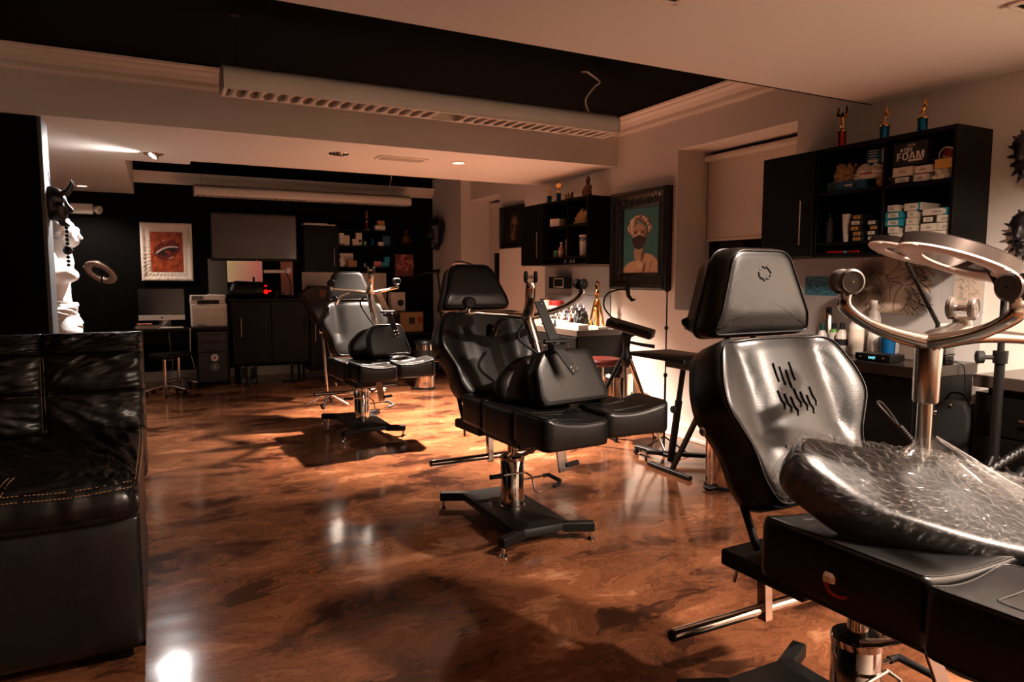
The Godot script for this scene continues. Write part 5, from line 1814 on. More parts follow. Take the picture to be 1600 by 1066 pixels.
func buddha(label: String, at: Vector3, h: float, turn := -90.0):
	var t := thing("buddha_statue", label, "statue", at, turn)
	var s := st()
	var k := h
	blob(s, [[Vector3(-0.26, 0.1, 0.06) * k, 0.1 * k, Vector3(0.26, 0.1, 0.06) * k, 0.1 * k], [Vector3(0, 0.2, 0) * k, 0.17 * k, Vector3(0, 0.45, 0) * k, 0.16 * k], [Vector3(-0.2, 0.48, 0) * k, 0.08 * k, Vector3(-0.26, 0.24, 0.1) * k, 0.07 * k], [Vector3(0.2, 0.48, 0) * k, 0.08 * k, Vector3(0.26, 0.24, 0.1) * k, 0.07 * k], [Vector3(0, 0.55, 0) * k, 0.07 * k, Vector3(0, 0.64, 0) * k, 0.07 * k]], 0.035 * k, 0.06 * k)
	put("body", s, M.bronze, t)
	s = st()
	blob(s, [[Vector3(0, 0.76, 0.01) * k, 0.115 * k, Vector3(0, 0.7, 0.02) * k, 0.1 * k], [Vector3(0, 0.74, 0.12) * k, 0.02 * k, Vector3(0, 0.7, 0.125) * k, 0.025 * k], [Vector3(0.12, 0.74, 0) * k, 0.03 * k, Vector3(0.12, 0.66, 0) * k, 0.02 * k], [Vector3(-0.12, 0.74, 0) * k, 0.03 * k, Vector3(-0.12, 0.66, 0) * k, 0.02 * k]], 0.022 * k, 0.03 * k)
	put("head", s, M.bronze, t)
	s = st()
	lathe(s, [[0.12 * k, 0.78 * k], [0.1 * k, 0.86 * k], [0.05 * k, 0.89 * k], [0.05 * k, 0.95 * k], [0.0, 1.0 * k]], 16)
	put("hair_knot", s, M.bronze, t)

func drawer_unit(t: Node3D, x0: float, x1: float, y0: float, y1: float, z0: float, z1: float, doors: Array, handle_x: float):
	# carcass with doors that face -x; doors are [z0, z1, y0, y1, handle z or null, upright]
	var s := st()
	bx(x0, x1, y0, y1, z0, z1, s, 0.003)
	bx(x0 + 0.05, x1, 0.0, y0, z0 + 0.01, z1 - 0.01, s)
	put("carcass", s, M.black_wood, t)
	for d in doors:
		s = st()
		bx(x0 - 0.019, x0 - 0.001, d[2], d[3], d[0], d[1], s, 0.003)
		var o := put("door" if d[5] else "drawer", s, M.black_wood, t)
		s = st()
		if d[5]:
			rod(s, Vector3(handle_x, d[3] - 0.36, d[4]), Vector3(handle_x, d[3] - 0.08, d[4]), 0.006, 12)
			for y in [d[3] - 0.32, d[3] - 0.12]:
				rod(s, Vector3(handle_x, y, d[4]), Vector3(x0 - 0.018, y, d[4]), 0.004, 8)
		else:
			var m: float = (d[2] + d[3]) / 2
			rod(s, Vector3(handle_x, m, d[4] - 0.09), Vector3(handle_x, m, d[4] + 0.09), 0.006, 12)
			for z in [d[4] - 0.06, d[4] + 0.06]:
				rod(s, Vector3(handle_x, m, z), Vector3(x0 - 0.018, m, z), 0.004, 8)
		put("handle", s, M.satin_steel, o)

func near_counter():
	var t := thing("base_cabinet", "black base cabinet with long steel handles under the near worktop", "cabinet", Vector3.ZERO)
	drawer_unit(t, 3.55, 4.04, 0.08, 0.868, -3.5, -2.24, [[-3.49, -2.875, 0.09, 0.86, -2.93, true], [-2.865, -2.25, 0.09, 0.86, -2.6, true]], 3.5)
	t = thing("worktop", "dark glossy worktop under the large wall cabinet, covered with bottles", "worktop", Vector3(3.78, 0.9, -2.865))
	var s := st()
	box(s, Vector3.ZERO, Vector3(0.53, 0.06, 1.29), 0.004)
	put("board", s, M.worktop, t)
	# splashback with pinned drawings
	t = thing("splashback", "white splashback panel with ink drawings behind the near worktop", "panel", Vector3(4.045, 1.235, -2.86))
	s = st()
	box(s, Vector3(-0.004, 0, 0), Vector3(0.008, 0.61, 1.3), 0.001)
	put("panel", s, M.board_white, t)
	var ridged := noise(5.5, FastNoiseLite.TYPE_SIMPLEX, 4)
	ridged.fractal_type = FastNoiseLite.FRACTAL_RIDGED
	ridged.domain_warp_enabled = true
	ridged.domain_warp_amplitude = 0.25
	ridged.domain_warp_frequency = 4.0
	var paper := Color(0.78, 0.68, 0.6)
	var board := Color(0.74, 0.72, 0.71)
	var flash := paint(320, 216, func(u: float, v: float) -> Color:
		var c := board
		# a cut-out sheet: smoky heads on the left, a slender fox beside them
		var edge := 0.03 * sin(v * 21.0) + 0.02 * sin(v * 47.0 + u * 9.0)
		if u + edge < 0.9 - 0.25 * maxf(0.0, v - 0.55) and u > 0.02 + edge * 0.6 and v > 0.03 + 0.05 * sin(u * 13.0):
			c = paper
			c = dab(c, Color(0.32, 0.26, 0.23), u, v, 0.2, 0.28, 0.2, 0.28, 0.3, 0.8)
			c = dab(c, Color(0.36, 0.3, 0.27), u, v, 0.1, 0.6, 0.13, 0.3, 0.1, 0.9)
			c = dab(c, Color(0.4, 0.33, 0.29), u, v, 0.31, 0.62, 0.13, 0.22, -0.2, 0.9)
			var n := ridged.get_noise_2d(u * 1.7, v * 1.2)
			if u < 0.4 and n > 0.6:
				c = c.lerp(Color(0.14, 0.11, 0.1), clampf((n - 0.6) * 6.0, 0, 0.85))
			c = dab(c, Color(0.8, 0.69, 0.6), u, v, 0.53, 0.36, 0.15, 0.09, -0.25)
			c = dab(c, Color(0.78, 0.67, 0.58), u, v, 0.58, 0.24, 0.13, 0.16, 0.2)
			c = dab(c, Color(0.8, 0.7, 0.62), u, v, 0.54, 0.74, 0.12, 0.3, 0.1)
			c = dab(c, Color(0.6, 0.51, 0.45), u, v, 0.74, 0.3, 0.14, 0.22, 0.5, 0.6)
			c = dab(c, Color(0.66, 0.57, 0.5), u, v, 0.72, 0.72, 0.14, 0.24, -0.2, 0.6)
		return c)
	var black := Color(0.08, 0.065, 0.06)
	var sk := RandomNumberGenerator.new()
	sk.seed = 12
	for l in [[0.42, 0.36, 0.5, 0.24, 0.56, 0.17], [0.42, 0.36, 0.4, 0.42, 0.45, 0.45], [0.45, 0.45, 0.55, 0.44, 0.6, 0.52], [0.43, 0.4, 0.5, 0.41, 0.57, 0.36], [0.56, 0.17, 0.5, 0.06, 0.58, 0.05], [0.58, 0.05, 0.66, 0.1, 0.66, 0.2], [0.55, 0.26, 0.59, 0.22, 0.63, 0.26], [0.6, 0.52, 0.5, 0.6, 0.5, 0.96], [0.66, 0.2, 0.78, 0.3, 0.76, 0.46], [0.47, 0.5, 0.44, 0.62, 0.46, 0.8], [0.62, 0.56, 0.7, 0.62, 0.66, 0.8], [0.66, 0.8, 0.64, 0.9, 0.58, 0.96], [0.42, 0.36, 0.4, 0.34, 0.41, 0.32]]:
		stroke(flash, bend(Vector2(l[0], l[1]), Vector2(l[2], l[3]), Vector2(l[4], l[5])), 1.5, black)
	for k in 90:
		# flowing mane and fur
		var a := Vector2(sk.randf_range(0.62, 0.84), sk.randf_range(0.08, 0.95))
		var d := Vector2(sk.randf_range(0.02, 0.1), sk.randf_range(-0.09, 0.09))
		stroke(flash, bend(a, a + d + Vector2(0.02, 0.05), a + d * 1.4 + Vector2(-0.03, 0.06)), sk.randf_range(0.9, 1.7), black, sk.randf_range(0.5, 1.0))
	for k in 60:
		var a := Vector2(sk.randf_range(0.05, 0.42), sk.randf_range(0.08, 0.9))
		var d := Vector2(sk.randf_range(-0.05, 0.05), sk.randf_range(0.02, 0.1))
		stroke(flash, bend(a, a + d + Vector2(0.03, 0), a + d * 1.5), sk.randf_range(0.8, 1.6), black, 0.6)
	var R := on_right(0, 0, 0)
	var o := thing("drawing", "large ink drawing of beasts and heads pinned to the near splashback", "drawing", Vector3(4.035, 1.36, -2.73), 0.0)
	card("sheet", o, 0.56, 0.36, 0.001, picture("flash_print", flash, 0.8), R)
	var cat := paint(110, 150, func(u: float, v: float) -> Color:
		return Color(0.8, 0.72, 0.65) if Vector2((u - 0.5) / 0.48, (v - 0.5) / 0.5).length() < 0.95 + 0.05 * sin(atan2(v - 0.5, u - 0.5) * 7.0) else board)
	for k in 70:
		var a := Vector2(sk.randf_range(0.2, 0.75), sk.randf_range(0.1, 0.85))
		var d := Vector2(sk.randf_range(-0.14, 0.14), sk.randf_range(-0.08, 0.12))
		stroke(cat, bend(a, a + d + Vector2(0.07, 0.02), a + d * 1.5), 0.9, Color(0.15, 0.12, 0.11), 0.7)
	o = thing("drawing", "small line drawing at the splashback's right end behind the ring lamp", "drawing", Vector3(4.035, 1.335, -2.29))
	card("sheet", o, 0.17, 0.26, 0.001, picture("line_print", cat, 0.8), R)
	var aqua := paint(140, 90, func(u: float, v: float) -> Color:
		var c := Color(0.28, 0.56, 0.62).lerp(Color(0.1, 0.26, 0.36), clampf(0.5 + 1.3 * ridged.get_noise_2d(u * 0.7, v * 0.7) - absf(v - 0.45), 0, 1))
		for e in [[0.62, 0.28, 0.99, 0.3], [0.62, 0.76, 0.99, 0.78]]:
			if u > e[0] and u < e[2] and v > e[1] and v < e[3]:
				c = Color(0.85, 0.86, 0.84)
		if v > 0.28 and v < 0.78 and ((u > 0.61 and u < 0.625) or u > 0.98):
			c = Color(0.85, 0.86, 0.84)
		if u > 0.65 and u < 0.95 and ((v > 0.42 and v < 0.46) or (v > 0.54 and v < 0.58) or (v > 0.64 and v < 0.67)):
			c = Color(0.08, 0.15, 0.22)
		return c)
	o = thing("poster", "small blue watery poster with a white outlined box on the near splashback", "poster", Vector3(4.035, 1.345, -3.19))
	card("sheet", o, 0.4, 0.13, 0.001, picture("aqua_print", aqua, 0.5), R)
	# bottles along the worktop
	var y := 0.93
	bottle("bottle", "white bottle with dark green cap beside the nearest chair's headrest", Vector3(3.82, y, -3.06), [[0.03, 0.0], [0.032, 0.004], [0.032, 0.1], [0.014, 0.135], [0.0, 0.136]], M.white_plastic, [[0.016, 0.132], [0.016, 0.178], [0.0, 0.18]], M.dark_green, "bottles on the near worktop")
	bottle("bottle", "clear bottle of pale green liquid between two white bottles", Vector3(3.82, y, -2.975), [[0.026, 0.0], [0.028, 0.004], [0.028, 0.13], [0.012, 0.15], [0.0, 0.151]], M.green_plastic, [[0.014, 0.148], [0.014, 0.18], [0.0, 0.182]], M.ink, "bottles on the near worktop", M.white_plastic, Vector2(0.05, 0.125))
	bottle("bottle", "white bottle with a round black emblem and black cap", Vector3(3.8, y, -2.9), [[0.033, 0.0], [0.035, 0.004], [0.035, 0.12], [0.014, 0.15], [0.0, 0.151]], M.white_plastic, [[0.015, 0.148], [0.015, 0.19], [0.0, 0.192]], M.ink, "bottles on the near worktop", M.ink, Vector2(0.05, 0.09))
	bottle("bottle", "large white bottle printed with fine lines, tallest on the near worktop", Vector3(3.8, y, -2.8), [[0.04, 0.0], [0.044, 0.005], [0.044, 0.18], [0.02, 0.22], [0.0, 0.221]], M.white_plastic, [[0.022, 0.215], [0.022, 0.26], [0.0, 0.262]], M.white_plastic, "bottles on the near worktop", M.paper, Vector2(0.04, 0.16))
	var pump := bottle("bottle", "white pump bottle behind the large white bottle", Vector3(3.95, y, -2.8), [[0.042, 0.0], [0.045, 0.005], [0.045, 0.22], [0.03, 0.27], [0.0, 0.272]], M.white_plastic, [[0.022, 0.27], [0.022, 0.33], [0.0, 0.335]], M.white_plastic, "bottles on the near worktop")
	bottle("bottle", "plain white bottle between the large white bottle and the blue cup", Vector3(3.84, y, -2.705), [[0.034, 0.0], [0.037, 0.005], [0.037, 0.16], [0.016, 0.19], [0.0, 0.191]], M.white_plastic, [[0.017, 0.188], [0.017, 0.21], [0.0, 0.212]], M.white_plastic, "bottles on the near worktop")
	var silver := bottle("spray_can", "tall silvery can behind the bottle with the green cap", Vector3(3.95, y, -3.12), [[0.032, 0.0], [0.032, 0.22], [0.02, 0.24], [0.0, 0.241]], M.satin_steel, [[0.018, 0.24], [0.018, 0.275], [0.0, 0.278]], M.ink, "bottles on the near worktop")
	silver.set_meta("category", "can")
	t = thing("cup", "bright blue cup on the near worktop behind the nearest chair's rest", "cup", Vector3(3.84, y + 0.001, -2.62))
	s = st()
	lathe(s, [[0.0, 0.0], [0.038, 0.0], [0.045, 0.12], [0.042, 0.12], [0.036, 0.006], [0.0, 0.006]], 24)
	put("body", s, M.blue_plastic, t)
	o = carton("grey and white carton lettered Nilo beside the blue cup", Vector3(3.88, y, -2.5), Vector3(0.08, 0.13, 0.1), M.paper, "", 0.0)
	text("lettering", "Nilo", o, face_left(Vector3(-0.0415, 0.095, 0.0)), 0.034, M.ink)
	o = carton("tall grey carton at the back of the worktop behind the steel post", Vector3(3.95, y, -2.38), Vector3(0.08, 0.16, 0.12), M.grey_board, "", 0.0)
	t = thing("power_supply", "flat black power supply with glowing digits at the worktop's edge", "power supply", Vector3(3.64, y, -2.53))
	s = st()
	box(s, Vector3(0, 0.022, 0), Vector3(0.13, 0.04, 0.22), 0.005)
	put("body", s, M.black_plastic, t)
	text("digits", "(m)1", t, face_left(Vector3(-0.066, 0.022, 0.0)), 0.02, M.digit_glow)
	for z in [-0.07, 0.07]:
		s = st()
		disc(s, Vector3(-0.068, 0.022, z), Vector3.RIGHT, 0.008, 0.008, 14)
		put("knob", s, M.satin_steel, t)
	for e in [[-0.05, -0.09], [0.05, -0.09], [-0.05, 0.09], [0.05, 0.09]]:
		s = st()
		disc(s, Vector3(e[0], 0.001, e[1]), Vector3.UP, 0.008, 0.003, 10)
		put("foot", s, M.rubber, t)
	t = thing("power_adapter", "black adapter with looping cables at the worktop's right end", "adapter", Vector3(3.84, y, -2.3))
	s = st()
	box(s, Vector3(0, 0.02, 0), Vector3(0.08, 0.038, 0.09), 0.004)
	put("body", s, M.black_plastic, t)
	s = st()
	tube(s, curve([Vector3(-0.03, 0.02, 0.045), Vector3(-0.06, 0.03, 0.09), Vector3(-0.1, 0.045, 0.1), Vector3(-0.02, 0.06, 0.08), Vector3(0.0, 0.04, 0.0)]), 0.003, 6)
	tube(s, curve([Vector3(0.0, 0.012, 0.045), Vector3(0.02, 0.01, 0.075), Vector3(0.05, -0.02, 0.095), Vector3(0.06, -0.15, 0.1), Vector3(0.02, -0.3, 0.1)]), 0.003, 6)
	put("cable", s, M.black_plastic, t)
	t = thing("jar", "small white jar at the back of the worktop under the right drawing", "jar", Vector3(3.97, y + 0.16, -2.38))
	s = st()
	lathe(s, [[0.03, 0.0], [0.032, 0.003], [0.032, 0.036], [0.0, 0.037]], 20)
	put("body", s, M.white_plastic, t)
	s = st()
	lathe(s, [[0.034, 0.034], [0.034, 0.05], [0.031, 0.053], [0.0, 0.053]], 20)
	put("lid", s, M.white_plastic, t)
	# the next unit, cut by the right edge of the view
	t = thing("base_cabinet", "black base cabinet cut off by the right edge of the view", "cabinet", Vector3.ZERO)
	drawer_unit(t, 3.6, 4.04, 0.08, 0.84, -1.98, -0.7, [[-1.97, -1.35, 0.64, 0.83, -1.66, false], [-1.97, -1.35, 0.09, 0.63, -1.66, false]], 3.55)
	t = thing("worktop", "dark worktop on the cabinet at the right edge of the view", "worktop", Vector3(3.8, 0.9, -1.32))
	s = st()
	box(s, Vector3.ZERO, Vector3(0.5, 0.06, 1.3), 0.004)
	put("board", s, M.worktop, t)
	s = st()
	bx(-0.2, 0.2, -0.06, -0.03, -0.6, 0.6, s)
	put("riser", s, M.black_wood, t)

func far_counter():
	var t := thing("base_cabinet", "black base cabinet below the ink bottles beside the picture of the masked bust", "cabinet", Vector3.ZERO)
	drawer_unit(t, 3.52, 4.04, 0.08, 0.84, -7.08, -5.52, [[-7.07, -6.56, 0.09, 0.83, -6.62, true], [-6.55, -6.04, 0.09, 0.83, -6.1, true], [-6.03, -5.53, 0.09, 0.83, -5.6, true]], 3.47)
	t = thing("worktop", "dark worktop carrying the ink bottles and the tall gold trophy", "worktop", Vector3(3.77, 0.87, -6.3))
	var s := st()
	box(s, Vector3.ZERO, Vector3(0.54, 0.06, 1.58), 0.004)
	put("board", s, M.worktop, t)
	t = thing("splashback", "pale splashback panel behind the ink bottles", "panel", Vector3(4.045, 1.215, -6.4))
	s = st()
	box(s, Vector3(-0.004, 0.15, 0), Vector3(0.008, 0.3, 1.32), 0.001)
	box(s, Vector3(-0.004, -0.155, 0), Vector3(0.008, 0.3, 1.32), 0.001)
	put("panel", s, M.board_grey, t)
	# tall golden trophy on a board
	t = thing("trophy", "tall gold trophy of open arches on the worktop beside the picture frame", "trophy", Vector3(3.84, 0.9, -5.68))
	s = st()
	box(s, Vector3(0, 0.011, 0), Vector3(0.12, 0.022, 0.22), 0.003)
	put("plinth", s, M.marble, t)
	for k in 4:
		s = st()
		var a := TAU * k / 4.0 + 0.6
		var d := Vector3(cos(a) * 0.6, 0, sin(a))
		var pts := curve([d * 0.09 + Vector3(0, 0.022, 0), d * 0.075 + Vector3(0, 0.1, 0), d * 0.05 + Vector3(0, 0.19, 0), d * 0.03 + Vector3(0, 0.26, 0), Vector3(0, 0.3, 0)])
		tube(s, pts, lerp_list([0.012, 0.014, 0.013, 0.011, 0.009], pts.size()), 10)
		put("arch", s, M.gold, t)
	s = st()
	lathe(s, [[0.0, 0.0], [0.03, 0.004], [0.034, 0.015], [0.0, 0.03]], 16, Transform3D(Basis.IDENTITY, Vector3(0, 0.19, 0)))
	lathe(s, [[0.012, 0.28], [0.026, 0.3], [0.02, 0.32], [0.03, 0.345], [0.012, 0.37], [0.006, 0.385], [0.0, 0.386]], 18)
	put("stem", s, M.gold, t)
	s = st()
	lathe(s, [[0.018, -0.006], [0.028, -0.008], [0.032, 0.0], [0.028, 0.008], [0.018, 0.006], [0.018, -0.006]], 24, Transform3D(Basis(Vector3.BACK, PI / 2) * Basis.from_scale(Vector3(1.4, 1, 1)), Vector3(0, 0.425, 0)), false)
	put("medal", s, M.gold, t)
	# rack of ink bottles: four steps of small dark bottles with bright caps
	t = thing("bottle_rack", "stepped black rack holding the rows of small ink bottles", "rack", Vector3(3.8, 0.9, -6.22))
	for k in 5:
		s = st()
		bx(-0.14 + k * 0.05, -0.09 + k * 0.05, 0.0, 0.012 + k * 0.032, -0.26, 0.26, s, 0.002)
		put("step", s, M.black_plastic, t)
	var r := RandomNumberGenerator.new()
	r.seed = 8
	var tints := [Color(0.1, 0.05, 0.04), Color(0.28, 0.07, 0.05), Color(0.08, 0.1, 0.16), Color(0.3, 0.2, 0.1), Color(0.14, 0.16, 0.08), Color(0.7, 0.62, 0.54), Color(0.2, 0.09, 0.14)]
	var mats := []
	for k in tints.size():
		mats.append(mat("ink_%d" % k, tints[k], 0.22))
	var first: Node3D
	for row in 5:
		for k in 13:
			var o: Node3D
			var at := Vector3(3.685 + row * 0.05, 0.912 + row * 0.032, -6.45 + k * 0.0385)
			if first == null:
				o = thing("ink_bottle", "", "bottle", at, 0.0, "small ink bottles in the stepped rack")
				s = st()
				lathe(s, [[0.012, 0.0], [0.0135, 0.002], [0.0135, 0.045], [0.007, 0.054], [0.0, 0.055]], 12)
				put("body", s, mats[0], o)
				s = st()
				lathe(s, [[0.0075, 0.052], [0.0075, 0.06], [0.003, 0.082], [0.0, 0.083]], 10)
				put("nozzle", s, M.ink, o)
				first = o
			else:
				o = first.duplicate()
				o.name = numbered("ink_bottle")
				add_child(o)
				o.position = at
			(o.get_child(0) as MeshInstance3D).material_override = mats[5] if row == 0 and r.randf() < 0.8 else mats[r.randi() % 7]
			(o.get_child(1) as MeshInstance3D).material_override = M.white_plastic if r.randf() < 0.25 else M.ink
			o.set_meta("label", "small ink bottle, %s from the left in the %s row of the stepped rack" % [["first", "second", "third", "fourth", "fifth", "sixth", "seventh", "eighth", "ninth", "tenth", "eleventh", "twelfth", "last"][k], ["front", "second", "third", "fourth", "back"][row]])
	t = thing("label_printer", "black radio-like device with white outlined dial on the far splashback", "device", Vector3(4.03, 1.34, -6.62))
	s = st()
	box(s, Vector3(-0.05, 0, 0), Vector3(0.1, 0.13, 0.34), 0.008)
	put("body", s, M.black_plastic, t)
	s = st()
	for e in [[0.0, 0.046, 0.0, 0.2], [0.0, -0.046, 0.0, 0.2]]:
		box(s, Vector3(-0.101, e[1], 0.05), Vector3(0.002, 0.006, e[3]), 0.0)
	for e in [-0.05, 0.15]:
		box(s, Vector3(-0.101, 0, e), Vector3(0.002, 0.09, 0.006), 0.0)
	put("outline", s, M.paper, t)
	bottle("canister", "pale round canister with vertical ribs at the back of the far worktop", Vector3(3.88, 0.9, -6.78), [[0.065, 0.0], [0.068, 0.005], [0.068, 0.24], [0.06, 0.25], [0.0, 0.251]], M.card, [[0.064, 0.248], [0.064, 0.262], [0.0, 0.265]], M.gold)
	bottle("tub", "red lidded white tub on the far worktop", Vector3(3.9, 0.9, -6.56), [[0.07, 0.0], [0.075, 0.006], [0.08, 0.2], [0.0, 0.201]], M.white_plastic, [[0.084, 0.195], [0.084, 0.235], [0.075, 0.245], [0.0, 0.247]], M.red)
	t = thing("carton", "white carton stack with pale ends beside the middle chair's steel post", "box", Vector3(3.72, 0.9, -6.62))
	for k in 5:
		s = st()
		box(s, Vector3(0, 0.035, -0.1 + k * 0.05), Vector3(0.1, 0.07, 0.045), 0.002)
		put("packet", s, M.card if k % 2 == 0 else M.kraft, t)
	t = thing("carton", "long pale carton lying at the front of the far worktop under the gold trophy", "box", Vector3(3.6, 0.9, -5.75))
	s = st()
	box(s, Vector3(0, 0.025, 0), Vector3(0.12, 0.05, 0.4), 0.003)
	put("body", s, M.card, t)
	s = st()
	box(s, Vector3(-0.061, 0.025, -0.17), Vector3(0.002, 0.04, 0.04), 0.0)
	put("label", s, M.paper, t)
	t = thing("bag", "black zipped bag leaning beside the tall gold trophy", "bag", Vector3(3.78, 0.9, -5.87))
	s = st()
	crumple_blob(s, Vector3(0.14, 0.16, 0.12), 5)
	put("bag", s, M.rubber, t)

# ------------------------------------------------------------------ far wall
func build_far_side():
	var F := Transform3D(Basis.IDENTITY, Vector3.ZERO)
	var t := thing("emergency_light", "white twin-headed emergency light high on the black far wall", "emergency light", Vector3(-0.82, 2.255, -10.4))
	var s := st()
	box(s, Vector3(0, 0, 0.04), Vector3(0.25, 0.13, 0.08), 0.012)
	put("housing", s, M.white_plastic, t)
	for e in [-1.0, 1.0]:
		s = st()
		lathe(s, [[0.02, -0.05], [0.05, 0.02], [0.055, 0.05], [0.05, 0.056], [0.0, 0.058]], 20, aim(Vector3(e * 0.155, 0.0, 0.045), Vector3(e * 0.75, -0.25, 0.6)))
		var hd := put("lamp_head", s, M.white_plastic, t)
		s = st()
		disc(s, Vector3(e * 0.155, 0, 0.045) + Vector3(e * 0.75, -0.25, 0.6).normalized() * 0.058, Vector3(e * 0.75, -0.25, 0.6), 0.042, 0.006, 18)
		put("lens", s, M.louvre, hd)
	# picture of lips in a white baroque frame
	t = thing("picture", "square picture of glossy dark lips in a carved white frame", "picture", Vector3(0.125, 1.73, -10.4))
	framed(t, 0.62, 0.77, 0.125, 0.05, M.trim_paint, F, 0.006)
	var n := noise(4.0, FastNoiseLite.TYPE_SIMPLEX, 3)
	var lips := paint(120, 164, func(u: float, v: float) -> Color:
		var c := Color(0.72, 0.34, 0.17).lerp(Color(0.55, 0.2, 0.09), clampf(0.5 + n.get_noise_2d(u, v) + (absf(u - 0.5) + absf(v - 0.5)) * 0.6 - 0.35, 0, 1))
		var d := Vector2(u - 0.5, v - 0.45).rotated(0.22)
		# parted lips: a bowed upper lip, a full lower lip, the mouth open between them
		var top := -0.25 + 0.1 * exp(-pow(d.x / 0.09, 2)) + 1.0 * d.x * d.x
		var low := 0.26 - 1.25 * d.x * d.x
		if d.y > top and d.y < low and absf(d.x) < 0.42:
			c = Color(0.5, 0.14, 0.1).lerp(Color(0.3, 0.07, 0.06), clampf(0.5 + 1.4 * n.get_noise_2d(u * 3.0, v * 0.8), 0, 1))
			var mt := -0.09 + 0.6 * d.x * d.x
			var ml := 0.11 - 0.8 * d.x * d.x
			if d.y > mt and d.y < ml:
				c = Color(0.09, 0.02, 0.022)
				c = dab(c, Color(0.55, 0.2, 0.18), u, v, 0.52, 0.5, 0.14, 0.06, 0.1, 0.4)
				if d.y < mt + 0.045:
					c = Color(0.8, 0.74, 0.7)
		c = dab(c, Color(0.82, 0.62, 0.56), u, v, 0.4, 0.21, 0.07, 0.02, -0.4, 0.4)
		c = dab(c, Color(0.85, 0.68, 0.62), u, v, 0.62, 0.64, 0.11, 0.022, -0.35, 0.4)
		c = dab(c, Color(0.45, 0.12, 0.08), u, v, 0.38, 0.8, 0.02, 0.14, 0.0, 0.5)
		return c)
	card("canvas", t, 0.385, 0.53, 0.012, picture("lips_print", lips, 0.45), Transform3D(Basis.IDENTITY, Vector3(0, 0, 0.012)))
	# television over an alcove
	t = thing("television", "large dark wall television above the black cabinet", "television", Vector3(1.225, 1.95, -10.28))
	s = st()
	box(s, Vector3(0, 0, 0), Vector3(1.14, 0.66, 0.05), 0.006)
	put("casing", s, M.black_plastic, t)
	s = st()
	box(s, Vector3(0, 0.008, 0.0265), Vector3(1.1, 0.6, 0.003), 0.0)
	put("screen", s, M.screen, t)
	s = st()
	disc(s, Vector3(0.02, -0.318, 0.026), Vector3.BACK, 0.006, 0.003, 10)
	put("standby_light", s, M.red_led, t)
	s = st()
	box(s, Vector3(0, 0, -0.07), Vector3(0.3, 0.3, 0.09), 0.004)
	put("wall_bracket", s, M.black_steel, t)
	t = thing("alcove_board", "grey-green board on the wall under the television", "panel", Vector3(0.74, 1.4, -10.39))
	s = st()
	box(s, Vector3.ZERO, Vector3(0.24, 0.5, 0.016), 0.002)
	put("board", s, M.grey_board, t)
	t = thing("screen", "softly lit pale pink screen in the alcove under the television", "screen", Vector3(1.09, 1.49, -10.36))
	s = st()
	box(s, Vector3.ZERO, Vector3(0.48, 0.34, 0.03), 0.004)
	put("casing", s, M.black_plastic, t)
	var glow := paint(64, 44, func(u: float, v: float) -> Color: return Color(0.92, 0.84, 0.6).lerp(Color(0.9, 0.5, 0.46), clampf(u * 0.9 + v * 0.2, 0, 1)))
	var gm := picture("pale_screen", glow, 0.5)
	gm.emission_enabled = true
	gm.emission_texture = gm.albedo_texture
	gm.emission_operator = BaseMaterial3D.EMISSION_OP_MULTIPLY
	gm.emission = Color(1, 1, 1)
	gm.emission_energy_multiplier = 0.22
	card("picture", t, 0.46, 0.32, 0.002, gm, Transform3D(Basis.IDENTITY, Vector3(0, 0, 0.015)))
	t = thing("alcove_board", "pinkish board at the right end of the alcove", "panel", Vector3(1.66, 1.4, -10.39))
	s = st()
	box(s, Vector3.ZERO, Vector3(0.17, 0.52, 0.016), 0.002)
	put("board", s, M.pink, t)
	# tall black cabinet and what stands on it
	t = thing("tall_cabinet", "tall black two-door cabinet under the television", "cabinet", Vector3(1.33, 0, -9.95))
	s = st()
	box(s, Vector3(0, 0.66, 0), Vector3(0.98, 0.84, 0.48), 0.004)
	put("carcass", s, M.black_wood, t)
	for e in [-1.0, 1.0]:
		s = st()
		box(s, Vector3(e * 0.245, 0.66, 0.25), Vector3(0.48, 0.82, 0.018), 0.003)
		var d := put("door", s, M.black_wood, t)
		s = st()
		rod(s, Vector3(-0.38 if e < 0 else 0.44, 0.62, 0.285), Vector3(-0.38 if e < 0 else 0.44, 0.86, 0.285), 0.007, 10)
		rod(s, Vector3(-0.38 if e < 0 else 0.44, 0.66, 0.285), Vector3(-0.38 if e < 0 else 0.44, 0.66, 0.255), 0.004, 8)
		rod(s, Vector3(-0.38 if e < 0 else 0.44, 0.82, 0.285), Vector3(-0.38 if e < 0 else 0.44, 0.82, 0.255), 0.004, 8)
		put("handle", s, M.satin_steel if e < 0 else M.black_steel, d)
		for z in [-0.18, 0.18]:
			s = st()
			rod(s, Vector3(e * 0.42, 0, z), Vector3(e * 0.42, 0.25, z), 0.018, 12)
			put("leg", s, M.black_steel, t)
	s = st()
	box(s, Vector3(0, 1.095, 0.0), Vector3(1.02, 0.03, 0.52), 0.004)
	put("top", s, M.black_wood, t)
	t = thing("machine", "black thermal printer with a small red light on the tall cabinet", "machine", Vector3(1.1, 1.11, -9.98))
	s = st()
	blob(s, [[Vector3(-0.18, 0.09, 0), 0.09, Vector3(0.1, 0.09, 0), 0.09], [Vector3(-0.16, 0.17, 0), 0.07, Vector3(0.02, 0.17, 0), 0.06], [Vector3(0.12, 0.14, 0), 0.09, Vector3(0.18, 0.1, 0.02), 0.07]], 0.02, 0.04)
	put("body", s, M.black_plastic, t)
	s = st()
	box(s, Vector3(0.06, 0.25, 0), Vector3(0.03, 0.08, 0.02), 0.004)
	put("lever", s, M.black_plastic, t)
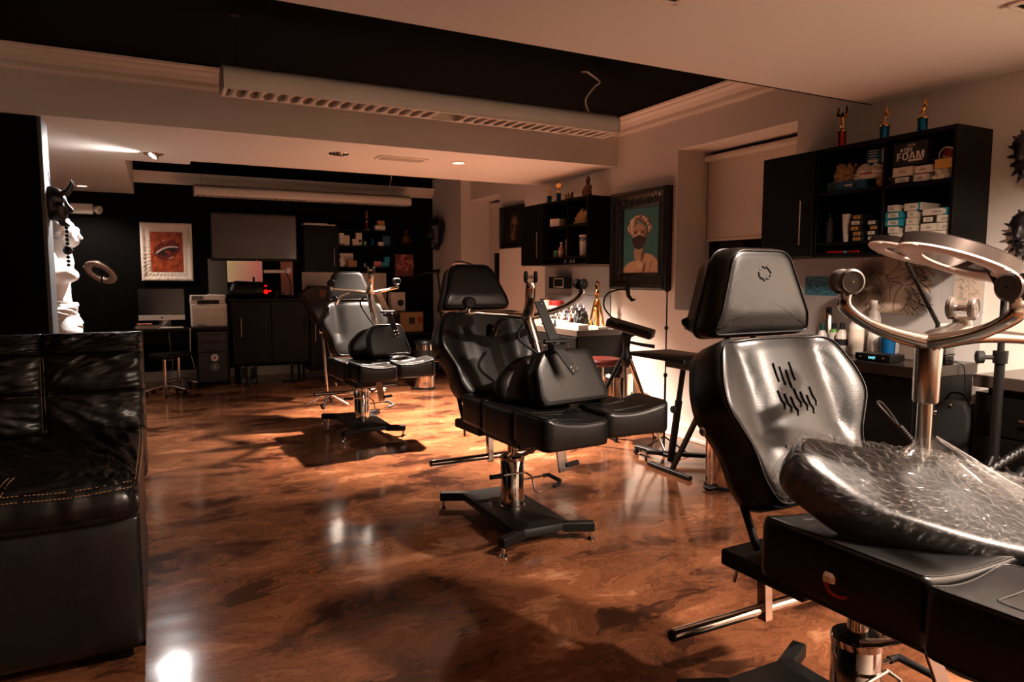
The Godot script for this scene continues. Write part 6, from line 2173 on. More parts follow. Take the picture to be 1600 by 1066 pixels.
	for e in [[0.2, 0.09, 0.1, 0.03], [0.255, 0.1, 0.085, 0.014], [0.2, 0.17, 0.09, 0.012]]:
		s = st()
		disc(s, Vector3(e[0], e[1], e[2]), Vector3(0.3, 0, 1), e[3], 0.02, 14)
		put("indicator", s, M.red_led, t)
	t = thing("desk_lamp", "white flexible desk lamp lying over the tall cabinet's right half", "lamp", Vector3(1.5, 1.11, -10.05))
	s = st()
	disc(s, Vector3(0.14, 0.02, 0), Vector3.UP, 0.07, 0.04, 20)
	put("base", s, M.black_plastic, t)
	s = st()
	tube(s, curve([Vector3(0.14, 0.03, 0), Vector3(0.16, 0.16, 0.0), Vector3(0.12, 0.3, 0), Vector3(0.08, 0.36, 0.0)]), 0.007, 8)
	put("stem", s, M.black_plastic, t)
	s = st()
	tube(s, [Vector3(-0.2, 0.365, 0), Vector3(-0.19, 0.365, 0), Vector3(0.08, 0.37, 0)], [0.018, 0.024, 0.024], 14)
	put("tube", s, M.white_plastic, t)
	s = st()
	lathe(s, [[0.0, -0.05], [0.035, -0.04], [0.05, 0.0], [0.035, 0.04], [0.0, 0.05]], 18, Transform3D(Basis.IDENTITY, Vector3(0.12, 0.385, 0.01)))
	put("head", s, M.white_plastic, t)
	t = thing("mug", "small dark mug with pale rim on the tall cabinet under the desk lamp", "mug", Vector3(1.46, 1.11, -9.95))
	s = st()
	lathe(s, [[0.0, 0.0], [0.04, 0.0], [0.044, 0.1], [0.04, 0.1], [0.036, 0.008], [0.0, 0.008]], 20)
	put("body", s, M.black_plastic, t)
	s = st()
	tube(s, curve([Vector3(0.042, 0.08, 0), Vector3(0.075, 0.07, 0), Vector3(0.075, 0.035, 0), Vector3(0.042, 0.025, 0)]), 0.006, 8)
	put("handle", s, M.black_plastic, t)
	# desk with computer and printer
	t = thing("desk", "dark desk below the picture of lips, carrying a computer and a printer", "desk", Vector3(0.25, 0, -10.0))
	s = st()
	box(s, Vector3(0, 0.728, 0), Vector3(1.12, 0.035, 0.66), 0.004)
	put("top", s, M.black_wood, t)
	s = st()
	box(s, Vector3(0, 0.6, -0.3), Vector3(1.06, 0.22, 0.018), 0.002)
	put("back_panel", s, M.black_wood, t)
	for x in [-0.535, 0.535]:
		s = st()
		box(s, Vector3(x, 0.355, 0), Vector3(0.03, 0.71, 0.6), 0.003)
		put("side_panel", s, M.black_wood, t)
	t = thing("computer", "all-in-one computer with black screen and silver chin on the desk", "computer", Vector3(0.03, 0.746, -10.08))
	s = st()
	box(s, Vector3(0, 0.33, 0), Vector3(0.54, 0.34, 0.02), 0.004)
	put("screen", s, M.screen, t)
	s = st()
	box(s, Vector3(0, 0.125, 0), Vector3(0.54, 0.068, 0.022), 0.004)
	put("chin", s, M.aluminium, t)
	s = st()
	lathe(s, [[0.0, -0.001], [0.011, -0.001], [0.011, 0.001], [0.0, 0.001]], 14, Transform3D(Basis(Vector3.RIGHT, PI / 2), Vector3(0, 0.123, 0.012)))
	tube(s, [Vector3(0.002, 0.135, 0.012), Vector3(0.006, 0.141, 0.012)], 0.002, 6)
	put("emblem", s, M.ink, t)
	s = st()
	tube(s, [Vector3(0.03, 0.16, -0.03), Vector3(0.03, 0.05, -0.06), Vector3(0.03, 0.004, -0.05), Vector3(0.03, 0.004, 0.07)], [0.07, 0.07, 0.075, 0.08], 4, true, 0.06, Vector3.BACK)
	put("stand", s, M.aluminium, t)
	t = thing("keyboard", "thin white keyboard on the desk in front of the computer", "keyboard", Vector3(0.12, 0.746, -9.8))
	s = st()
	box(s, Vector3(0, 0.007, 0), Vector3(0.3, 0.012, 0.11), 0.003)
	put("case", s, M.white_plastic, t)
	s = st()
	for r in 4:
		for k in 12:
			box(s, Vector3(-0.132 + k * 0.024, 0.0145, -0.036 + r * 0.024), Vector3(0.02, 0.004, 0.02), 0.001)
	var keys := put("keys", s, M.paper, t)
	keys.set_meta("kind", "stuff")
	t = thing("book", "reddish paperback on top of the small pile left of the keyboard", "book", Vector3(-0.17, 0.79, -9.84), 8.0)
	s = st()
	box(s, Vector3(0, 0.012, 0), Vector3(0.16, 0.022, 0.12), 0.002)
	put("cover", s, M.pink, t)
	t = thing("book", "dark hardback at the bottom of the small pile left of the keyboard", "book", Vector3(-0.14, 0.746, -9.84))
	s = st()
	box(s, Vector3(0, 0.021, 0), Vector3(0.28, 0.042, 0.18), 0.003)
	put("cover", s, M.black_card, t)
	s = st()
	box(s, Vector3(0.002, 0.021, 0.002), Vector3(0.27, 0.032, 0.182), 0.0)
	put("pages", s, M.card, t)
	t = thing("printer", "boxy white office printer with dark paper slot on the desk", "printer", Vector3(0.585, 0.746, -10.02))
	s = st()
	box(s, Vector3(0, 0.15, 0), Vector3(0.43, 0.3, 0.4), 0.01)
	put("body", s, M.printer_white, t)
	s = st()
	box(s, Vector3(-0.01, 0.34, -0.01), Vector3(0.42, 0.08, 0.38), 0.008)
	put("upper_body", s, M.printer_white, t)
	s = st()
	box(s, Vector3(0, 0.395, -0.02), Vector3(0.43, 0.035, 0.37), 0.01)
	put("scanner_lid", s, M.printer_white, t)
	s = st()
	box(s, Vector3(0.07, 0.415, 0.02), Vector3(0.2, 0.02, 0.22), 0.006, Transform3D(Basis(Vector3.BACK, -0.06), Vector3.ZERO))
	put("document_feeder", s, M.printer_white, t)
	s = st()
	box(s, Vector3(-0.14, 0.385, 0.185), Vector3(0.13, 0.045, 0.03), 0.004)
	put("control_panel", s, M.screen, t)
	s = st()
	box(s, Vector3(-0.01, 0.325, 0.185), Vector3(0.26, 0.05, 0.02), 0.004)
	put("paper_slot", s, M.black_plastic, t)
	s = st()
	box(s, Vector3(0, 0.06, 0.2), Vector3(0.42, 0.1, 0.012), 0.004)
	box(s, Vector3(0, 0.19, 0.2), Vector3(0.42, 0.14, 0.012), 0.004)
	put("front_flap", s, M.printer_white, t)
	s = st()
	disc(s, Vector3(0.01, 0.185, 0.208), Vector3.BACK, 0.02, 0.004, 24)
	put("emblem", s, M.plaster, t)
	s = st()
	box(s, Vector3(-0.1, 0.03, 0.207), Vector3(0.09, 0.012, 0.002), 0.0)
	put("model_plate", s, M.grey_board, t)
	t = thing("drawer_unit", "grey filing pedestal with a round white sticker under the printer", "drawer unit", Vector3(0.595, 0, -9.92))
	s = st()
	box(s, Vector3(0, 0.37, 0), Vector3(0.36, 0.66, 0.5), 0.005)
	put("carcass", s, M.drawer_grey, t)
	for d in [[0.62, 0.1], [0.51, 0.11], [0.25, 0.38]]:
		s = st()
		box(s, Vector3(0, d[0], 0.258), Vector3(0.345, d[1] - 0.012, 0.016), 0.004)
		var dr := put("drawer", s, M.drawer_grey, t)
		s = st()
		box(s, Vector3(0, d[0] + d[1] / 2 - 0.012, 0.268), Vector3(0.2, 0.01, 0.008), 0.002)
		put("handle_lip", s, M.black_plastic, dr)
	s = st()
	lathe(s, [[0.022, -0.001], [0.045, -0.001], [0.045, 0.001], [0.022, 0.001], [0.022, -0.001]], 28, Transform3D(Basis(Vector3.RIGHT, PI / 2), Vector3(0.02, 0.36, 0.267)), false)
	put("sticker", s, M.plaster, t)
	s = st()
	disc(s, Vector3(0.02, 0.36, 0.266), Vector3.BACK, 0.02, 0.002, 20)
	put("sticker", s, M.pink, t)
	s = st()
	disc(s, Vector3(0.022, 0.24, 0.266), Vector3.BACK, 0.055, 0.002, 28)
	put("sticker", s, M.grey_board, t)
	text("sticker_print", "S", t, Transform3D(Basis.IDENTITY, Vector3(0.022, 0.24, 0.268)), 0.05, M.paper)
	for x in [-0.14, 0.14]:
		for z in [-0.18, 0.2]:
			s = st()
			disc(s, Vector3(x, 0.02, z), Vector3.RIGHT, 0.02, 0.02, 14)
			put("caster", s, M.black_plastic, t)
	for e in [[0.34, -9.66, 0.0], [0.1, -9.98, 1.0]]:
		t = thing("cable", "thin white cable hanging from the desk in front of the filing pedestal" if e[2] == 0.0 else "thin grey cable hanging behind the desk under the computer", "cable", Vector3(e[0], 0, e[1]))
		s = st()
		tube(s, curve([Vector3(0, 0.748, 0), Vector3(0.0, 0.7, 0.012), Vector3(-0.005, 0.45, 0.01), Vector3(0.02, 0.32, 0.015), Vector3(0.05, 0.18, 0.0)] if e[2] == 0.0 else [Vector3(0, 0.7, 0), Vector3(0.01, 0.5, 0.0), Vector3(0.03, 0.3, 0), Vector3(0.0, 0.02, 0.02)]), 0.004, 6)
		put("cable", s, M.white_plastic, t)
	var sock := thing("wall_socket", "pale double wall socket on the far wall under the desk", "socket", Vector3(0.08, 0.33, -10.395))
	s = st()
	box(s, Vector3(0, 0, 0.006), Vector3(0.16, 0.12, 0.012), 0.004)
	put("plate", s, M.card, sock)
	for x in [-0.035, 0.035]:
		s = st()
		box(s, Vector3(x, 0, 0.014), Vector3(0.035, 0.07, 0.006), 0.002)
		put("outlet", s, M.pink, sock)
	# low stools on chrome stems in front of the desk
	stool("round black stool on a chrome stem in front of the desk, nearer the sofa", Vector3(0.03, 0, -9.1), 0.5, 0.17)
	stool("second low stool with chrome stem beside the filing pedestal", Vector3(0.19, 0, -9.62), 0.46, 0.15)
	far_unit()
	ring_lamp("white ring lamp tilted on a thin stand before the dark far left wall", Vector3(-0.62, 0, -9.8), 1.445, 0.19, Vector3(-0.43, -0.72, 0.55), 0.03)
	ring_lamp("slim ring lamp tilted behind the middle chair's headrest near the far window", Vector3(3.66, 0, -8.5), 1.5, 0.2, Vector3(-0.38, -0.88, 0.2), 0.03)

func stool(label: String, at: Vector3, h: float, r: float, seat := "leather", sx := 1.0) -> Node3D:
	var t := thing("stool", label, "stool", at)
	var s := st()
	lathe(s, [[0.0, h - 0.06], [r * 0.9, h - 0.06], [r, h - 0.04], [r, h - 0.018], [r * 0.92, h - 0.002], [r * 0.5, h + 0.002], [0.0, h]], 32)
	put("seat", s, M[seat], t)
	s = st()
	rod(s, Vector3(0, 0.1, 0), Vector3(0, h - 0.06, 0), 0.02, 16)
	put("stem", s, M.chrome, t)
	for k in 5:
		var a := TAU * k / 5.0 + 0.3
		var d := Vector3(cos(a), 0, sin(a))
		s = st()
		tube(s, [Vector3(0, 0.11, 0), d * 0.1 + Vector3(0, 0.1, 0), d * 0.22 + Vector3(0, 0.065, 0)], [0.02, 0.016, 0.013], 10)
		var leg := put("leg", s, M.chrome, t)
		s = st()
		disc(s, d * 0.22 + Vector3(0, 0.028, 0), Vector3(-d.z, 0, d.x), 0.028, 0.022, 16)
		put("caster", s, M.black_plastic, leg)
	return t

func far_unit():
	# hutch: a door on the left, shelves on the right, all black, against the far wall
	var t := thing("wall_unit", "black shelf unit with a door on the far wall behind the farthest chair", "shelf unit", Vector3(2.47, 1.47, -10.4))
	var s := st()
	box(s, Vector3(-0.37, 0.33, 0.16), Vector3(0.5, 0.66, 0.3), 0.003)
	put("carcass", s, M.black_wood, t)
	s = st()
	box(s, Vector3(-0.37, 0.33, 0.32), Vector3(0.49, 0.65, 0.016), 0.003)
	var d := put("door", s, M.black_wood, t)
	s = st()
	rod(s, Vector3(-0.2, 0.09, 0.345), Vector3(-0.2, 0.34, 0.345), 0.006, 10)
	put("handle", s, M.satin_steel, d)
	for y in [0.0, 0.07, 0.38, 0.61]:
		s = st()
		box(s, Vector3(0.27, y, 0.14), Vector3(0.82, 0.018, 0.28), 0.002)
		put("shelf", s, M.black_wood, t)
	s = st()
	box(s, Vector3(0.675, 0.32, 0.14), Vector3(0.018, 0.64, 0.28), 0.002)
	put("side_panel", s, M.black_wood, t)
	t = thing("magazine", "pale folded magazines lying on top of the far unit's door side", "magazine", Vector3(2.08, 2.132, -10.2))
	s = st()
	box(s, Vector3(0, 0.008, 0), Vector3(0.44, 0.014, 0.26), 0.002)
	box(s, Vector3(-0.05, 0.022, 0), Vector3(0.32, 0.012, 0.24), 0.002)
	put("sheets", s, M.card, t)
	trophy("gold cup trophy on a dark red column on the far unit's top shelf", Vector3(2.79, 2.089, -10.2), 0.29, "red_metal", 0)
	var o := front_box("gold and white carton beside the trophy on the far unit's top shelf", Vector3(2.985, 2.089, -10.2), Vector3(0.145, 0.075, 0.1), M.paper)
	s = st()
	box(s, Vector3(0.02, 0.112, -0.01), Vector3(0.1, 0.075, 0.06), 0.004)
	put("gold_top", s, M.gold_card, o)
	var y1 := 1.859
	bottle("jar", "white jar with dark band and orange foot on the far unit's middle shelf", Vector3(2.405, y1, -10.2), [[0.04, 0.0], [0.044, 0.004], [0.044, 0.12], [0.035, 0.135], [0.0, 0.136]], M.white_plastic, [[0.046, 0.13], [0.046, 0.18], [0.0, 0.183]], M.white_plastic, "", M.gold_card, Vector2(0.005, 0.03))
	front_box("white tapered tub on the far unit's middle shelf beside the jar", Vector3(2.48, y1, -10.2), Vector3(0.085, 0.15, 0.08), M.card)
	o = front_box("tall white carton with a round mark on the far unit's middle shelf", Vector3(2.66, y1, -10.2), Vector3(0.09, 0.19, 0.08), M.paper)
	s = st()
	disc(s, Vector3(0.015, 0.07, 0.041), Vector3.BACK, 0.022, 0.002, 18)
	put("round_mark", s, M.ink, o)
	front_box("small white carton in front of the tall white carton on the far unit", Vector3(2.585, y1, -10.16), Vector3(0.055, 0.1, 0.05), M.card)
	bottle("jar", "small green jar on the far unit's middle shelf", Vector3(2.757, y1, -10.2), [[0.024, 0.0], [0.026, 0.003], [0.026, 0.055], [0.0, 0.056]], M.green_plastic, [[0.027, 0.055], [0.027, 0.07], [0.0, 0.072]], M.green_plastic)
	bottle("jar", "teal metal tin on the far unit's middle shelf right of the green jar", Vector3(2.87, y1, -10.2), [[0.035, 0.0], [0.037, 0.003], [0.037, 0.1], [0.0, 0.101]], M.blue_metal, [[0.038, 0.1], [0.038, 0.112], [0.0, 0.114]], M.blue_metal)
	front_box("blue carton at the right end of the far unit's middle shelf", Vector3(3.075, y1, -10.2), Vector3(0.11, 0.16, 0.08), M.blue_card)
	front_box("small white carton beside the blue carton on the far unit", Vector3(2.985, y1, -10.17), Vector3(0.075, 0.065, 0.06), M.paper)
	var y0 := 1.549
	front_box("wide white carton at the back of the far unit's lower shelf", Vector3(2.49, y0, -10.28), Vector3(0.2, 0.2, 0.08), M.card)
	t = thing("figurine", "small white figurine on the left of the far unit's lower shelf", "figurine", Vector3(2.4, y0, -10.15))
	s = st()
	blob(s, [[Vector3(0, 0.025, 0), 0.028, Vector3(0, 0.06, 0), 0.022], [Vector3(0, 0.11, 0), 0.032, Vector3(0, 0.12, 0), 0.03], [Vector3(-0.03, 0.07, 0), 0.012, Vector3(-0.045, 0.1, 0), 0.01], [Vector3(0.03, 0.07, 0), 0.012, Vector3(0.045, 0.04, 0), 0.01]], 0.008, 0.015)
	put("body", s, M.white_plastic, t)
	front_box("brown carton with white corner on the far unit's lower shelf", Vector3(2.55, y0, -10.17), Vector3(0.13, 0.095, 0.08), M.kraft)
	bottle("cup", "tiny pale cup on the far unit's lower shelf", Vector3(2.745, y0, -10.18), [[0.012, 0.0], [0.018, 0.05], [0.016, 0.052], [0.0, 0.05]], M.paper, [], null)
	front_box("pale pink carton on the far unit's lower shelf behind the steel arm", Vector3(2.94, y0, -10.2), Vector3(0.11, 0.09, 0.08), M.pink)
	front_box("pale teal carton low at the right end of the far unit's lower shelf", Vector3(3.06, y0, -10.2), Vector3(0.11, 0.075, 0.08), M.teal_card)
	o = front_box("tilted pale teal card standing on the teal carton of the far unit", Vector3(3.085, y0 + 0.075, -10.2), Vector3(0.08, 0.08, 0.06), M.teal_card)
	# pale splashback, counter, appliances
	t = thing("splashback", "pale splashback panel under the far shelf unit", "panel", Vector3(2.5, 1.19, -10.39))
	s = st()
	box(s, Vector3.ZERO, Vector3(1.26, 0.56, 0.012), 0.002)
	put("panel", s, M.card, t)
	t = thing("base_cabinet", "black base cabinet with a dark top under the far splashback", "cabinet", Vector3(2.5, 0, -10.1))
	s = st()
	box(s, Vector3(0, 0.46, 0), Vector3(1.28, 0.76, 0.5), 0.003)
	put("carcass", s, M.black_wood, t)
	for e in [-0.32, 0.32]:
		s = st()
		box(s, Vector3(e, 0.46, 0.26), Vector3(0.62, 0.74, 0.018), 0.003)
		var dd := put("door", s, M.black_wood, t)
		s = st()
		rod(s, Vector3(e - 0.25, 0.5, 0.29), Vector3(e - 0.25, 0.76, 0.29), 0.006, 10)
		put("handle", s, M.satin_steel, dd)
	s = st()
	box(s, Vector3(0, 0.87, 0.01), Vector3(1.3, 0.05, 0.56), 0.004)
	put("top", s, M.worktop, t)
	t = thing("radio", "dark boxy radio on the far worktop behind the farthest chair's headrest", "radio", Vector3(2.05, 0.895, -10.15))
	s = st()
	box(s, Vector3(0, 0.19, 0), Vector3(0.3, 0.38, 0.18), 0.01)
	put("body", s, M.black_plastic, t)
	s = st()
	box(s, Vector3(0.06, 0.27, 0.092), Vector3(0.12, 0.1, 0.004), 0.001)
	put("dial", s, M.bronze, t)
	o = front_box("white carton with a round black opening on the far worktop", Vector3(3.2, 0.895, -10.1), Vector3(0.22, 0.28, 0.15), M.card)
	s = st()
	disc(s, Vector3(0.04, 0.12, 0.076), Vector3.BACK, 0.05, 0.004, 22)
	put("opening", s, M.ink, o)
	o = front_box("brown carton with printed windows standing below the white carton", Vector3(3.36, 0.58, -9.95), Vector3(0.36, 0.3, 0.15), M.kraft)
	s = st()
	box(s, Vector3(0.0, 0.17, 0.077), Vector3(0.09, 0.1, 0.003), 0.0)
	put("window_print", s, M.black_card, o)
	s = st()
	box(s, Vector3(0.13, 0.18, 0.077), Vector3(0.07, 0.09, 0.003), 0.0)
	put("window_print", s, M.red, o)
	t = thing("side_table", "low black side table carrying the brown printed carton by the far wall", "table", Vector3(3.45, 0, -10.05))
	s = st()
	box(s, Vector3(0, 0.56, 0), Vector3(0.62, 0.04, 0.5), 0.004)
	put("top", s, M.black_wood, t)
	for x in [-0.28, 0.28]:
		for z in [-0.2, 0.2]:
			s = st()
			box(s, Vector3(x, 0.27, z), Vector3(0.04, 0.54, 0.04), 0.003)
			put("leg", s, M.black_wood, t)
	# rose painting and buddha plaque
	t = thing("painting", "small painting of a pink rose on the black far wall", "painting", Vector3(3.42, 1.585, -10.4))
	s = st()
	box(s, Vector3(0, 0, 0.012), Vector3(0.3, 0.34, 0.024), 0.002)
	put("stretcher", s, M.black_wood, t)
	var rose := paint(72, 80, func(u: float, v: float) -> Color:
		var c := Color(0.42, 0.2, 0.17)
		for k in 16:
			var r := 0.5 - k * 0.028
			var a := k * 2.3
			c = dab(c, Color(0.72, 0.42, 0.38) if k % 2 == 0 else Color(0.46, 0.18, 0.16), u, v, 0.5 + cos(a) * r * 0.35, 0.45 + sin(a) * r * 0.3, r * 0.85, r * 0.6, a, 0.25)
		return c)
	card("canvas", t, 0.298, 0.338, 0.002, picture("rose_print", rose, 0.6), Transform3D(Basis.IDENTITY, Vector3(0, 0, 0.024)))
	buddha("dark stone buddha head and shoulders on a ledge above the rose painting", Vector3(3.42, 1.9, -10.27), 0.25, 0.0)
	t = thing("ledge", "small black ledge under the dark stone buddha on the far wall", "shelf", Vector3(3.42, 1.885, -10.28))
	s = st()
	box(s, Vector3.ZERO, Vector3(0.24, 0.028, 0.24), 0.003)
	put("board", s, M.black_wood, t)
	# jointed lamp arm reaching from a pole at the right wall
	t = thing("lamp_stand", "black floor stand with a jointed lamp arm beside the rose painting", "lamp", Vector3(3.63, 0, -9.5))
	s = st()
	tube(s, curve([Vector3(0.0, 1.5, 0), Vector3(0.02, 1.35, 0.0), Vector3(0.05, 1.0, 0), Vector3(0.05, 0.4, 0), Vector3(0.05, 0.03, 0.0)]), 0.013, 10)
	put("pole", s, M.black_steel, t)
	s = st()
	tube(s, [Vector3(0.01, 1.49, 0), Vector3(-0.22, 1.46, 0.0), Vector3(-0.46, 1.36, 0.02)], [0.026, 0.022, 0.016], 10)
	put("arm", s, M.black_steel, t)
	s = st()
	disc(s, Vector3(0.01, 1.49, 0), Vector3.BACK, 0.03, 0.05, 16)
	put("joint", s, M.black_steel, t)
	s = st()
	disc(s, Vector3(0.05, 0.015, 0), Vector3.UP, 0.16, 0.03, 28)
	put("base", s, M.black_steel, t)

func front_box(label: String, at: Vector3, size: Vector3, m: Material) -> Node3D:
	var t := thing("carton", label, "box", at)
	var s := st()
	box(s, Vector3(0, size.y / 2, 0), size, 0.002)
	put("body", s, m, t)
	s = st()
	box(s, Vector3(0, size.y - 0.004, size.z / 2 + 0.0006), Vector3(size.x * 0.94, 0.0016, 0.0012), 0.0)
	put("flap_seam", s, M.ink, t)
	return t

func ring_lamp(label: String, at: Vector3, h: float, r: float, facing: Vector3, thick: float, tall := true):
	# a round tube-light head on a thin stand; facing is the way its pale side looks
	var t := thing("ring_lamp", label, "lamp", at)
	var X := aim(Vector3(0, h, 0), -facing)
	var s := st()
	lathe(s, [[r * 0.58, 0.006], [r * 0.58, thick], [r * 0.64, thick + 0.003], [r * 0.97, thick + 0.003], [r, thick - 0.003], [r, 0.006]], 48, X, false)
	put("shell", s, M.ring_body, t)
	s = st()
	lathe(s, [[r * 0.57, 0.008], [r * 0.58, 0.0], [r * 0.62, -0.006], [r * 0.8, -0.009], [r * 0.97, -0.006], [r * 1.005, 0.0], [r * 1.005, 0.008]], 48, X, false)
	put("diffuser", s, M.diffuser, t)
	for k in 8:
		s = st()
		var a := TAU * k / 8.0 + 0.2
		var q := r * (1.005 if k % 2 == 0 else 0.58)
		box(s, Vector3.ZERO, Vector3(0.008, 0.012, 0.022), 0.002, X * Transform3D(Basis(Vector3.UP, -a), Vector3(cos(a) * q, 0.0, sin(a) * q)))
		put("clip", s, M.white_plastic, t)
	s = st()
	var rim := X * Vector3(r * 0.3, thick + 0.01, 0)
	box(s, Vector3(0, thick + 0.012, 0), Vector3(r * 1.25, 0.012, 0.03), 0.003, X)
	put("mount", s, M.black_plastic, t)
	if not tall:
		return
	s = st()
	tube(s, [X * Vector3(0, thick + 0.02, 0), Vector3(0.0, h - 0.22, -0.02), Vector3(0.0, 0.5, -0.03), Vector3(0, 0.15, -0.03)], [0.012, 0.011, 0.012, 0.014], 10)
	put("pole", s, M.black_steel, t)
	for k in 3:
		var a := TAU * k / 3.0 + 0.5
		s = st()
		tube(s, [Vector3(0, 0.42, -0.03), Vector3(cos(a) * 0.3, 0.015, sin(a) * 0.3 - 0.03)], 0.009, 8)
		put("leg", s, M.black_steel, t)

# ------------------------------------------------------------------ stands between the chairs and the wall
func build_floor_stands():
	# camera-style tripod with a padded armrest and a bent phone holder
	var t := thing("tripod_armrest", "chrome-legged tripod with a tilted black armrest pad and a bent phone holder", "armrest stand", Vector3(3.42, 0, -4.62))
	var s := st()
	for k in 3:
		var a: float = [-2.5, -0.25, 1.3][k]
		var d := Vector3(cos(a), 0, sin(a))
		s = st()
		tube(s, [d * 0.04 + Vector3(0, 0.73, 0), d * 0.19 + Vector3(0, 0.42, 0)], 0.017, 10)
		var leg := put("leg", s, M.black_plastic if k == 0 else M.chrome, t)
		s = st()
		tube(s, [d * 0.18 + Vector3(0, 0.44, 0), d * 0.4 + Vector3(0, 0.015, 0)], 0.012, 10)
		put("lower_tube", s, M.chrome, leg)
		s = st()
		disc(s, d * 0.402 + Vector3(0, 0.012, 0), d * 0.4 - Vector3(0, 0.7, 0), 0.016, 0.022, 12)
		put("rubber_foot", s, M.rubber, leg)
	s = st()
	rod(s, Vector3(0, 0.32, 0), Vector3(0, 0.8, 0), 0.014, 14)
	put("centre_post", s, M.chrome, t)
	s = st()
	lathe(s, [[0.02, 0.66], [0.045, 0.7], [0.05, 0.75], [0.03, 0.79], [0.026, 0.84]], 16)
	put("collar", s, M.black_plastic, t)
	s = st()
	blob(s, [[Vector3(0, 0.84, 0), 0.03, Vector3(0, 0.92, 0), 0.036], [Vector3(0.0, 0.93, -0.03), 0.024, Vector3(0.03, 0.94, 0.04), 0.024]], 0.008, 0.02)
	put("head", s, M.black_plastic, t)
	s = st()
	tube(s, [Vector3(0.02, 0.87, 0.0), Vector3(0.1, 0.85, 0.08), Vector3(0.16, 0.84, 0.16)], [0.012, 0.014, 0.016], 10)
	put("pan_handle", s, M.rubber, t)
	s = st()
	var o := dense(outline([Vector2(-0.2, -0.07), Vector2(0.2, -0.07), Vector2(0.2, 0.07), Vector2(-0.2, 0.07)], 0.03, 4), 0.03)
	slab(s, o, soft(0.065, 0.014), Transform3D(Basis(Vector3.UP, -0.95) * Basis(Vector3.BACK, -0.25) * Basis(Vector3.RIGHT, -PI / 2 + 0.12), Vector3(0.02, 0.955, 0.01)), 4)
	put("pad", s, M.leather, t)
	s = st()
	tube(s, curve([Vector3(-0.03, 0.99, 0.0), Vector3(-0.12, 1.06, -0.02), Vector3(-0.2, 1.16, -0.04), Vector3(-0.18, 1.26, -0.04), Vector3(-0.08, 1.3, -0.02), Vector3(0.0, 1.3, 0.0)], 8), 0.0075, 8)
	put("gooseneck", s, M.black_plastic, t)
	s = st()
	tube(s, [Vector3(-0.01, 1.36, 0), Vector3(0.0, 1.31, 0.0), Vector3(0.01, 1.25, 0.0), Vector3(0.04, 1.215, 0.01), Vector3(0.07, 1.22, 0.01)], [0.014, 0.02, 0.017, 0.014, 0.008], 10)
	put("phone_clamp", s, M.black_plastic, t)
	# thin black pole
	t = thing("light_stand", "thin black telescopic pole standing under the picture of the masked bust", "stand", Vector3(3.6, 0, -4.34))
	s = st()
	rod(s, Vector3(0, 0.03, 0), Vector3(0, 0.62, 0), 0.009, 10)
	rod(s, Vector3(0, 0.6, 0), Vector3(0, 1.32, 0), 0.006, 10)
	put("pole", s, M.black_steel, t)
	for y in [0.62, 1.0, 1.3]:
		s = st()
		lathe(s, [[0.0, y - 0.018], [0.015, y - 0.014], [0.016, y + 0.012], [0.0, y + 0.018]], 14)
		put("clamp_collar", s, M.black_plastic, t)
	for k in 3:
		var a := TAU * k / 3.0 + 1.2
		s = st()
		tube(s, [Vector3(0, 0.12, 0), Vector3(cos(a) * 0.22, 0.012, sin(a) * 0.22)], 0.007, 8)
		put("leg", s, M.black_steel, t)
	# rolling work table
	t = thing("work_table", "black height-adjustable tray table on casters beside the nearest chair's backrest", "table", Vector3(3.3, 0, -3.86))
	s = st()
	o = outline([Vector2(-0.2, -0.32), Vector2(0.2, -0.32), Vector2(0.2, 0.3), Vector2(-0.2, 0.3)], 0.03, 4)
	slab(s, o, [[0.0, 0.0], [0.0, 0.022], [0.003, 0.025]], Transform3D(Basis(Vector3.RIGHT, Vector3.BACK, Vector3.UP), Vector3(0, 0.825, 0)), 1)
	put("top", s, M.black_wood, t)
	s = st()
	box(s, Vector3(-0.03, 0.795, 0.16), Vector3(0.16, 0.055, 0.3), 0.006)
	put("bracket", s, M.black_steel, t)
	s = st()
	tube(s, [Vector3(-0.02, 0.78, 0.1), Vector3(-0.01, 0.36, 0.02)], 0.02, 12)
	put("upper_column", s, M.black_steel, t)
	s = st()
	tube(s, [Vector3(-0.012, 0.52, 0.05), Vector3(0.0, 0.06, -0.04)], 0.026, 12)
	put("lower_column", s, M.black_steel, t)
	s = st()
	disc(s, Vector3(-0.05, 0.46, 0.04), Vector3.RIGHT, 0.026, 0.03, 14)
	put("clamp_knob", s, M.rubber, t)
	for e in [[Vector3(0.04, 0.06, -0.5), Vector3(0.1, 0.06, -0.12)], [Vector3(-0.02, 0.07, -0.3), Vector3(0.34, 0.06, -0.02)]]:
		s = st()
		var d: Vector3 = (e[1] - e[0]).normalized()
		box(s, Vector3.ZERO, Vector3(e[0].distance_to(e[1]), 0.028, 0.05), 0.004, Transform3D(Basis(d, Vector3.UP, d.cross(Vector3.UP)), (e[0] + e[1]) / 2))
		var bar := put("base_bar", s, M.black_steel, t)
		for p in [e[0], e[1]]:
			s = st()
			disc(s, Vector3(p.x, 0.026, p.z), d, 0.026, 0.02, 14)
			put("caster", s, M.rubber, bar)
	t = thing("leg_stand", "slanted black tube stand with a flat floor bar in front of the tray table", "stand", Vector3(3.22, 0, -3.82))
	s = st()
	box(s, Vector3(0, 0.018, 0), Vector3(0.035, 0.03, 0.46), 0.004)
	put("floor_bar", s, M.black_steel, t)
	s = st()
	box(s, Vector3.ZERO, Vector3(0.032, 0.86, 0.032), 0.004, Transform3D(Basis(Vector3.RIGHT, 0.62) * Basis(Vector3.BACK, 0.12), Vector3(-0.02, 0.375, 0.25)))
	put("slanted_leg", s, M.black_steel, t)
	s = st()
	disc(s, Vector3(-0.06, 0.65, 0.44), Vector3(1, 0, 0.2), 0.022, 0.03, 16)
	put("joint_knob", s, M.chrome, t)
